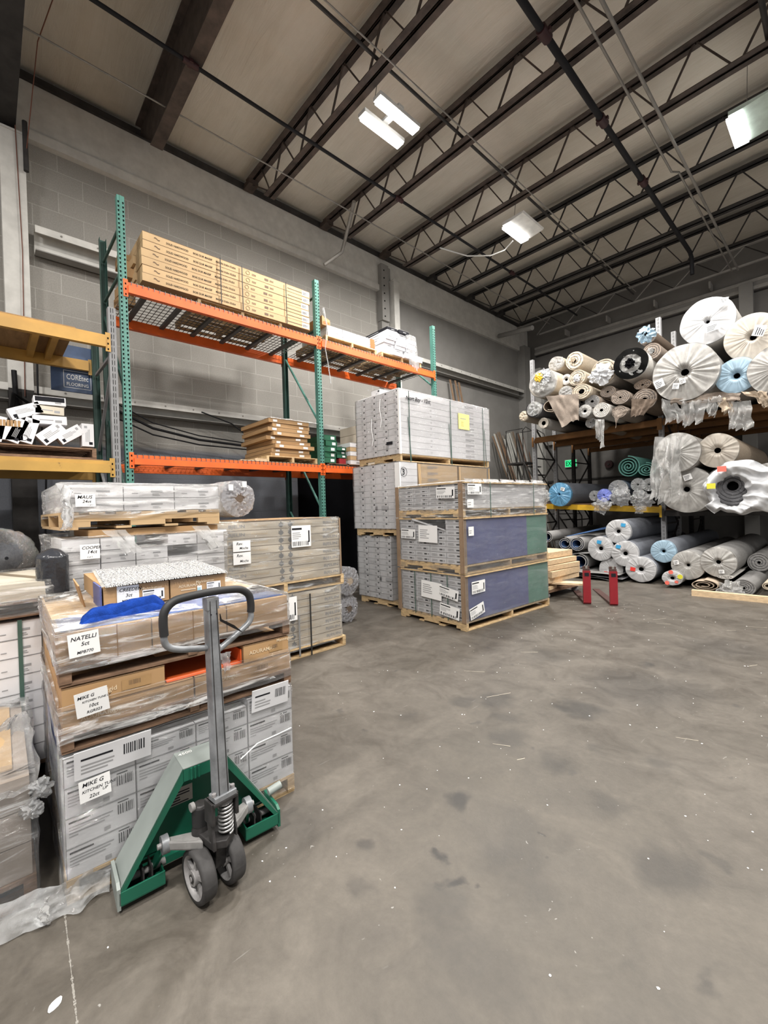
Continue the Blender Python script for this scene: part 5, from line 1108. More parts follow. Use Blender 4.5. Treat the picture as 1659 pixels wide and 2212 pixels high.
# flat cartons on the lower deck by the middle post
pallet(UF, -1.0, 3.05, -0.02, 4.02-0.08, 2.245, 0.10, 'pale pallet under the tan flat cartons on the lower orange deck', M_pine, nb=7, along='x')
def pr_fl(b, w, d, h):
    y = -d/2-E1; x = w/2+E1; b.rect((x, d*0.2, h*0.2), (0, d*0.12, 0), (0, 0, h*0.5), M_paper); b.rect((x, -d*0.4, h*0.2), (0, d*0.1, 0), (0, 0, h*0.55), M_paper); b.rect((x, -d/2, h-0.004), (0, d, 0), (0, 0, 0.004), M_bink); b.rect((-w/2, y, h-0.004), (w, 0, 0), (0, 0, 0.004), M_bink)
random.seed(4)
for r in range(9):
    carton(('fl', r % 2), UF, -0.50+random.uniform(-.03, .03), 3.51+random.uniform(-.02, .03)-(0.05 if r > 3 else 0), 2.347+r*0.062, 0.92, 0.66 if r % 2 else 0.70, 0.060, M_kraft, f'flat tan carton beside the middle green post, {ORD[8-r]} from the top of its pile', 'flat tan cartons beside the middle green post', pr_fl, random.uniform(-.05, .05))
b = MB(); b.grid(lambda i, j: (UF[0]-0.95+1.0*i, 3.12+0.80*j, 2.912+0.02*abs(nv((i*3, j*3, 0), 2, 3))-0.05*(max(0, i-0.95))*10), 20, 16, M_milky); tag(b.build('foam_sheet'), 'white foam sheet over the flat tan cartons by the middle green post', 'foam sheet')
for k, (y, z) in enumerate(((3.02, 2.247), (2.80, 2.247))): tag(MB().box(-0.9, -0.10, 0, 0.0, 0.10, 0.016+0.03*(1-k), M_lumber).build('wooden_board', None, (UF[0]-0.02, y-0.05, z)), f'{("tall", "low")[k]} loose board lying on the lower orange deck left of the tan cartons', 'board')
# green cartons right of the middle post
M_gcart = plain('dark_green_carton', (0.02, 0.10, 0.055), 0.5)
def pr_gr(b, w, d, h): x = w/2+E1; b.rect((x, d*0.05, h*0.2), (0, d*0.3, 0), (0, 0, h*0.5), M_paper); b.rect((x, -d/2, h-0.004), (0, d, 0), (0, 0, 0.003), M_ink)
for r in range(5): carton(('gr', 0), UF, -0.30+random.uniform(-.02, .02), 4.20+random.uniform(-.02, .02), 2.29+r*0.092, 0.55, 0.24, 0.09, M_gcart, f'dark green carton right of the middle green post, {ORD[4-r]} from the top', 'dark green cartons on the lower deck', pr_gr, random.uniform(-.08, .08))
for r in range(3): carton(('gr2', 0), UF, -0.32+random.uniform(-.02, .02), 4.47+random.uniform(-.01, .01), 2.39+r*0.062, 0.50, 0.20, 0.06, M_gcart, f'small dark green carton on the red one, {ORD[2-r]} from the top', 'small dark green cartons on the lower deck', pr_gr)
carton('redc', UF, -0.30, 4.47, 2.29, 0.50, 0.14, 0.09, plain('dark_red_carton', (0.25, 0.015, 0.02)), 'small dark red carton with a ribbon on the lower deck')
pallet(UF, -0.95, 4.13, -0.02, 5.0, 2.245, 0.04, 'thin dark slip pallet under the green cartons', M_dwood, nb=6, along='x')
for r in range(5): carton(('tn', r % 2), UF, -0.40, 4.78, 2.29+r*0.075, 0.75, 0.32, 0.072, M_kraft2 if r else M_wcart, f'tan carton right of the green cartons, {ORD[4-r]} from the top', 'tan cartons behind the white tower', pr_sm)
# big dim load further along the lower deck
for r in range(5): carton(('dm', 0), UF, -0.6, 5.6, 2.29+r*0.16, 0.8, 0.9, 0.155, M_greykraft, f'grey wrapped carton behind the white tower on the lower deck, {ORD[4-r]} from the top', 'grey cartons behind the white tower')
# ochre rack: tumbled white boxes on a dark pallet
pallet(UF, -0.95, -0.75, 0.0, 0.94, 2.168, 0.12, 'dark wooden pallet on the lower yellow beams at the left edge', M_dwood, nb=8, along='x')
TB = [((190, 940), (.18, .115, .26), 0.0, 'upright white box at the right end'), ((152, 938), (.18, .12, .25), 0.95, 'white box leaning right beside the upright one'), ((112, 936), (.18, .14, .26), 0.85, 'white box tipped over in the middle'),
      ((63, 930), (.18, .12, .27), 0.28, 'white box with a pen circle'), ((38, 930), (.18, .11, .26), 0.40, 'white box leaning beside the open carton'), ((-6, 925), (.18, .11, .26), 0.2, 'white box cut by the left edge'),
      ((55, 887), (.18, .12, .28), 1.15, 'white box leaning on the pile at the upper left'), ((108, 907), (.22, .30, .09), -0.03, 'flat white box low in the pile'), ((108, 886), (.2, .25, .085), 0.02, 'cream flat box in the middle of the pile'),
      ((108, 866), (.2, .28, .09), -0.03, 'open black and white box on top of the pile')]
for k, ((u, v), (w_, d_, h_), a, lb) in enumerate(TB):
    p = at(u, v, x=-5.93); b = MB(); b.box(-w_, -d_/2, -h_/2, 0, d_/2, h_/2, M_wcart if k != 8 else M_creamc)
    if k < 7: b.rect((E1, d_*0.08, -h_*0.42), (0, d_*0.3, 0), (0, 0, h_*0.12), M_ink); bars(b, (E1, -d_*0.2, -h_*0.3), (0, 0, 1), (0, 1, 0), h_*0.6, d_*0.4, 4, M_gink, k); b.rect((E1, -d_*0.3, h_*0.3), (0, d_*0.25, 0), (0, 0, h_*0.1), M_gink)
    else: b.rect((E1, d_*0.15, -h_*0.3), (0, d_*0.2, 0), (0, 0, h_*0.3), M_gink); b.rect((E1, -d_*0.3, -h_*0.1), (0, d_*0.4, 0), (0, 0, h_*0.12), M_gink)
    if k == 9: b.rect((E1*2, -d_*0.46, -h_*0.1), (0, d_*0.92, 0), (0, 0, h_*0.55), M_ink)
    if k == 3: b.tube([(0.002, -0.02+0.03*math.cos(t_), -h_*0.33+0.03*math.sin(t_)) for t_ in [R(q*30) for q in range(13)]], 0.0025, M_ink, 4)
    o = b.build('carton'); o.location = p; o.rotation_euler = (-a, 0, 0); tag(o, lb + ', on the ochre rack', 'carton', 'tumbled white boxes on the ochre rack')
p = at(22, 925, x=-5.93); t = thing('carton', 'open carton showing brown tiles on the ochre rack', 'carton', p); t.rotation_euler = (0.0, 0, 0)
MB().box(-0.2, -0.10, -0.12, 0, 0.10, 0.02, M_wcart).build('box', t)
b = MB()
for k in range(6): b.box(-0.18, -0.085+k*0.029, 0.02, 0.001, -0.062+k*0.029, 0.085, M_kraft)
b.build('tile_stack', t)
# lumber pieces on a dolly behind the blue sided tower
D_ = thing('dolly', 'low dark wheeled dolly behind the blue sided tower', 'dolly', (-3.42, 6.95, 0), R(-6))
MB().box(-0.45, -0.5, 0.10, 0.22, 0.5, 0.14, M_dwood).build('deck', D_)
for x, y in ((0.15, -0.42), (0.15, 0.42), (-0.38, -0.42), (-0.38, 0.42)): MB().cyl((x, y-0.02, 0.05), (x, y+0.02, 0.05), 0.05, M_grey, 16).build('caster', D_)
PCS = [(-.30, .30, 0.145, .10, .03, 'first'), (-.42, .23, .255, .08, 0, ''), (-.42, .26, .34, .10, .05, ''), (-.42, .24, .445, .08, -.03, ''), (-.45, .20, .53, .08, .02, ''), (-.46, .12, .615, .10, 0, ''), (-.05, .10, .175, 0.05, .2, '')]
for k, (xa, xb_, z, h, a, _) in enumerate(PCS):
    if k == 0: b = MB(); b.box(-0.30, -0.42, 0, 0.52, -0.20, 0.030, M_lumber); o = b.build('wooden_board'); o.location = (-3.42, 6.95, 0.225); o.rotation_euler = (0, 0, 0.35); tag(o, 'pale board jutting out to the right from the lumber on the dolly', 'board'); continue
    if k == 6: b = MB(); b.box(-0.2, -0.5, 0, 0.14, -0.2, 0.05, M_lumber); lb = 'small pale block lowest on the dolly'; zz = 0.142
    else: b = MB(); b.box(xa, -0.48, 0, xb_, 0.42, h-0.004, M_lumber); lb = f'pale wooden panel on the dolly, {ORD[5-k]} from the top'; zz = z
    o = b.build('lumber_block', bevel=0.003); o.location = (-3.42, 6.95, zz); o.rotation_euler = (0, 0, R(-6)+a); tag(o, lb, 'wood panel', 'pale wooden panels on the dolly')
# two red lift forks standing on their tines
M_redf = scuffed('red_fork_paint', (0.27, 0.012, 0.02), (0.04, 0.01, 0.012), 0.60, 0.4, 10); M_tine = plain('rusty_fork_steel', (0.07, 0.035, 0.03), 0.6)
for (px, py), lb in (((-2.68, 6.50), 'left red lift fork standing on the floor'), ((-2.36, 6.64), 'right red lift fork standing on the floor')):
    t = thing('lift_fork', lb, 'lift fork', (px, py, 0), R(32), 'red lift forks')
    b = MB(); b.prism([(-0.052, 0, 0.0), (-0.052, -0.03, 0.03), (-0.052, -0.03, 0.50), (-0.052, 0.01, 0.50), (-0.052, 0.02, 0.04)], (0.104, 0, 0), M_redf); b.build('shank', t)
    b = MB(); b.prism([(-0.05, -0.01, 0.0), (-0.05, 1.25, 0.0), (-0.05, 1.25, 0.012), (-0.05, 0.02, 0.042)], (0.10, 0, 0), M_tine); b.build('tine', t)
    b = MB(); b.box(-0.045, -0.02, 0.50, 0.045, 0.03, 0.53, M_tine); b.box(-0.045, 0.015, 0.47, 0.045, 0.035, 0.56, M_tine); b.box(-0.03, -0.034, 0.42, 0.03, -0.029, 0.47, M_ink); b.build('hook', t)
    MB().cyl((0, -0.01, 0.53), (0, -0.01, 0.57), 0.018, M_cond, 10).build('locking_pin', t)
tag(MB().box(0, -0.045, 0, 3.6, 0.045, 0.09, M_lumber).build('timber_rail', None, (-1.72, 8.09, 0), (0, 0, R(1.5))), 'pale timber lying on the floor in front of the carpet rolls', 'timber')
# ================================================================ carpet rolls
def disc_r(u, v, rpx, y):
    c = at(u, v, y=y); t = at(u, v-rpx, y=y); return c, abs(t.z-c.z)
def prof(th, r, sq, seed, amp=0.03):
    k = 1+amp*nv((math.cos(th)*1.3, math.sin(th)*1.3, seed), 1.0, seed)
    x, z = r*k*math.cos(th), r*k*math.sin(th)*sq
    return x/ (sq**0.35), z
def roll(label, u, v, rpx, y, kind, mb, mc, sq=1.0, L=3.6, tight=0.52, T_=0.012, name='carpet_roll', seed=0, hole=0.13, cat='carpet roll', group=None, tagm=None, tagp=(0.35, 0.5), yaw=0.0, pitch=0.0, turns=4, mi=None, pos=None, paper_=None, n=44, roll_=0.0):
    if pos: c, r = Vector(pos[:3]), pos[3]
    else: c, r = disc_r(u, v, rpx, y)
    t = thing(name, label, cat, c, 0, group); t.rotation_euler = (pitch, roll_, yaw)
    th = lambda i: 2*math.pi*i
    NL = 10
    if kind in ('pleat', 'spiral', 'crumple', 'bag'):
        b = MB()
        def body(i, j):
            x, z = prof(th(i), r, sq, seed+j*0.7, 0.035); s = 1.0
            if j < 0.02 and kind != 'spiral': s = 0.97
            return (x*s, 0.0+j*L+(0.006 if j < .01 else 0), z*s)
        b.grid(body, n, 24, mb); rb = [Vector(body(k/n, 1)) for k in range(n)]; b.add(rb, [tuple(range(n))], mb); b.build('body', t)
    if kind == 'pleat' or kind == 'bag':
        N = 120; NR = 12; h_ = hole
        def cap(i, j):
            a = th(i); rho = h_+(1-h_)*j; x, z = prof(a, r*1.004, sq, seed, 0.035)
            pl = (0.045 if kind == 'pleat' else 0.07)*r*(0.25+rho*(1.25-rho)) * (nv((math.cos(a)*5.5, math.sin(a)*5.5, rho*0.5), 1.6, seed+2)+0.5*nv((math.cos(a)*14, math.sin(a)*14, rho*0.8), 1.0, seed+7))
            if kind == 'bag': pl += 0.05*r*nv((x*9, z*9, 1), 1.6/max(r, .1)*.3, seed)
            edge = -0.10*r*(1-rho**2)**0.5*0.8 if kind == 'pleat' else -0.22*r*(1-rho)
            dim = 0.22*r*max(0, (h_*2.2-rho))/ (h_*1.2)
            y_ = edge*0.9+pl+dim + (0.0 if rho < 1 else 0.0)
            if j > 0.96: y_ = 0.02*r*math.sin(a*9)
            return (x*rho, y_-0.004, z*rho)
        b = MB(); b.grid(cap, N, NR, mc)
        def skirt(i, j):
            a = th(i); x, z = prof(a, r*1.012, sq, seed, 0.035); return (x, 0.02*r*math.sin(a*9)*(1-j)+j*(0.05+0.03*abs(nv((math.cos(a)*2, math.sin(a)*2, 0), 2, seed))), z)
        b.grid(skirt, N, 2, mc)
        b.build('end_wrap', t)
        b = MB(); R0 = r*h_*1.08
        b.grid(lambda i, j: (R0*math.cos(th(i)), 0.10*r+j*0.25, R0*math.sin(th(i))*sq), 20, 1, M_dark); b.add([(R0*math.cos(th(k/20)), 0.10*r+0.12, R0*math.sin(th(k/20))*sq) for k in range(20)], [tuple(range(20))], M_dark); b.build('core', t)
    elif kind == 'crumple':
        N = 70; b = MB()
        def cap(i, j):
            a = th(i); rho = j; x, z = prof(a, r*1.01, sq, seed, 0.05)
            q = nv((x/r*2.4*rho, z/r*2.4*rho, 3), 1.3, seed)+0.5*abs(nv((x/r*6*rho, z/r*6*rho, 3), 1.3, seed+4))
            return (x*rho, -0.20*r*(1-rho**3)*(0.5+q)+(0.04 if j > .97 else 0), z*rho)
        b.grid(cap, N, 18, mc); b.build('end_wrap', t)
    elif kind == 'spiral':
        N = 96; NR = turns*6
        def cap(i, j):
            a = th(i); rho = hole+(1-hole)*j; x, z = prof(a, r, sq, seed, 0.035); f = (rho*turns - i) % 1.0; dep = 0.018 if f < 0.22 else 0.0
            sqx = 1.0 if sq == 1 else 1
            return (x*rho*sqx, dep+0.006*nv((x*20, z*20, 0), 1, seed), z*rho)
        def mf(i, j):
            rho = hole+(1-hole)*(j+.5)/NR; f = (rho*turns-(i+.5)/N) % 1.0; return M_cdark if f < 0.17 else mc
        b = MB(); b.grid(cap, N, NR, mc, True, False, mf); b.build('rolled_end', t)
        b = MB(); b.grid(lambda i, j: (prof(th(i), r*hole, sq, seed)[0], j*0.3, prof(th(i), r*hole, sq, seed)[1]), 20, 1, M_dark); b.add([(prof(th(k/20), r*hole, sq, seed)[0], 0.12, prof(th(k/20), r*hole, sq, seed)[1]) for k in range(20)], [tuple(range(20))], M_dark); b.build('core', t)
    elif kind == 'open':
        # a sheet wound loosely round itself, both faces visible
        N = int(26*turns); b = MB(); pts = []
        for k in range(N+1):
            f = k/N; a = math.pi*0.5-2*math.pi*turns*f+roll_; rr = r*(1-tight*f*min(1, turns/2.2)); x, z = rr*math.cos(a), rr*math.sin(a)*sq; pts.append((x/(sq**.35), z, a))
        for side, mm in ((0, mb), (1, mi or mc)):
            def sh(i, j):
                k = min(N, int(round(i*N))); x, z, a = pts[k]; o = -T_*side; return (x+o*math.cos(a), j*L+0.01*nv((x*3, z*3, 0), 2, seed), z+o*math.sin(a)*sq)
            b.grid(sh, N, 6, mm)
        def lip(i, j):
            k = min(N, int(round(i*N))); x, z, a = pts[k]; o = -T_*j; return (x+o*math.cos(a), 0.01*nv((x*3, z*3, 0), 2, seed), z+o*math.sin(a)*sq)
        b.grid(lip, N, 1, mc); b.build('wound_sheet', t)
    if tagm:
        b = MB(); a = r*0.30; x0, z0 = tagp[0]*r, tagp[1]*r*sq
        b.prism([(x0-a*.6, -0.13*r-0.004, z0-a*.4), (x0+a*.5, -0.11*r-0.004, z0-a*.55), (x0+a*.7, -0.11*r-0.004, z0+a*.35), (x0-a*.45, -0.13*r-0.004, z0+a*.55)], (0, 0.002, 0), tagm); b.build('tag', t)
    if paper_:
        for q, (px, pz, pw, ph_, rot) in enumerate(paper_):
            ax = Vector((math.cos(rot), 0, math.sin(rot))); ay = Vector((-math.sin(rot), 0, math.cos(rot)))
            lp = paper(t, Vector((px*r, -0.17*r-0.01, pz*r)), ax, ay, pw*r, ph_*r, lambda b, o, a1, a2: (bars(b, o+a1*(pw*r*.1)+a2*(ph_*r*.12), a1, a2, pw*r*.75, ph_*r*.75, 4, M_ink, q)), 'paper_label')
    return t, c, r
M_btag = plain('blue_tag', (0.05, 0.33, 0.62), 0.4, var=0); M_rtag = plain('red_tag', (0.72, 0.05, 0.04), 0.4, var=0); M_ptag = plain('pink_red_mark', (0.80, 0.16, 0.12), 0.5, var=0); M_ygt = plain('yellow_tag', (0.65, 0.62, 0.05), 0.5, var=0)
GU, GM, GL = 'carpet rolls on the upper shelf', 'carpet rolls on the middle shelf', 'carpet rolls on the floor'
# --- upper shelf, the five big wrapped rolls
Y_ = 9.15
roll('big white wrapped roll with pleated end and tiny centre hole, topmost of the big rolls', 1528, 694, 50, Y_+.3, 'pleat', M_cwhite, M_wwrap, group=GU, seed=1, hole=0.06, paper_=[(-.02, -.55, .5, .3, .1), (.45, .55, .3, .22, -.2)])
roll('big cream wrapped roll with pleated end at the upper right edge', 1626, 727, 50, Y_+.1, 'pleat', M_cwhite, M_cwrap, group=GU, seed=2, hole=0.11, paper_=[(.35, -.15, .45, .4, 1.2)])
roll('biggest grey plastic wrapped roll on the upper shelf, left of the pale blue one', 1479, 804, 61, Y_-.15, 'bag', M_gwrap, M_gwrap, group=GU, seed=3, hole=0.12, paper_=[(-.35, -.55, .2, .2, -.2), (-.85, -.45, .3, .3, .3), (-.1, -.45, .18, .18, .2)])
roll('pale blue wrapped roll on the upper shelf between two big plastic rolls', 1591, 811, 38, Y_, 'pleat', M_gwrap, M_bwrap, group=GU, seed=4, hole=0.15)
roll('big clear wrapped roll cut by the right edge, upper shelf', 1680, 796, 52, Y_-.1, 'bag', M_gwrap, M_gwrap, group=GU, seed=5, hole=0.10)
# --- upper shelf left heap
UL = [
 ('large beige roll with white plastic bunched in its end, far left of the heap', 1171, 828, 32, 9.2, 'crumple', M_cbeige, M_milky, 0.96, {}),
 ('grey-edged roll with white plastic inside, above the large beige roll', 1201, 785, 17, 9.6, 'crumple', M_cbeige, M_milky, 0.9, {}),
 ('beige roll with a knob core on top of the heap', 1241, 779, 19, 9.6, 'spiral', M_cbeige, M_cbeige, 1, dict(turns=3, hole=.22)),
 ('small grey-white roll with a dark hole in the middle of the heap', 1223, 820, 11.5, 9.5, 'pleat', M_cwhite, M_gwrap, 1, dict(hole=.24)),
 ('beige roll with plastic in its core beside the small grey-white one', 1247, 816, 18, 9.25, 'spiral', M_cbeige, M_cbeige, .95, dict(turns=4, hole=.15)),
 ('small pale roll with white plastic, left of the beige roll with an oval hole', 1221, 848, 15, 9.25, 'crumple', M_cbeige, M_milky, 1, {}),
 ('beige roll with an oval dark hole', 1256, 846, 19, 9.1, 'spiral', M_cbeige, M_cbeige, .88, dict(turns=4, hole=.30)),
 ('beige roll with a white bag bursting out of its end', 1304, 803, 27, 9.3, 'spiral', M_cwhite, M_cbeige, 1, dict(turns=5, hole=.1)),
 ('cream roll with thick black wrapping round its end', 1363, 786, 34, 9.25, 'crumple', M_cwhite, M_milky, .97, {}),
 ('slim roll with a flower of pale blue plastic on its end, top of the heap', 1398, 728, 17, 9.6, 'spiral', M_cbrown, M_ctaupe, 1, dict(turns=3)),
 ('grey-brown roll just under the pale blue flower', 1408, 759, 18, 9.5, 'spiral', M_ctaupe, M_ctaupe, 1, dict(turns=4, hole=.3)),
 ('brown-grey roll with a dark hole beside the biggest plastic roll', 1392, 863, 24, 9.2, 'spiral', M_cbrown, M_ctaupe, .95, dict(turns=5, hole=.2)),
 ('flattened dark brown roll above the brown-grey one', 1388, 831, 15, 9.3, 'spiral', M_cbrown, M_cbrown, .7, dict(turns=4, hole=.15)),
 ('oval taupe roll with spiral end in the lower middle of the heap', 1340, 858, 18, 9.15, 'spiral', M_ctaupe, M_ctaupe, .85, dict(turns=5, hole=.12)),
 ('taupe roll behind the oval taupe roll', 1313, 846, 15, 9.4, 'spiral', M_ctaupe, M_ctaupe, .8, dict(turns=4, hole=.15)),
 ('grey taupe roll above the small light grey roll', 1279, 867, 15, 9.2, 'spiral', M_ctaupe, M_cgrey, .9, dict(turns=5, hole=.2)),
 ('dark grey roll left of the grey taupe roll', 1257, 868, 11, 9.35, 'spiral', M_cdark, M_cgrey, .9, dict(turns=3, hole=.25)),
 ('small light grey roll with a black hole at the bottom of the heap', 1263, 888, 14, 9.15, 'pleat', M_cwhite, M_gwrap, 1, dict(hole=.22)),
 ('light grey roll with a creased centre at the bottom of the heap', 1299, 886, 17, 9.1, 'spiral', M_cwhite, M_cwhite, .95, dict(turns=5, hole=.2)),
 ('taupe roll with a corner hanging down, bottom right of the heap', 1338, 890, 15, 9.15, 'spiral', M_ctaupe, M_ctaupe, .9, dict(turns=4, hole=.2)),
 ('open taupe roll lying under the large beige roll', 1190, 876, 19, 9.2, 'open', M_ctaupe, M_cbeige, .8, dict(turns=1.6, mi=M_cbrown)),
 ('wide taupe roll end with folded flap in the lower left of the heap', 1226, 880, 20, 9.3, 'spiral', M_ctaupe, M_ctaupe, .75, dict(turns=3, hole=.1)),
 ('dark edged roll with white plastic at the far left', 1153, 884, 17, 9.15, 'crumple', M_cdark, M_milky, 1, {}),
 ('small beige roll poking out at the far left end of the upper shelf', 1131, 899, 11, 9.2, 'crumple', M_cbeige, M_cbeige, 1, {}),
 ('small roll with a brown cored hole at the bottom left of the heap', 1174, 914, 11.5, 9.3, 'pleat', M_cwhite, M_cwrap, 1, dict(hole=.4)),
 ('thin beige roll in clear plastic hanging below the shelf edge', 1276, 913, 11, 9.35, 'bag', M_ctan, M_clear, 1, dict(hole=.1)),
]
HEAP = {}
for k, (lb, u, v, rp, y, kd, mb, mc, sq, kw) in enumerate(UL):
    t, c, r = roll(lb, u, v, rp, y, kd, mb, mc, sq, group=GU, seed=10+k, yaw=random.uniform(-.02, .02), **kw); HEAP[k] = (t, c, r)
def crump(name, c, s, m, label, seed, cat='plastic', parent=None, flat=0.35, n=26, rot=None):
    b = MB()
    def f(i, j):
        a = 2*math.pi*i; q = j; rr = 1+0.45*nv((math.cos(a)*2.2, math.sin(a)*2.2, q*2), 1.0, seed)+0.22*nv((math.cos(a)*6, math.sin(a)*6, q*4), 1.0, seed+1)
        return (s*q*rr*math.cos(a), -s*flat*(1-q)+s*0.45*nv((q*3*math.cos(a), q*3*math.sin(a), 1), 1.2, seed+3), s*q*rr*math.sin(a))
    b.grid(f, n*2, 12, m); o = b.build(name, parent, c, rot)
    if not parent: tag(o, label, cat)
    return o
def child_crump(k, s, m, dx=0, dz=0, nm='plastic_bunch', seed=1, dy=-0.03, flat=.35):
    t, c, r = HEAP[k]; return crump(nm, (dx*r, dy, dz*r), s*r, m, None, seed, parent=t, flat=flat)
child_crump(0, .30, plain('yellow_plastic', (0.75, 0.50, 0.05), 0.4), -.1, .35, seed=2, dy=-.09); child_crump(0, .45, M_wplast, .25, .4, seed=3, dy=-.05); child_crump(0, .5, M_milky, -.1, -.2, seed=4, dy=-.06)
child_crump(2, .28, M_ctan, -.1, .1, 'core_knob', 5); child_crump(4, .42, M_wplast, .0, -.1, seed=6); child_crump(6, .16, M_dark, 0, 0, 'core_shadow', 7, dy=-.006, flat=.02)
child_crump(7, .80, M_wplast, .0, -.25, seed=8, dy=-.08); child_crump(7, .5, M_wplast, -.6, -.3, seed=9, dy=-.06)
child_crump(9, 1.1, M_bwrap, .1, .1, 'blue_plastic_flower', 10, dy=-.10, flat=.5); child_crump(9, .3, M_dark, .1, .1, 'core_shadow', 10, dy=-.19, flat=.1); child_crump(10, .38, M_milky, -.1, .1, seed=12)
t, c, r = HEAP[8]; b = MB()
def ringf(i, j): a = 2*math.pi*i; x, z = prof(a, r*(1.02-0.40*j), .97, 18, .05); return (x, -0.02-0.05*r*j+0.02*nv((x*8, z*8, 0), 1, 3), z)
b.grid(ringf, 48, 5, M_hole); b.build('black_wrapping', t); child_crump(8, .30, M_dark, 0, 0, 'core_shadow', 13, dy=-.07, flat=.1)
t, c, r = HEAP[22]; b = MB()
b.grid(lambda i, j: ((r*(1.03-.12*j))*math.cos(math.pi*(0.75+0.95*i)), -0.02-0.01*j, (r*(1.03-.12*j))*math.sin(math.pi*(0.75+0.95*i))), 30, 2, M_ink); b.build('dark_edge', t)
# sheets of plastic and carpet hanging from the shelf edge
def sheet(name, p0, p1, p2, p3, m, label, seed, amp=0.04, nu=16, nv_=18, cat='plastic sheet', taper=0.0):
    """soft sheet between four corners: top-left, top-right, bottom-right, bottom-left"""
    p0, p1, p2, p3 = map(Vector, (p0, p1, p2, p3)); b = MB()
    def f(i, j):
        p = (p0*(1-i)+p1*i)*(1-j)+(p3*(1-i)+p2*i)*j; n = Vector((0.15, -1, 0.1)).normalized()
        d = amp*(abs(nv((i*3, j*1.5, 0), 1.2, seed))*2.6+1.4*abs(nv((i*8, j*3, 0), 1.2, seed+2))-1.0); e = amp*(0.8*nv((i*3, j*2, 5), 1.3, seed)+1.2*(j**3)*nv((i*9, 0, 5), 1.3, seed+3))
        return p+n*d+Vector((e, 0, e*1.2*j))
    b.grid(f, nu, nv_, m); o = b.build(name); return tag(o, label, cat)
yH = 9.0
def A(u, v, y=yH): return at(u, v, y=y)
sheet('hanging_carpet', A(1180, 856), A(1250, 850), A(1252, 905), A(1214, 921), M_ctaupe, 'taupe carpet corner draped over the lower left of the heap', 1, .03, cat='carpet')
sheet('hanging_carpet', A(1325, 885), A(1364, 885), A(1332, 905), A(1330, 924), M_ctaupe, 'pointed taupe carpet corner hanging below the heap', 2, .02, cat='carpet')
sheet('hanging_carpet', A(1364, 862), A(1420, 862), A(1390, 896), A(1362, 902), M_cbrown, 'brown carpet edge hanging under the brown-grey roll', 3, .02, cat='carpet')
sheet('plastic_sheet', A(1284, 905), A(1304, 905), A(1305, 968), A(1286, 940), M_milky, 'long milky plastic strip hanging below the upper shelf, left part', 4, .04)
for k, (q, lb, m) in enumerate((((1424, 862, 1460, 862, 1478, 905, 1440, 912), 'grey plastic rag under the biggest roll, left part', M_milky), ((1470, 868, 1530, 862, 1512, 918, 1476, 915), 'grey plastic rag under the biggest roll, middle part', M_milky),
      ((1528, 858, 1560, 855, 1545, 900, 1526, 890), 'small grey plastic rag hanging right of the middle one', M_milky), ((1553, 860, 1586, 858, 1584, 892, 1556, 890), 'square tan carpet scrap hanging from the upper shelf', M_ctan),
      ((1570, 868, 1620, 865, 1628, 925, 1572, 930), 'large torn grey plastic hanging at the right of the upper shelf', M_milky), ((1600, 845, 1659, 845, 1659, 880, 1642, 872), 'tan carpet flap at the right edge under the upper rolls', M_ctan), ((1450, 850, 1600, 848, 1600, 868, 1452, 872), 'taupe carpet layer squashed under the big rolls', M_ctaupe))):
    sheet('hanging_scrap', A(*q[0:2]), A(*q[2:4]), A(*q[4:6]), A(*q[6:8]), m, lb, 20+k, .05, cat='scrap')
# --- middle shelf
ML = [
 ('slate blue roll with a bright blue plastic end at the left of the yellow beam', 1209, 1068, 25.5, 9.75, 'bag', M_cbg, M_blwrap, 1, dict(hole=.06, paper_=[(.15, .35, .35, .28, -.3)])),
 ('teal rolled pad with open spiral end, upper left of the teal pair', 1357, 1008, 24, 9.6, 'open', M_cteal, M_cteal, 1, dict(turns=4.0, mi=M_cteal, tight=.93, T_=.02)),
 ('flattened teal rolled pad right of the spiral one', 1396, 1014, 19, 9.5, 'open', M_cteal, M_cteal, .82, dict(turns=3.2, mi=M_cteal, tight=.90, T_=.02)),
 ('blue roll in clear plastic under the teal pads', 1335, 1055, 19, 9.6, 'bag', M_cnavy, M_clear, .95, dict(hole=.1)),
 ('small dark roll in clear plastic beside the slate blue roll', 1284, 1071, 11, 9.6, 'bag', M_cdark, M_clear, 1, dict(hole=.1)),
 ('small roll in violet-blue plastic on the yellow beam', 1305, 1070, 14, 9.5, 'bag', M_cnavy, plain('violet_blue_plastic', (0.16, 0.20, 0.55), 0.3, var=.3, scale=9), 1, dict(hole=.08)),
 ('dark green roll in clear plastic under the teal pads, left one', 1378, 1047, 14, 9.5, 'bag', plain('deep_green_carpet', (0.02, 0.06, 0.05), .9), M_clear, 1, dict(hole=.1)),
 ('dark green roll in clear plastic under the teal pads, right one', 1402, 1047, 14, 9.5, 'bag', plain('deep_green_carpet', (0.02, 0.06, 0.05), .9), M_clear, 1, dict(hole=.1)),
 ('big milky wrapped roll at the upper left of the big middle rolls', 1463, 977, 42, 9.1, 'bag', M_cwhite, M_gwrap, 1, dict(hole=.08)),
 ('big beige roll with a black centre hole on the middle shelf', 1550, 973, 37, 9.2, 'bag', M_ctan, M_cwrap, 1, dict(hole=.16)),
 ('biggest cream wrapped roll at the bottom of the middle shelf', 1482, 1057, 50, 9.3, 'pleat', M_cwhite, M_gwrap, 1, dict(hole=.11, paper_=[(.0, .35, .3, .25, .3)])),
 ('big grey roll showing through torn white plastic', 1583, 1050, 50, 9.3, 'spiral', M_cgrey, M_cdark, 1, dict(turns=7, hole=.2)),
 ('grey plastic wrapped roll cut by the right edge, middle shelf', 1660, 1028, 28, 9.4, 'bag', M_cwhite, M_gwrap, 1, dict(hole=.1)),
]
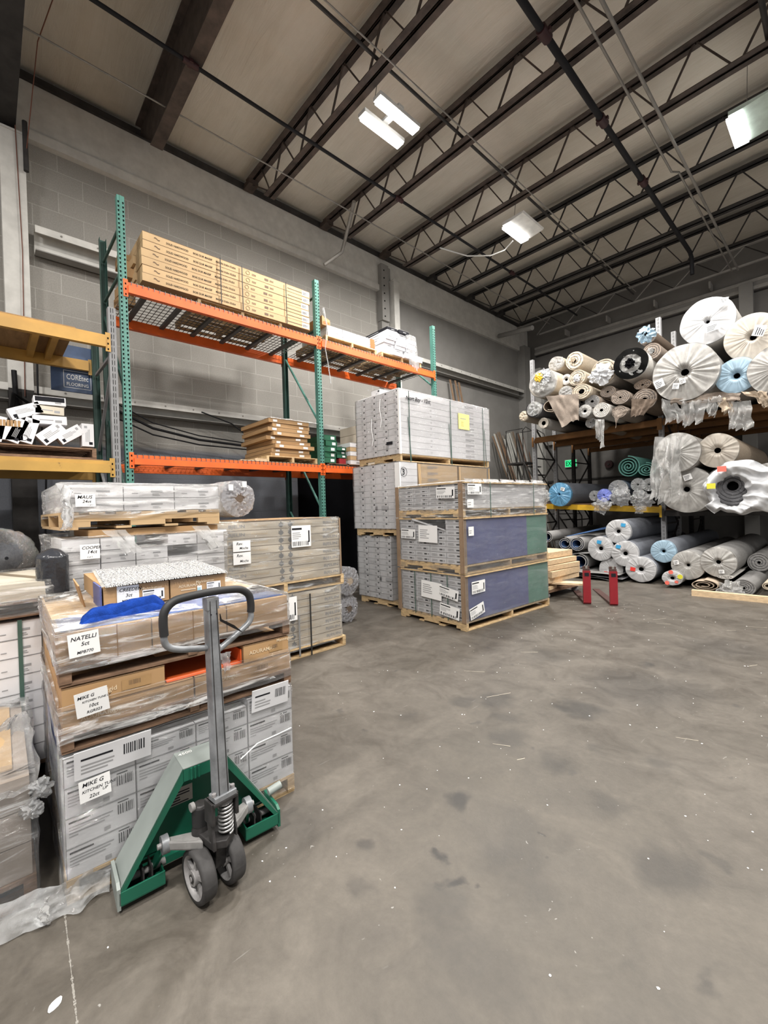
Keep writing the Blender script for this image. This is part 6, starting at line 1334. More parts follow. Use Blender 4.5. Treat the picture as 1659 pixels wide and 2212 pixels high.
for k, (lb, u, v, rp, y, kd, mb, mc, sq, kw) in enumerate(ML): roll(lb, u, v, rp, y, kd, mb, mc, sq, group=GM, seed=50+k, **kw)
B = lambda u, v, y=9.15: at(u, v, y=y)
for k, (u, v, s, m, lb) in enumerate(((1300, 1092, .17, M_clear, 'bunched clear plastic spilling over the yellow beam, left bunch'), (1340, 1072, .20, M_clear, 'bunched clear plastic with a white tag on the yellow beam'), (1388, 1080, .19, M_clear, 'bunched clear plastic under the dark green rolls'), (1383, 1098, .10, M_clear, 'tail of clear plastic hanging below the yellow beam'))):
    crump('plastic_bunch', B(u, v, 9.3), s, m, lb, 60+k, flat=.8)
sheet('plastic_sheet', B(1416, 945, 8.95), B(1480, 940, 8.95), B(1470, 1085, 8.95), B(1402, 1082, 8.95), M_milky, 'long milky plastic sheet hanging over the big milky roll', 5, .10, 26, 36)
b = MB()
tc_o, tc_i = B(1602, 1052, 9.1), B(1577, 1061, 9.1); ro = disc_r(1600, 1052, 62, 9.1)[1]; ri = disc_r(1577, 1061, 27, 9.1)[1]
def torn(i, j):
    a = 2*math.pi*i; ca, sa = math.cos(a), math.sin(a)
    po = tc_o+Vector((ca*ro*1.08, 0, sa*ro*0.95))*(1+.10*nv((ca*2.4, sa*2.4, 4), 1, 6)+.05*nv((a*3, 0, 0), 1, 2)+(0.20 if 3.7 < a < 4.1 else 0)+(.14 if 5.3 < a < 5.8 else 0))
    pi_ = tc_i+Vector((ca*ri*0.95, 0, sa*ri*1.22))*(1+.20*nv((ca*2.6, sa*2.6, 1), 1, 5)+.12*nv((a*4, 0, 0), 1, 7))
    p = pi_*(1-j)+po*j; q = 3.2
    cr = abs(nv((p.x*q, p.z*q*1.3, 2), 1.2, 9)); c2 = abs(nv((p.x*8+p.z*3, p.z*6, 7), 1.0, 11))
    p.y += 0.02-0.14*math.sin(min(1, j*1.05)*3.1)**0.8+0.22*cr+0.07*c2-0.05; return p
b.grid(torn, 150, 26, M_wplast)
o = TP = b.build('torn_plastic'); tag(o, 'torn white plastic hood around the big grey roll, right of the middle shelf', 'plastic sheet')
pc = B(1583, 1052, 9.05)
for (u, v, m, lb) in ((1559, 1013, M_ptag, 'red sticker on the torn white plastic'), (1536, 1050, M_ygt, 'yellow sticker at the left of the torn white plastic')):
    b = MB(); b.box(-0.06, 0, -0.045, 0.06, 0.003, 0.045, m); o = b.build('sticker', TP); o.location = at(u, v, y=8.93); o['label'] = lb
# --- floor rolls
FL = [
 ('grey roll with blue backing, leftmost on the floor', 1181, 1160, 13, 9.4, 'open', M_cgl, M_cgl, .95, dict(turns=1.8, mi=M_cblue, yaw=.06)),
 ('blue and grey loose roll second from the left on the floor', 1220, 1174, 15, 9.3, 'open', M_cgl, M_cgl, .95, dict(turns=2.2, mi=M_cblue, yaw=.02)),
 ('grey roll with blue spiral inside, third from the left on the floor', 1246, 1175, 17, 9.2, 'open', M_cgl, M_cgl, .95, dict(turns=2.6, mi=M_cblue)),
 ('collapsed grey roll with blue inside, low behind the red forks', 1252, 1214, 19, 9.0, 'open', M_cgl, M_cgl, .95, dict(turns=1.5, mi=M_cblue)),
 ('topmost white wrapped grey roll with a blue tag in the floor pyramid', 1335, 1148, 25.5, 8.95, 'pleat', M_cbg, M_wwrap, 1, dict(hole=.14, tagm=M_btag, tagp=(.45, .55), paper_=None)),
 ('left white wrapped roll with a blue tag in the floor pyramid', 1297, 1185, 26, 8.9, 'pleat', M_cbg, M_wwrap, 1, dict(hole=.15, tagm=M_btag, tagp=(-.05, .55))),
 ('middle white wrapped roll with a torn blue tag in the floor pyramid', 1350, 1196, 27, 8.8, 'pleat', M_cbg, M_wwrap, 1, dict(hole=.15, tagm=M_btag, tagp=(-.45, .55))),
 ('white wrapped roll with a red tag behind the right red fork', 1320, 1230, 24, 8.95, 'pleat', M_cbg, M_wwrap, 1, dict(hole=.12, tagm=M_rtag, tagp=(-.4, -.35))),
 ('white wrapped roll with a red tag at the bottom right of the floor pyramid', 1384, 1230, 29, 8.75, 'pleat', M_cbg, M_wwrap, .93, dict(hole=.15, tagm=M_rtag, tagp=(-.5, .0))),
 ('slim pale blue wrapped roll beside the grey post on the floor', 1433, 1191, 24, 8.9, 'pleat', M_cbg, M_bwrap, 1, dict(hole=.12)),
 ('grey plastic wrapped roll with a white label, right of the pale blue one', 1486, 1221, 31, 8.75, 'pleat', M_cgrey, M_gwrap, 1, dict(hole=.09, paper_=[(-.75, .0, .3, .3, .2)])),
 ('grey carpet roll with clear plastic end, second from the right on the floor', 1552, 1214, 32, 8.7, 'bag', M_cgrey, M_gwrap, 1, dict(hole=.13, paper_=[(.05, -.75, .3, .25, .1)])),
 ('small white wrapped roll with red marks low on the floor', 1452, 1249, 18, 8.55, 'pleat', M_cgrey, M_wwrap, .85, dict(hole=.2, tagm=M_ptag, tagp=(.45, -.45))),
 ('flattened tan carpet roll on the floor behind the timber', 1520, 1264, 22, 8.50, 'open', M_ctan, M_ctan, .55, dict(turns=2.6, mi=M_ctan, L=3.0, tight=.7)),
 ('thin folded light grey carpet above the flattened tan roll', 1567, 1247, 10, 8.65, 'spiral', M_cwhite, M_cwhite, .40, dict(turns=3, hole=.1)),
 ('grey carpet roll with torn plastic lying on the floor near the right edge', 1606, 1270, 20, 8.45, 'spiral', M_cgrey, M_cgrey, .9, dict(turns=5, hole=.15)),
 ('rolled beige carpet cut by the right edge on the floor', 1660, 1266, 12, 8.35, 'open', M_cbeige, M_cbeige, .8, dict(turns=2, mi=M_cbeige)),
 ('dark grey roll behind the grey plastic wrapped rolls on the floor', 1640, 1215, 20, 9.6, 'spiral', M_cgrey, M_cgrey, 1, dict(turns=4)),
]
for k, (lb, u, v, rp, y, kd, mb, mc, sq, kw) in enumerate(FL): roll(lb, u, v, rp, y, kd, mb, mc, sq, group=GL, seed=80+k, **kw)
# extra marks on the small roll, torn patches
for (u, v, m, s) in ((1449, 1236, M_ptag, .035), (1441, 1259, M_ptag, .035), (1469, 1246, M_ygt, .04)):
    b = MB(); b.cyl((0, 0, 0), (0, 0.003, 0), s, m, 10); o = b.build('sticker'); o.location = at(u, v, y=8.49); tag(o, f'{"yellow" if m is M_ygt else "red"} mark on the small white wrapped floor roll, {"right" if u > 1460 else ("upper" if v < 1240 else "lower")} one', 'sticker')
for k, (x, z, lb) in enumerate(((0, .006, 'lowest'), (.1, .05, 'second'), (0.05, .09, 'third'))):
    b = MB(); b.grid(lambda i, j: (-1.0+i*1.35, j*2.6, 0.02*nv((i*3, j*3, k), 1.5, k)+0.02*k+0.05*max(0, math.sin(i*3.1+k))), 26, 14, M_cgrey if k != 1 else M_cdark); o = b.build('carpet_sheet'); o.location = (-3.35+x, 8.6, z); tag(o, f'flat grey carpet sheet behind the red forks, {lb} from the floor', 'carpet')
b = MB(); b.grid(lambda i, j: (-0.55+i*1.2, j*2.8, 0.10+0.12*math.sin(i*2.6)+0.03*nv((i*3, j*3, 0), 1.5, 4)), 26, 14, M_cgrey); o = b.build('carpet_sheet'); o.location = (-3.75, 9.0, 0.25); tag(o, 'curved grey carpet sheet lying under the blue-backed rolls', 'carpet')
b = MB(); b.prism([(0, 0, 0), (0.25, 0, 0.05), (1.15, 2.2, 0.30), (0.9, 2.2, 0.32)], (0, 0, -0.01), M_cblue); o = b.build('carpet_sheet'); o.location = at(1224, 1158, y=9.2); tag(o, 'blue carpet flap between the second and third floor rolls', 'carpet')
crump('plastic_bunch', at(1578, 1276, y=8.35), .16, M_milky, 'crumpled grey plastic on the floor beside the flattened tan roll', 77, flat=.7)
# ================================================================ foil-like plastic rolls near the tan load
M_foil = film('silvery_bag', 0.55, 0.95, stretch=(1, 1, 1), scale=14, rough=0.12, tint=(0.62, 0.62, 0.66))
def silver(pos, r, L, label, seed, core=M_cbrown):
    t = thing('wrapped_roll', label, 'carpet roll', pos, 0); t.rotation_euler = (0, 0, -math.pi/2+0.12)   # local +y (away) -> world -x... end faces +x
    t.rotation_euler = (0, 0, math.pi/2+0.10)
    b = MB()
    def body(i, j):
        a = 2*math.pi*i; k = 1+.06*nv((math.cos(a)*3, math.sin(a)*3, j*9), 1, seed)+.03*nv((math.cos(a)*8, math.sin(a)*8, j*20), 1, seed); return (r*k*math.cos(a), j*L, r*k*math.sin(a))
    b.grid(body, 60, 30, M_foil); b.build('wrap', t)
    b = MB(); b.cyl((0, 0.02, 0), (0, L-0.02, 0), r*.92, M_cdark, 30); b.build('body', t)
    b = MB()
    def cap(i, j):
        a = 2*math.pi*i; k = 1+.06*nv((math.cos(a)*3, math.sin(a)*3, 0), 1, seed)*j+.03*nv((math.cos(a)*8, math.sin(a)*8, 0), 1, seed)*j
        rho = .22+.78*j; return (r*rho*k*math.cos(a), -.03*(1-j)+0.03*nv((math.cos(a)*6*rho, math.sin(a)*6*rho, 0), 1.4, seed+2), r*rho*k*math.sin(a))
    b.grid(cap, 70, 10, M_foil); b.build('end_wrap', t)
    b = MB(); b.cyl((0, -0.025, 0), (0, 0.03, 0), r*.30, core, 20); b.build('core', t)
    return t
t = silver((-4.25, 1.90, 1.47+0.185), .185, 0.9, 'roll in shiny crinkled plastic lying on top of the tan load', 3)
for (x, z) in ((.02, .115), (-.13, .08)): paper(t, (x, -0.05, z), (1, 0, 0), (0, 0, 1), .05, .06, lambda b, o, ax, ay: None, 'small_label')
silver((-4.55, 3.52, .56), .19, 1.3, 'upper of two crinkled plastic rolls between the tan load and the white tower', 5, M_ctan)
silver((-4.60, 3.53, .185), .185, 1.3, 'lower of two crinkled plastic rolls between the tan load and the white tower', 6)
# plastic covered rolls at the left edge
M_bagblk = plain('black_bag_plastic', (0.03, 0.032, 0.038), 0.18, bump=0.8, bscale=14)
M_dbag = film('dark_bag_plastic', 0.10, 0.5, stretch=(1, 1, 1), scale=11, rough=0.1, tint=(0.5, 0.52, 0.56))
for k, (pos, r, L, rot, lb) in enumerate((((-4.10, 0.10, 1.235), .185, 1.9, (0, 0, R(91)), 'dark grey roll in clear plastic lying behind the cream topped stack'), ((-3.245, 0.285, 1.30), .075, 0.42, (R(-86), 0, R(92)), 'black plastic bagged roll squeezed left of the white carton stack'), ((-3.75, -0.17, 1.50), .21, 2.2, (R(2), 0, R(92)), 'tall grey plastic roll at the very left edge'))):
    t = thing('wrapped_roll', lb, 'carpet roll', pos); t.rotation_euler = rot; b = MB()
    def body(i, j):
        a = 2*math.pi*i; s = min(1, .004+j*9)**.5; kk = 1+.05*nv((math.cos(a)*2, math.sin(a)*2, j*6), 1, k); return (r*s*kk*math.cos(a), j*L, r*s*kk*math.sin(a))
    b.grid(body, 48, 30, M_bagblk if k == 1 else M_cbg); b.build('body', t)
    b = MB()
    def bag(i, j):
        a = 2*math.pi*i; s = min(1, .003+j*9)**.5; kk = 1.05+(.08 if k != 1 else .05)*nv((math.cos(a)*4, math.sin(a)*4, j*(14 if k != 1 else 5)), 1, k)+(.05 if k != 1 else .02)*nv((math.cos(a)*9, math.sin(a)*9, j*30), 1, k); return (r*s*kk*math.cos(a), -.03+j*L, r*s*kk*math.sin(a))
    b.grid(bag, 70, 60, M_dbag if k != 1 else M_bagblk); b.build('bag', t)
# something for the left edge rolls to lie on
for c in range(2): carton(('hid', 0), (-4.12, -1.0, 0), -0.65, 0.33+c*0.62, 0.0, 1.15, 0.60, 1.04, M_greykraft, f'tall dim carton under the plastic rolls at the left edge, {("rear", "front")[c]}', 'dim cartons at the left edge')
# loose film on the floor at the foot of the near stacks
b = MB()
def skirt(i, j):
    x = -2.35+0.55*i; p = Vector((-2.02, 0.15, 0)); q = Vector((-1.93, 0.34, 0))
    a = i; base = Vector((-2.17, -0.20, 0))*(1-a)+Vector((-2.09, 0.34, 0))*a
    out = Vector((0.07, -0.02, 0))*(1-j)
    h = 0.09*j*(1+0.5*nv((a*4, j*3, 0), 1.3, 3))
    n_ = 0.03*abs(nv((a*7, j*6, 0), 1.4, 5)); return (base.x+out.x*(1+.8*nv((a*5, 0, 0), 1.5, 8))+n_, base.y+out.y*(1+.8*nv((a*5, 1, 0), 1.5, 9)), 0.004+h+n_)
b.grid(skirt, 60, 16, M_clear); tag(b.build('loose_film'), 'loose crumpled film trailing on the floor at the foot of the near stack', 'plastic sheet')
crump('film_knot', (-2.07, 0.13, 0.03), .045, M_milky, 'twisted knot of film on the floor between the two near loads', 5, flat=.8)
crump('plastic_bunch', (-2.19, 0.13, 0.44), .04, M_clear, 'bunched film hanging in the gap between the two near loads', 6, flat=.8, rot=(0, 0, R(90)))
crump('plastic_bunch', (-2.19, 0.10, 0.37), .04, M_clear, 'lower bunch of film hanging at the corner of the near left load', 7, flat=.8, rot=(0, 0, R(70)))
sheet('plastic_sheet', (-2.85, 0.05, 0.525), (-2.9, 0.12, 0.52), (-2.18, 0.13, 0.46), (-2.16, -0.25, 0.45), M_milky, 'cloudy torn film folded over the corner of the near left load', 12, .025, 26, 14)
for k, (pp, lb) in enumerate((((-3.22, 0.62), 'left'), ((-3.22, 1.16), 'right'))):
    sheet('plastic_strip', (-3.255, pp[1]-.07, 1.42), (-3.255, pp[1]+.05, 1.42), (-3.22, pp[1]+.14, 1.27), (-3.23, pp[1]+.05, 1.25), M_milky, f'twisted torn film hanging on the rear left stack, {lb} one', 15+k, .015, 10, 14)
sheet('plastic_strip', (-3.27, 0.335, 1.72), (-3.25, 0.385, 1.70), (-3.24, 0.385, 1.44), (-3.26, 0.35, 1.43), M_clear, 'gathered film at the left corner of the top load, rear left stack', 18, .03, 14, 20)
sheet('plastic_strip', (-2.07, 0.80, 0.83), (-2.07, 0.86, 0.83), (-2.065, 0.85, 0.74), (-2.065, 0.82, 0.735), M_clear, 'small torn film tail at the right of the kraft cartons, near stack', 19, .012, 8, 10)
# white scrap on the floor, litter flecks
b = MB(); p = at(119, 2171, z=0.0)
b.prism([(0.022*math.cos(a)*(1+.2*math.sin(2*a)), 0.014*math.sin(a), 0) for a in [R(k*30) for k in range(12)]], (0, 0, 0.002), M_paper); o = b.build('paper_scrap'); o.location = (p.x, p.y, 0.001); o.rotation_euler = (0, 0, R(-60)); tag(o, 'small white paper scrap on the floor at the lower left', 'paper scrap')
random.seed(99); b = MB()
for k in range(300):
    x, y = random.uniform(-3.0, 1.2), random.uniform(0.1, 7.0); s = random.uniform(.001, .0045)*(1+0.12*y); a = random.uniform(0, 6.3)
    b.prism([(x+s*math.cos(a+q)*random.uniform(.5, 1.3), y+s*math.sin(a+q)*random.uniform(.5, 1.3), 0.0005) for q in (0, 1.3, 2.4, 3.5, 4.9)], (0, 0, 0.0015), M_paper)
for k in range(26):
    x, y = random.uniform(-2.8, 1.2), random.uniform(0.6, 7.5); a = random.uniform(0.2, 1.2); l = random.uniform(.04, .22); b.prism([(x, y, .0006), (x+.003, y, .0006), (x+.002+l*math.cos(a), y+l*math.sin(a), .0006), (x+l*math.cos(a), y+l*math.sin(a)+.002, .0006)], (0, 0, .0008), M_creamc)
tag(b.build('floor_litter'), 'scattered pale paint flecks and splinters on the concrete floor', 'litter', kind='stuff')

# strand of twisted film across the barcode cartons
pipe('film_strand', [at(520, 1640, x=-2.03), at(556, 1606, x=-2.03), at(600, 1586, x=-2.03), at(629, 1572, x=-2.03)], 0.003, M_paper, 'thin twisted strand of white film across the right barcode cartons', 'film strand', 6)
crump('plastic_bunch', (-3.10, 6.08, 1.60), .11, M_clear, 'bunched film at the far end of the top load, blue sided tower', 31, flat=.9, rot=(0, 0, R(60)))
for k in range(5):
    f = k/5; sheet('film_edge', (-3.15+.09*f, 4.22+f*1.8, 1.835+.02*random.random()), (-3.13+.09*f, 4.55+f*1.8, 1.84), (-3.11+.09*f, 4.55+f*1.8, 1.79), (-3.12+.09*f, 4.22+f*1.8, 1.79), M_milky, f'ragged film edge atop the blue sided tower, {ORD[k]} piece from the near corner', 130+k, .012, 10, 5, cat='plastic film')
# ================================================================ pallet jack
M_jg = scuffed('jack_green_paint', (0.008, 0.105, 0.062), (0.04, 0.055, 0.05), 0.62, 0.40, 9)
M_jt = scuffed('worn_green_grey_top', (0.235, 0.262, 0.25), (0.10, 0.15, 0.13), 0.56, 0.5, 12)
M_jp = plain('scuffed_grey_tube', (0.25, 0.26, 0.275), 0.42, 0.35, 0.3, 9)
M_jm = plain('greasy_cast_iron', (0.034, 0.032, 0.032), 0.5, 0.2, 0.35, 22)
M_ja = plain('dusty_grey_arm', (0.24, 0.235, 0.23), 0.7, 0.1, 0.2, 14)
M_rub = plain('black_rubber', (0.02, 0.02, 0.021), 0.55)
M_whl = plain('worn_grey_wheel_tyre', (0.045, 0.043, 0.043), 0.75, 0, 0.2, 20); M_hub = plain('bright_wheel_hub', (0.30, 0.29, 0.29), 0.5, 0.2, 0.2, 18)
M_chr = plain('plated_spring_steel', (0.55, 0.55, 0.55), 0.3, 0.7)
J = thing('pallet_jack', 'green manual pallet jack with grey handle standing in front of the near stack', 'pallet jack', (-1.925, 0.655, 0), R(-3.2))
# local frame: +x towards the aisle (handle), y across the forks
HB = 0.46   # height of the frame shoulder
HWf = 0.325
# A-frame hood: sloping channels from shoulders to fork heels
def slab(b, prof_, x0, x1, m): # polygon in y,z extruded in x
    b.prism([(x0, y, z) for y, z in prof_], (x1-x0, 0, 0), m)
for s, nm in ((-1, 'left'), (1, 'right')):
    b = MB(); yo, zo = s*HWf, 0.085
    ys, zs = s*0.085, HB
    # top strip (worn) and side flange (green)
    d = Vector((0, yo-ys, zo-zs)).normalized(); n = Vector((0, -d.z*1.0, d.y)); n = n if n.z > 0 else -n
    p0, p1 = Vector((0, ys, zs)), Vector((0, yo, zo))
    b.prism([p0+Vector((-0.10, 0, 0)), p0+Vector((0.05, 0, 0)), p1+Vector((0.05, 0, 0)), p1+Vector((-0.12, 0, 0))], -n*0.006, M_jt)
    o = b.build('hood_rail', J, bevel=0.002)
    b = MB(); b.prism([p0+Vector((0.05, 0, 0)), p0+Vector((0.05, 0, -0.055)), p1+Vector((0.05, 0, -0.035)), p1+Vector((0.05, 0, 0))], (-0.005, 0, 0), M_jg); b.build('hood_flange', J)
b = MB(); b.box(-0.10, -0.087, HB-0.006, 0.05, 0.087, HB, M_jt); b.build('hood_top', J, bevel=0.002)
b = MB(); b.box(0.045, -0.087, HB-0.055, 0.05, 0.087, HB-0.006, M_jg)
for k in (-0.055, -0.04, -0.025): b.box(0.050, k-0.004, HB-0.055, 0.056, k+0.003, HB-0.008, M_jg)
b.build('hood_front', J)
# back plate closing the triangle
b = MB(); b.prism([(-0.085, -0.315, 0.09), (-0.085, 0.315, 0.09), (-0.085, 0.08, HB-0.008), (-0.085, -0.08, HB-0.008)], (0.006, 0, 0), M_jg); b.build('back_plate', J)
b = MB(); b.box(-0.0785, -0.135, 0.245, -0.0775, -0.02, 0.315, plain('aluminium_plate', (0.45, 0.42, 0.38), 0.4, 0.3)); bars(b, (-0.0768, -0.13, 0.25), (0, 1, 0), (0, 0, 1), 0.10, 0.055, 5, M_ink, 2); b.build('rating_plate', J)
b = MB(); b.text('4500', (-0.06, -0.075, HB+0.0008), (0, 1, 0), (-1, 0, 0), 0.028, M_refl); b.build('stencilled_number', J)
# fork heels with boxes and forks running under the load
for s in (-1, 1):
    y0, y1 = (s*HWf, s*0.165) if s < 0 else (0.165, HWf)
    b = MB(); ya, yb = min(y0, y1), max(y0, y1)
    b.box(0.045, ya, 0.035, 0.052, yb, 0.085, M_jg); b.box(-0.10, ya, 0.035, 0.05, ya+0.006, 0.09, M_jg); b.box(-0.10, yb-0.006, 0.035, 0.05, yb, 0.08, M_jg); b.box(-0.09, ya, 0.03, 0.05, yb, 0.036, M_jg)
    b.build('fork_heel', J, bevel=0.0015)
    yy = s*HWf-s*0.006; b = MB(); b.prism([(-0.10, yy, 0.03), (0.052, yy, 0.02), (0.052, yy, 0.10), (0.03, yy, 0.115), (-0.10, yy, 0.12)], (0, s*0.012, 0), M_jt if s < 0 else M_jg); b.build('end_cheek', J)
    for k in (0.045, 0.075): MB().box(-0.03, s*(0.165+k)-0.003, 0.036, 0.045, s*(0.165+k)+0.003, 0.12+0.0*k, M_jm).build('rib', J)
    b = MB(); c = s*0.245; b.box(-1.02, c-0.075, 0.075, -0.08, c+0.075, 0.081, M_jg); b.box(-1.02, c-0.078, 0.045, -0.08, c-0.073, 0.081, M_jg); b.box(-1.02, c+0.073, 0.045, -0.08, c+0.078, 0.081, M_jg); b.prism([(-1.02, c-0.078, 0.045), (-1.02, c-0.078, 0.081), (-1.12, c-0.03, 0.05), (-1.12, c-0.03, 0.045)], (0, 0.10, 0), M_jg); b.build('fork', J)
    MB().cyl((-0.95, c-0.04, 0.036), (-0.95, c+0.04, 0.036), 0.036, M_rub, 18).build('load_roller', J)
    MB().tube([(-0.02, s*0.15, 0.075), (-0.02, s*0.31, 0.075)], 0.014, M_ja, 10).build('torsion_bar', J)
MB().cyl((-0.03, 0.31, 0.15), (-0.03, 0.375, 0.16), 0.018, M_jt, 14).build('pin_boss', J)
MB().box(-0.06, -0.30, 0.045, -0.035, 0.30, 0.075, M_jg).build('cross_tie', J)
# steering wheels
WX_ = 0.168; YS_ = -0.012
for s, nm in ((-1, 0), (1, 1)):
    y = s*0.060+YS_; rw = 0.098; b = MB(); N = 40
    prf = [(rw*.80, -.027), (rw*.97, -.026), (rw, -.018), (rw, .018), (rw*.97, .026), (rw*.80, .027)]
    b.grid(lambda i, j: (WX_+prf[int(round(j*5))][0]*math.cos(2*math.pi*i), y+prf[int(round(j*5))][1], 0.1+prf[int(round(j*5))][0]*math.sin(2*math.pi*i)), N, 5, M_whl); w_ = b.build('steer_wheel', J)
    b = MB(); ring_ = [(rw*.80, -.027), (rw*.74, -.024), (rw*.70, -.004), (rw*.70, .004), (rw*.74, .024), (rw*.80, .027)]
    b.grid(lambda i, j: (WX_+ring_[int(round(j*5))][0]*math.cos(2*math.pi*i), y+ring_[int(round(j*5))][1], 0.1+ring_[int(round(j*5))][0]*math.sin(2*math.pi*i)), N, 5, M_hub)
    b.cyl((WX_, y-0.004, 0.1), (WX_, y+0.004, 0.1), rw*.71, M_jm, 28)
    for k in range(5):
        a = 2*math.pi*k/5+0.3; b.bar((WX_+0.022*math.cos(a), y-0.012*1, 0.1+0.022*math.sin(a)), (WX_+rw*.72*math.cos(a), y-0.012, 0.1+rw*.72*math.sin(a)), 0.016, 0.012, M_hub, (0, 1, 0)); b.bar((WX_+0.022*math.cos(a), y+0.012, 0.1+0.022*math.sin(a)), (WX_+rw*.72*math.cos(a), y+0.012, 0.1+rw*.72*math.sin(a)), 0.016, 0.012, M_hub, (0, 1, 0))
    b.cyl((WX_, y-0.030, 0.1), (WX_, y+0.030, 0.1), 0.028, M_hub, 20); b.cyl((WX_, y-0.033, 0.1), (WX_, y+0.033, 0.1), 0.016, M_jm, 16); b.cyl((WX_, y-0.035, 0.1), (WX_, y+0.035, 0.1), 0.009, M_hub, 12)
    b.build('wheel_hub', w_)
MB().cyl((WX_, -0.03, 0.1), (WX_, 0.03, 0.1), 0.016, M_jm, 12).build('axle', J)
# pump: base fork, cylinder, reservoir, spring, yoke
b = MB(); b.prism([(WX_-0.07, -0.06, 0.205), (WX_+0.055, -0.05, 0.205), (WX_+0.085, 0.0, 0.20), (WX_+0.055, 0.05, 0.205), (WX_-0.07, 0.06, 0.205)], (0, 0, 0.030), M_jm); b.prism([(WX_-0.03, -0.022, 0.1), (WX_+0.03, -0.022, 0.1), (WX_+0.045, -0.022, 0.205), (WX_-0.05, -0.022, 0.205)], (0, 0.044, 0), M_jm); b.build('pump_base', J, bevel=0.003)
b = MB(); b.tube([(WX_-0.055, -0.035, 0.17), (WX_-0.055, -0.035, 0.205), (WX_-0.055, -0.035, 0.215), (WX_-0.055, -0.035, 0.235), (WX_-0.055, -0.035, 0.25), (WX_-0.055, -0.035, 0.33), (WX_-0.055, -0.035, 0.335)], [0.026, 0.028, 0.036, 0.036, 0.031, 0.031, 0.024], M_jm, 20); b.build('hydraulic_cylinder', J)
b = MB(); b.cyl((WX_-0.055, -0.035, 0.255), (WX_-0.055, -0.035, 0.325), 0.033, M_rub, 22); b.build('oil_reservoir', J)
MB().tube([(WX_-0.055, -0.075, 0.335), (WX_-0.055, -0.06, 0.335)], 0.017, M_ja, 14).build('filler_plug', J)
b = MB(); pts = []; N = 8
for k in range(N*16+1): a = 2*math.pi*k/16; pts.append((WX_+0.045+0.026*math.cos(a), 0.020+0.026*math.sin(a), 0.238+0.12*k/(N*16)))
b.tube(pts, 0.0046, M_chr, 8); b.build('return_spring', J)
b = MB(); b.cyl((WX_+0.045, 0.020, 0.232), (WX_+0.045, 0.020, 0.365), 0.013, M_rub, 14); b.build('piston_rod', J)
MB().cyl((WX_+0.045, 0.020, 0.357), (WX_+0.045, 0.020, 0.372), 0.030, M_jp, 20).build('spring_cap', J)
b = MB(); b.box(WX_+0.01, -0.045, 0.375, WX_+0.085, 0.055, 0.388, M_jm); b.box(WX_+0.01, -0.05, 0.300, WX_+0.075, -0.036, 0.388, M_jm); b.box(WX_+0.01, 0.048, 0.300, WX_+0.075, 0.062, 0.388, M_jm); b.box(WX_+0.03, -0.04, 0.388, WX_+0.085, 0.05, 0.410, M_jp)
b.build('handle_yoke', J, bevel=0.003)
for y in (-0.035, 0.042): MB().cyl((WX_+0.065, y, 0.41), (WX_+0.065, y, 0.421), 0.009, M_hub, 6).build('yoke_bolt', J)
b = MB()
b.prism([(WX_+0.012, -0.048, 0.36), (WX_+0.04, -0.048, 0.36), (WX_+0.075, -0.048, 0.24), (WX_+0.075, -0.048, 0.205), (WX_+0.05, -0.048, 0.205), (WX_+0.03, -0.048, 0.27)], (0, 0.012, 0), M_jm); b.build('pump_linkage', J, bevel=0.002); b = MB(); b.prism([(WX_+0.012, 0.050, 0.36), (WX_+0.03, 0.050, 0.36), (WX_+0.065, 0.050, 0.24), (WX_+0.065, 0.050, 0.21), (WX_+0.045, 0.050, 0.21)], (0, 0.008, 0), M_jm); b.build('pump_linkage', J, bevel=0.002)
# rocker arms reaching sideways to the lift bolts
for s in (-1, 1):
    b = MB(); y1, y2 = s*0.055, s*0.165
    b.prism([(WX_-0.075, y1, 0.215), (WX_+0.02, y1, 0.225), (WX_-0.01, (y1+y2)/2, 0.235), (WX_-0.07, y2, 0.225), (WX_-0.12, y2, 0.215)], (0, 0, -0.035), M_ja); b.build('rocker_arm', J, bevel=0.006)
    MB().cyl((WX_-0.095, y2-s*0.01, 0.205), (WX_-0.095, y2+s*0.016, 0.205), 0.034, M_jp, 20).build('lift_washer', J)
    MB().cyl((WX_-0.095, y2+s*0.014, 0.205), (WX_-0.095, y2+s*0.030, 0.205), 0.011, M_hub, 6).build('lift_bolt', J)
    b = MB(); b.bar((WX_-0.095, y2, 0.205), (-0.03, y2+s*0.03, 0.07), 0.012, 0.035, M_jg, (1, 0, 0)); b.build('pull_rod', J)
# handle: tapered box tube, loop with black grip
HX = WX_+0.055
def hp(t): return Vector((HX-0.035*t, 0.0, 0.405+0.755*t))
b = MB(); a, c = hp(0), hp(1); wb, wt = 0.036, 0.024
vs = []
for p, w_ in ((a, 0.032), (c, 0.0235)):
    for x, y in ((-.016, -w_), (.016, -w_*.8), (.021, -w_*.5), (.021, w_*.5), (.016, w_*.8), (-.016, w_)): vs.append(p+Vector((x, y, 0)))
b.add(vs, [tuple(range(6))[::-1], tuple(range(6, 12))]+[(i, (i+1) % 6, 6+(i+1) % 6, 6+i) for i in range(6)], M_jp)
for s in (-1, 1): b.bar(a+Vector((.0215, s*.018, 0)), c+Vector((.0215, s*.013, 0)), 0.003, 0.002, M_jm, (1, 0, 0))
b.build('handle_tube', J)
b = MB(); b.prism([hp(1)+Vector(q) for q in ((-.020, -.024, -.035), (.022, -.024, -.035), (.022, .024, -.035), (-.020, .024, -.035))], (0, 0, 0.045), M_jp); b.cyl(hp(.93)+Vector((.021, -.012, 0)), hp(.93)+Vector((.024, -.012, 0)), .003, M_ink, 8); b.cyl(hp(.93)+Vector((.021, .012, 0)), hp(.93)+Vector((.024, .012, 0)), .003, M_ink, 8); b.build('tube_cap', J)
def HQ(y, z): return Vector((HX-0.035, y, z))
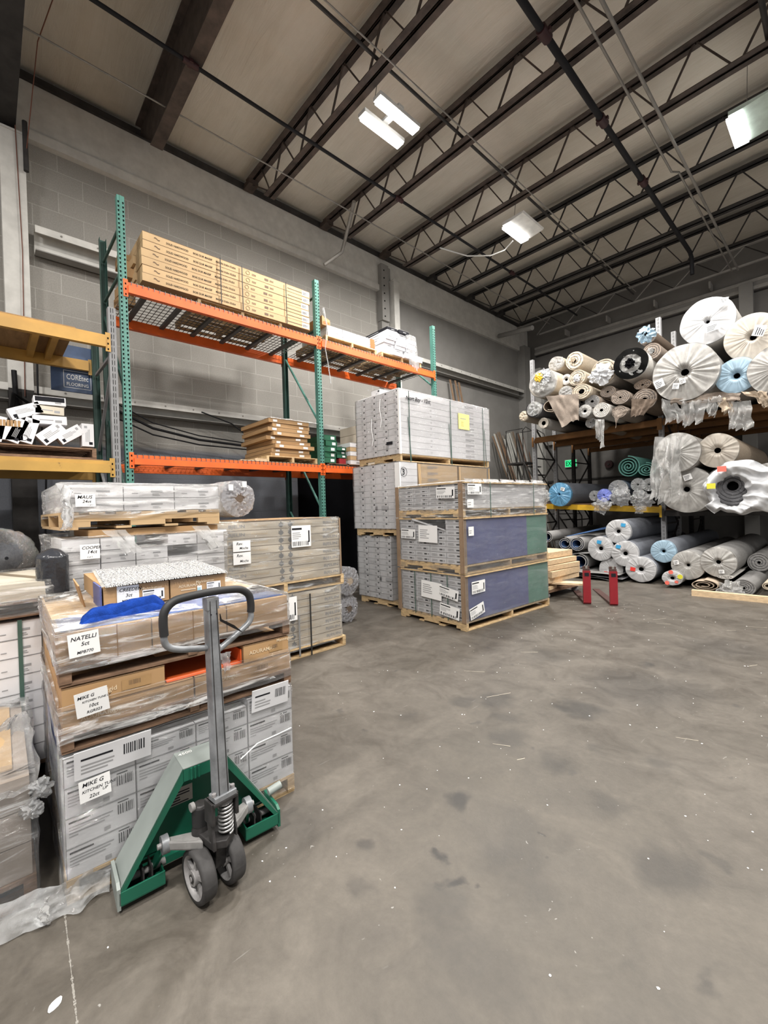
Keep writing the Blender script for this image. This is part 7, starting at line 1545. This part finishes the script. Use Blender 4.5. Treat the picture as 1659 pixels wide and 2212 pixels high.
def smooth(pts, n=6):
    out = []
    for i in range(len(pts)-1):
        p0, p1, p2, p3 = pts[max(i-1, 0)], pts[i], pts[i+1], pts[min(i+2, len(pts)-1)]
        for k in range(n):
            t = k/n; out.append(0.5*((2*p1)+(p2-p0)*t+(2*p0-5*p1+4*p2-p3)*t*t+(3*p1-p0-3*p2+p3)*t*t*t))
    return out+[pts[-1]]
gr = smooth([HQ(-.180, 1.060), HQ(-.182, 1.110), HQ(-.176, 1.148), HQ(-.150, 1.176), HQ(-.11, 1.187), HQ(0, 1.192), HQ(.10, 1.187), HQ(.142, 1.176), HQ(.170, 1.150), HQ(.178, 1.11), HQ(.176, 1.078)])
b = MB(); b.tube(gr, 0.0155, M_rub, 14); b.build('rubber_grip', J)
lo = smooth([HQ(-.180, 1.065), HQ(-.180, 1.040), HQ(-.165, 1.015), HQ(-.12, .995), HQ(-.02, .975), HQ(.03, .965)]); ro = smooth([HQ(.176, 1.082), HQ(.176, 1.055), HQ(.160, 1.030), HQ(.11, 1.00), HQ(.04, .962), HQ(.01, .95)])
b = MB(); b.tube(lo, 0.0125, M_jp, 12); b.tube(ro, 0.0125, M_jp, 12); b.build('handle_loop', J)
b = MB(); b.prism([hp(.9)+Vector(q) for q in ((.02, .024, .02), (.03, .024, .0), (.035, .075, -.035), (.03, .115, -.075), (.025, .078, -.05), (.02, .024, -.01))], (0.006, 0, 0), M_jm); b.build('release_lever', J)

# the steering head (wheels, pump, handle) is turned a little to one side
PV = Vector((WX_, 0, 0)); TM = Matrix.Translation(PV) @ Matrix.Rotation(R(9), 4, 'Z') @ Matrix.Translation(-PV)
for o in list(J.children):
    if o.name.split('.')[0] in ('steer_wheel', 'axle', 'pump_base', 'hydraulic_cylinder', 'oil_reservoir', 'filler_plug', 'return_spring', 'piston_rod', 'spring_cap', 'handle_yoke', 'yoke_bolt', 'pump_linkage', 'handle_tube', 'tube_cap', 'rubber_grip', 'handle_loop', 'release_lever'):
        o.matrix_local = TM
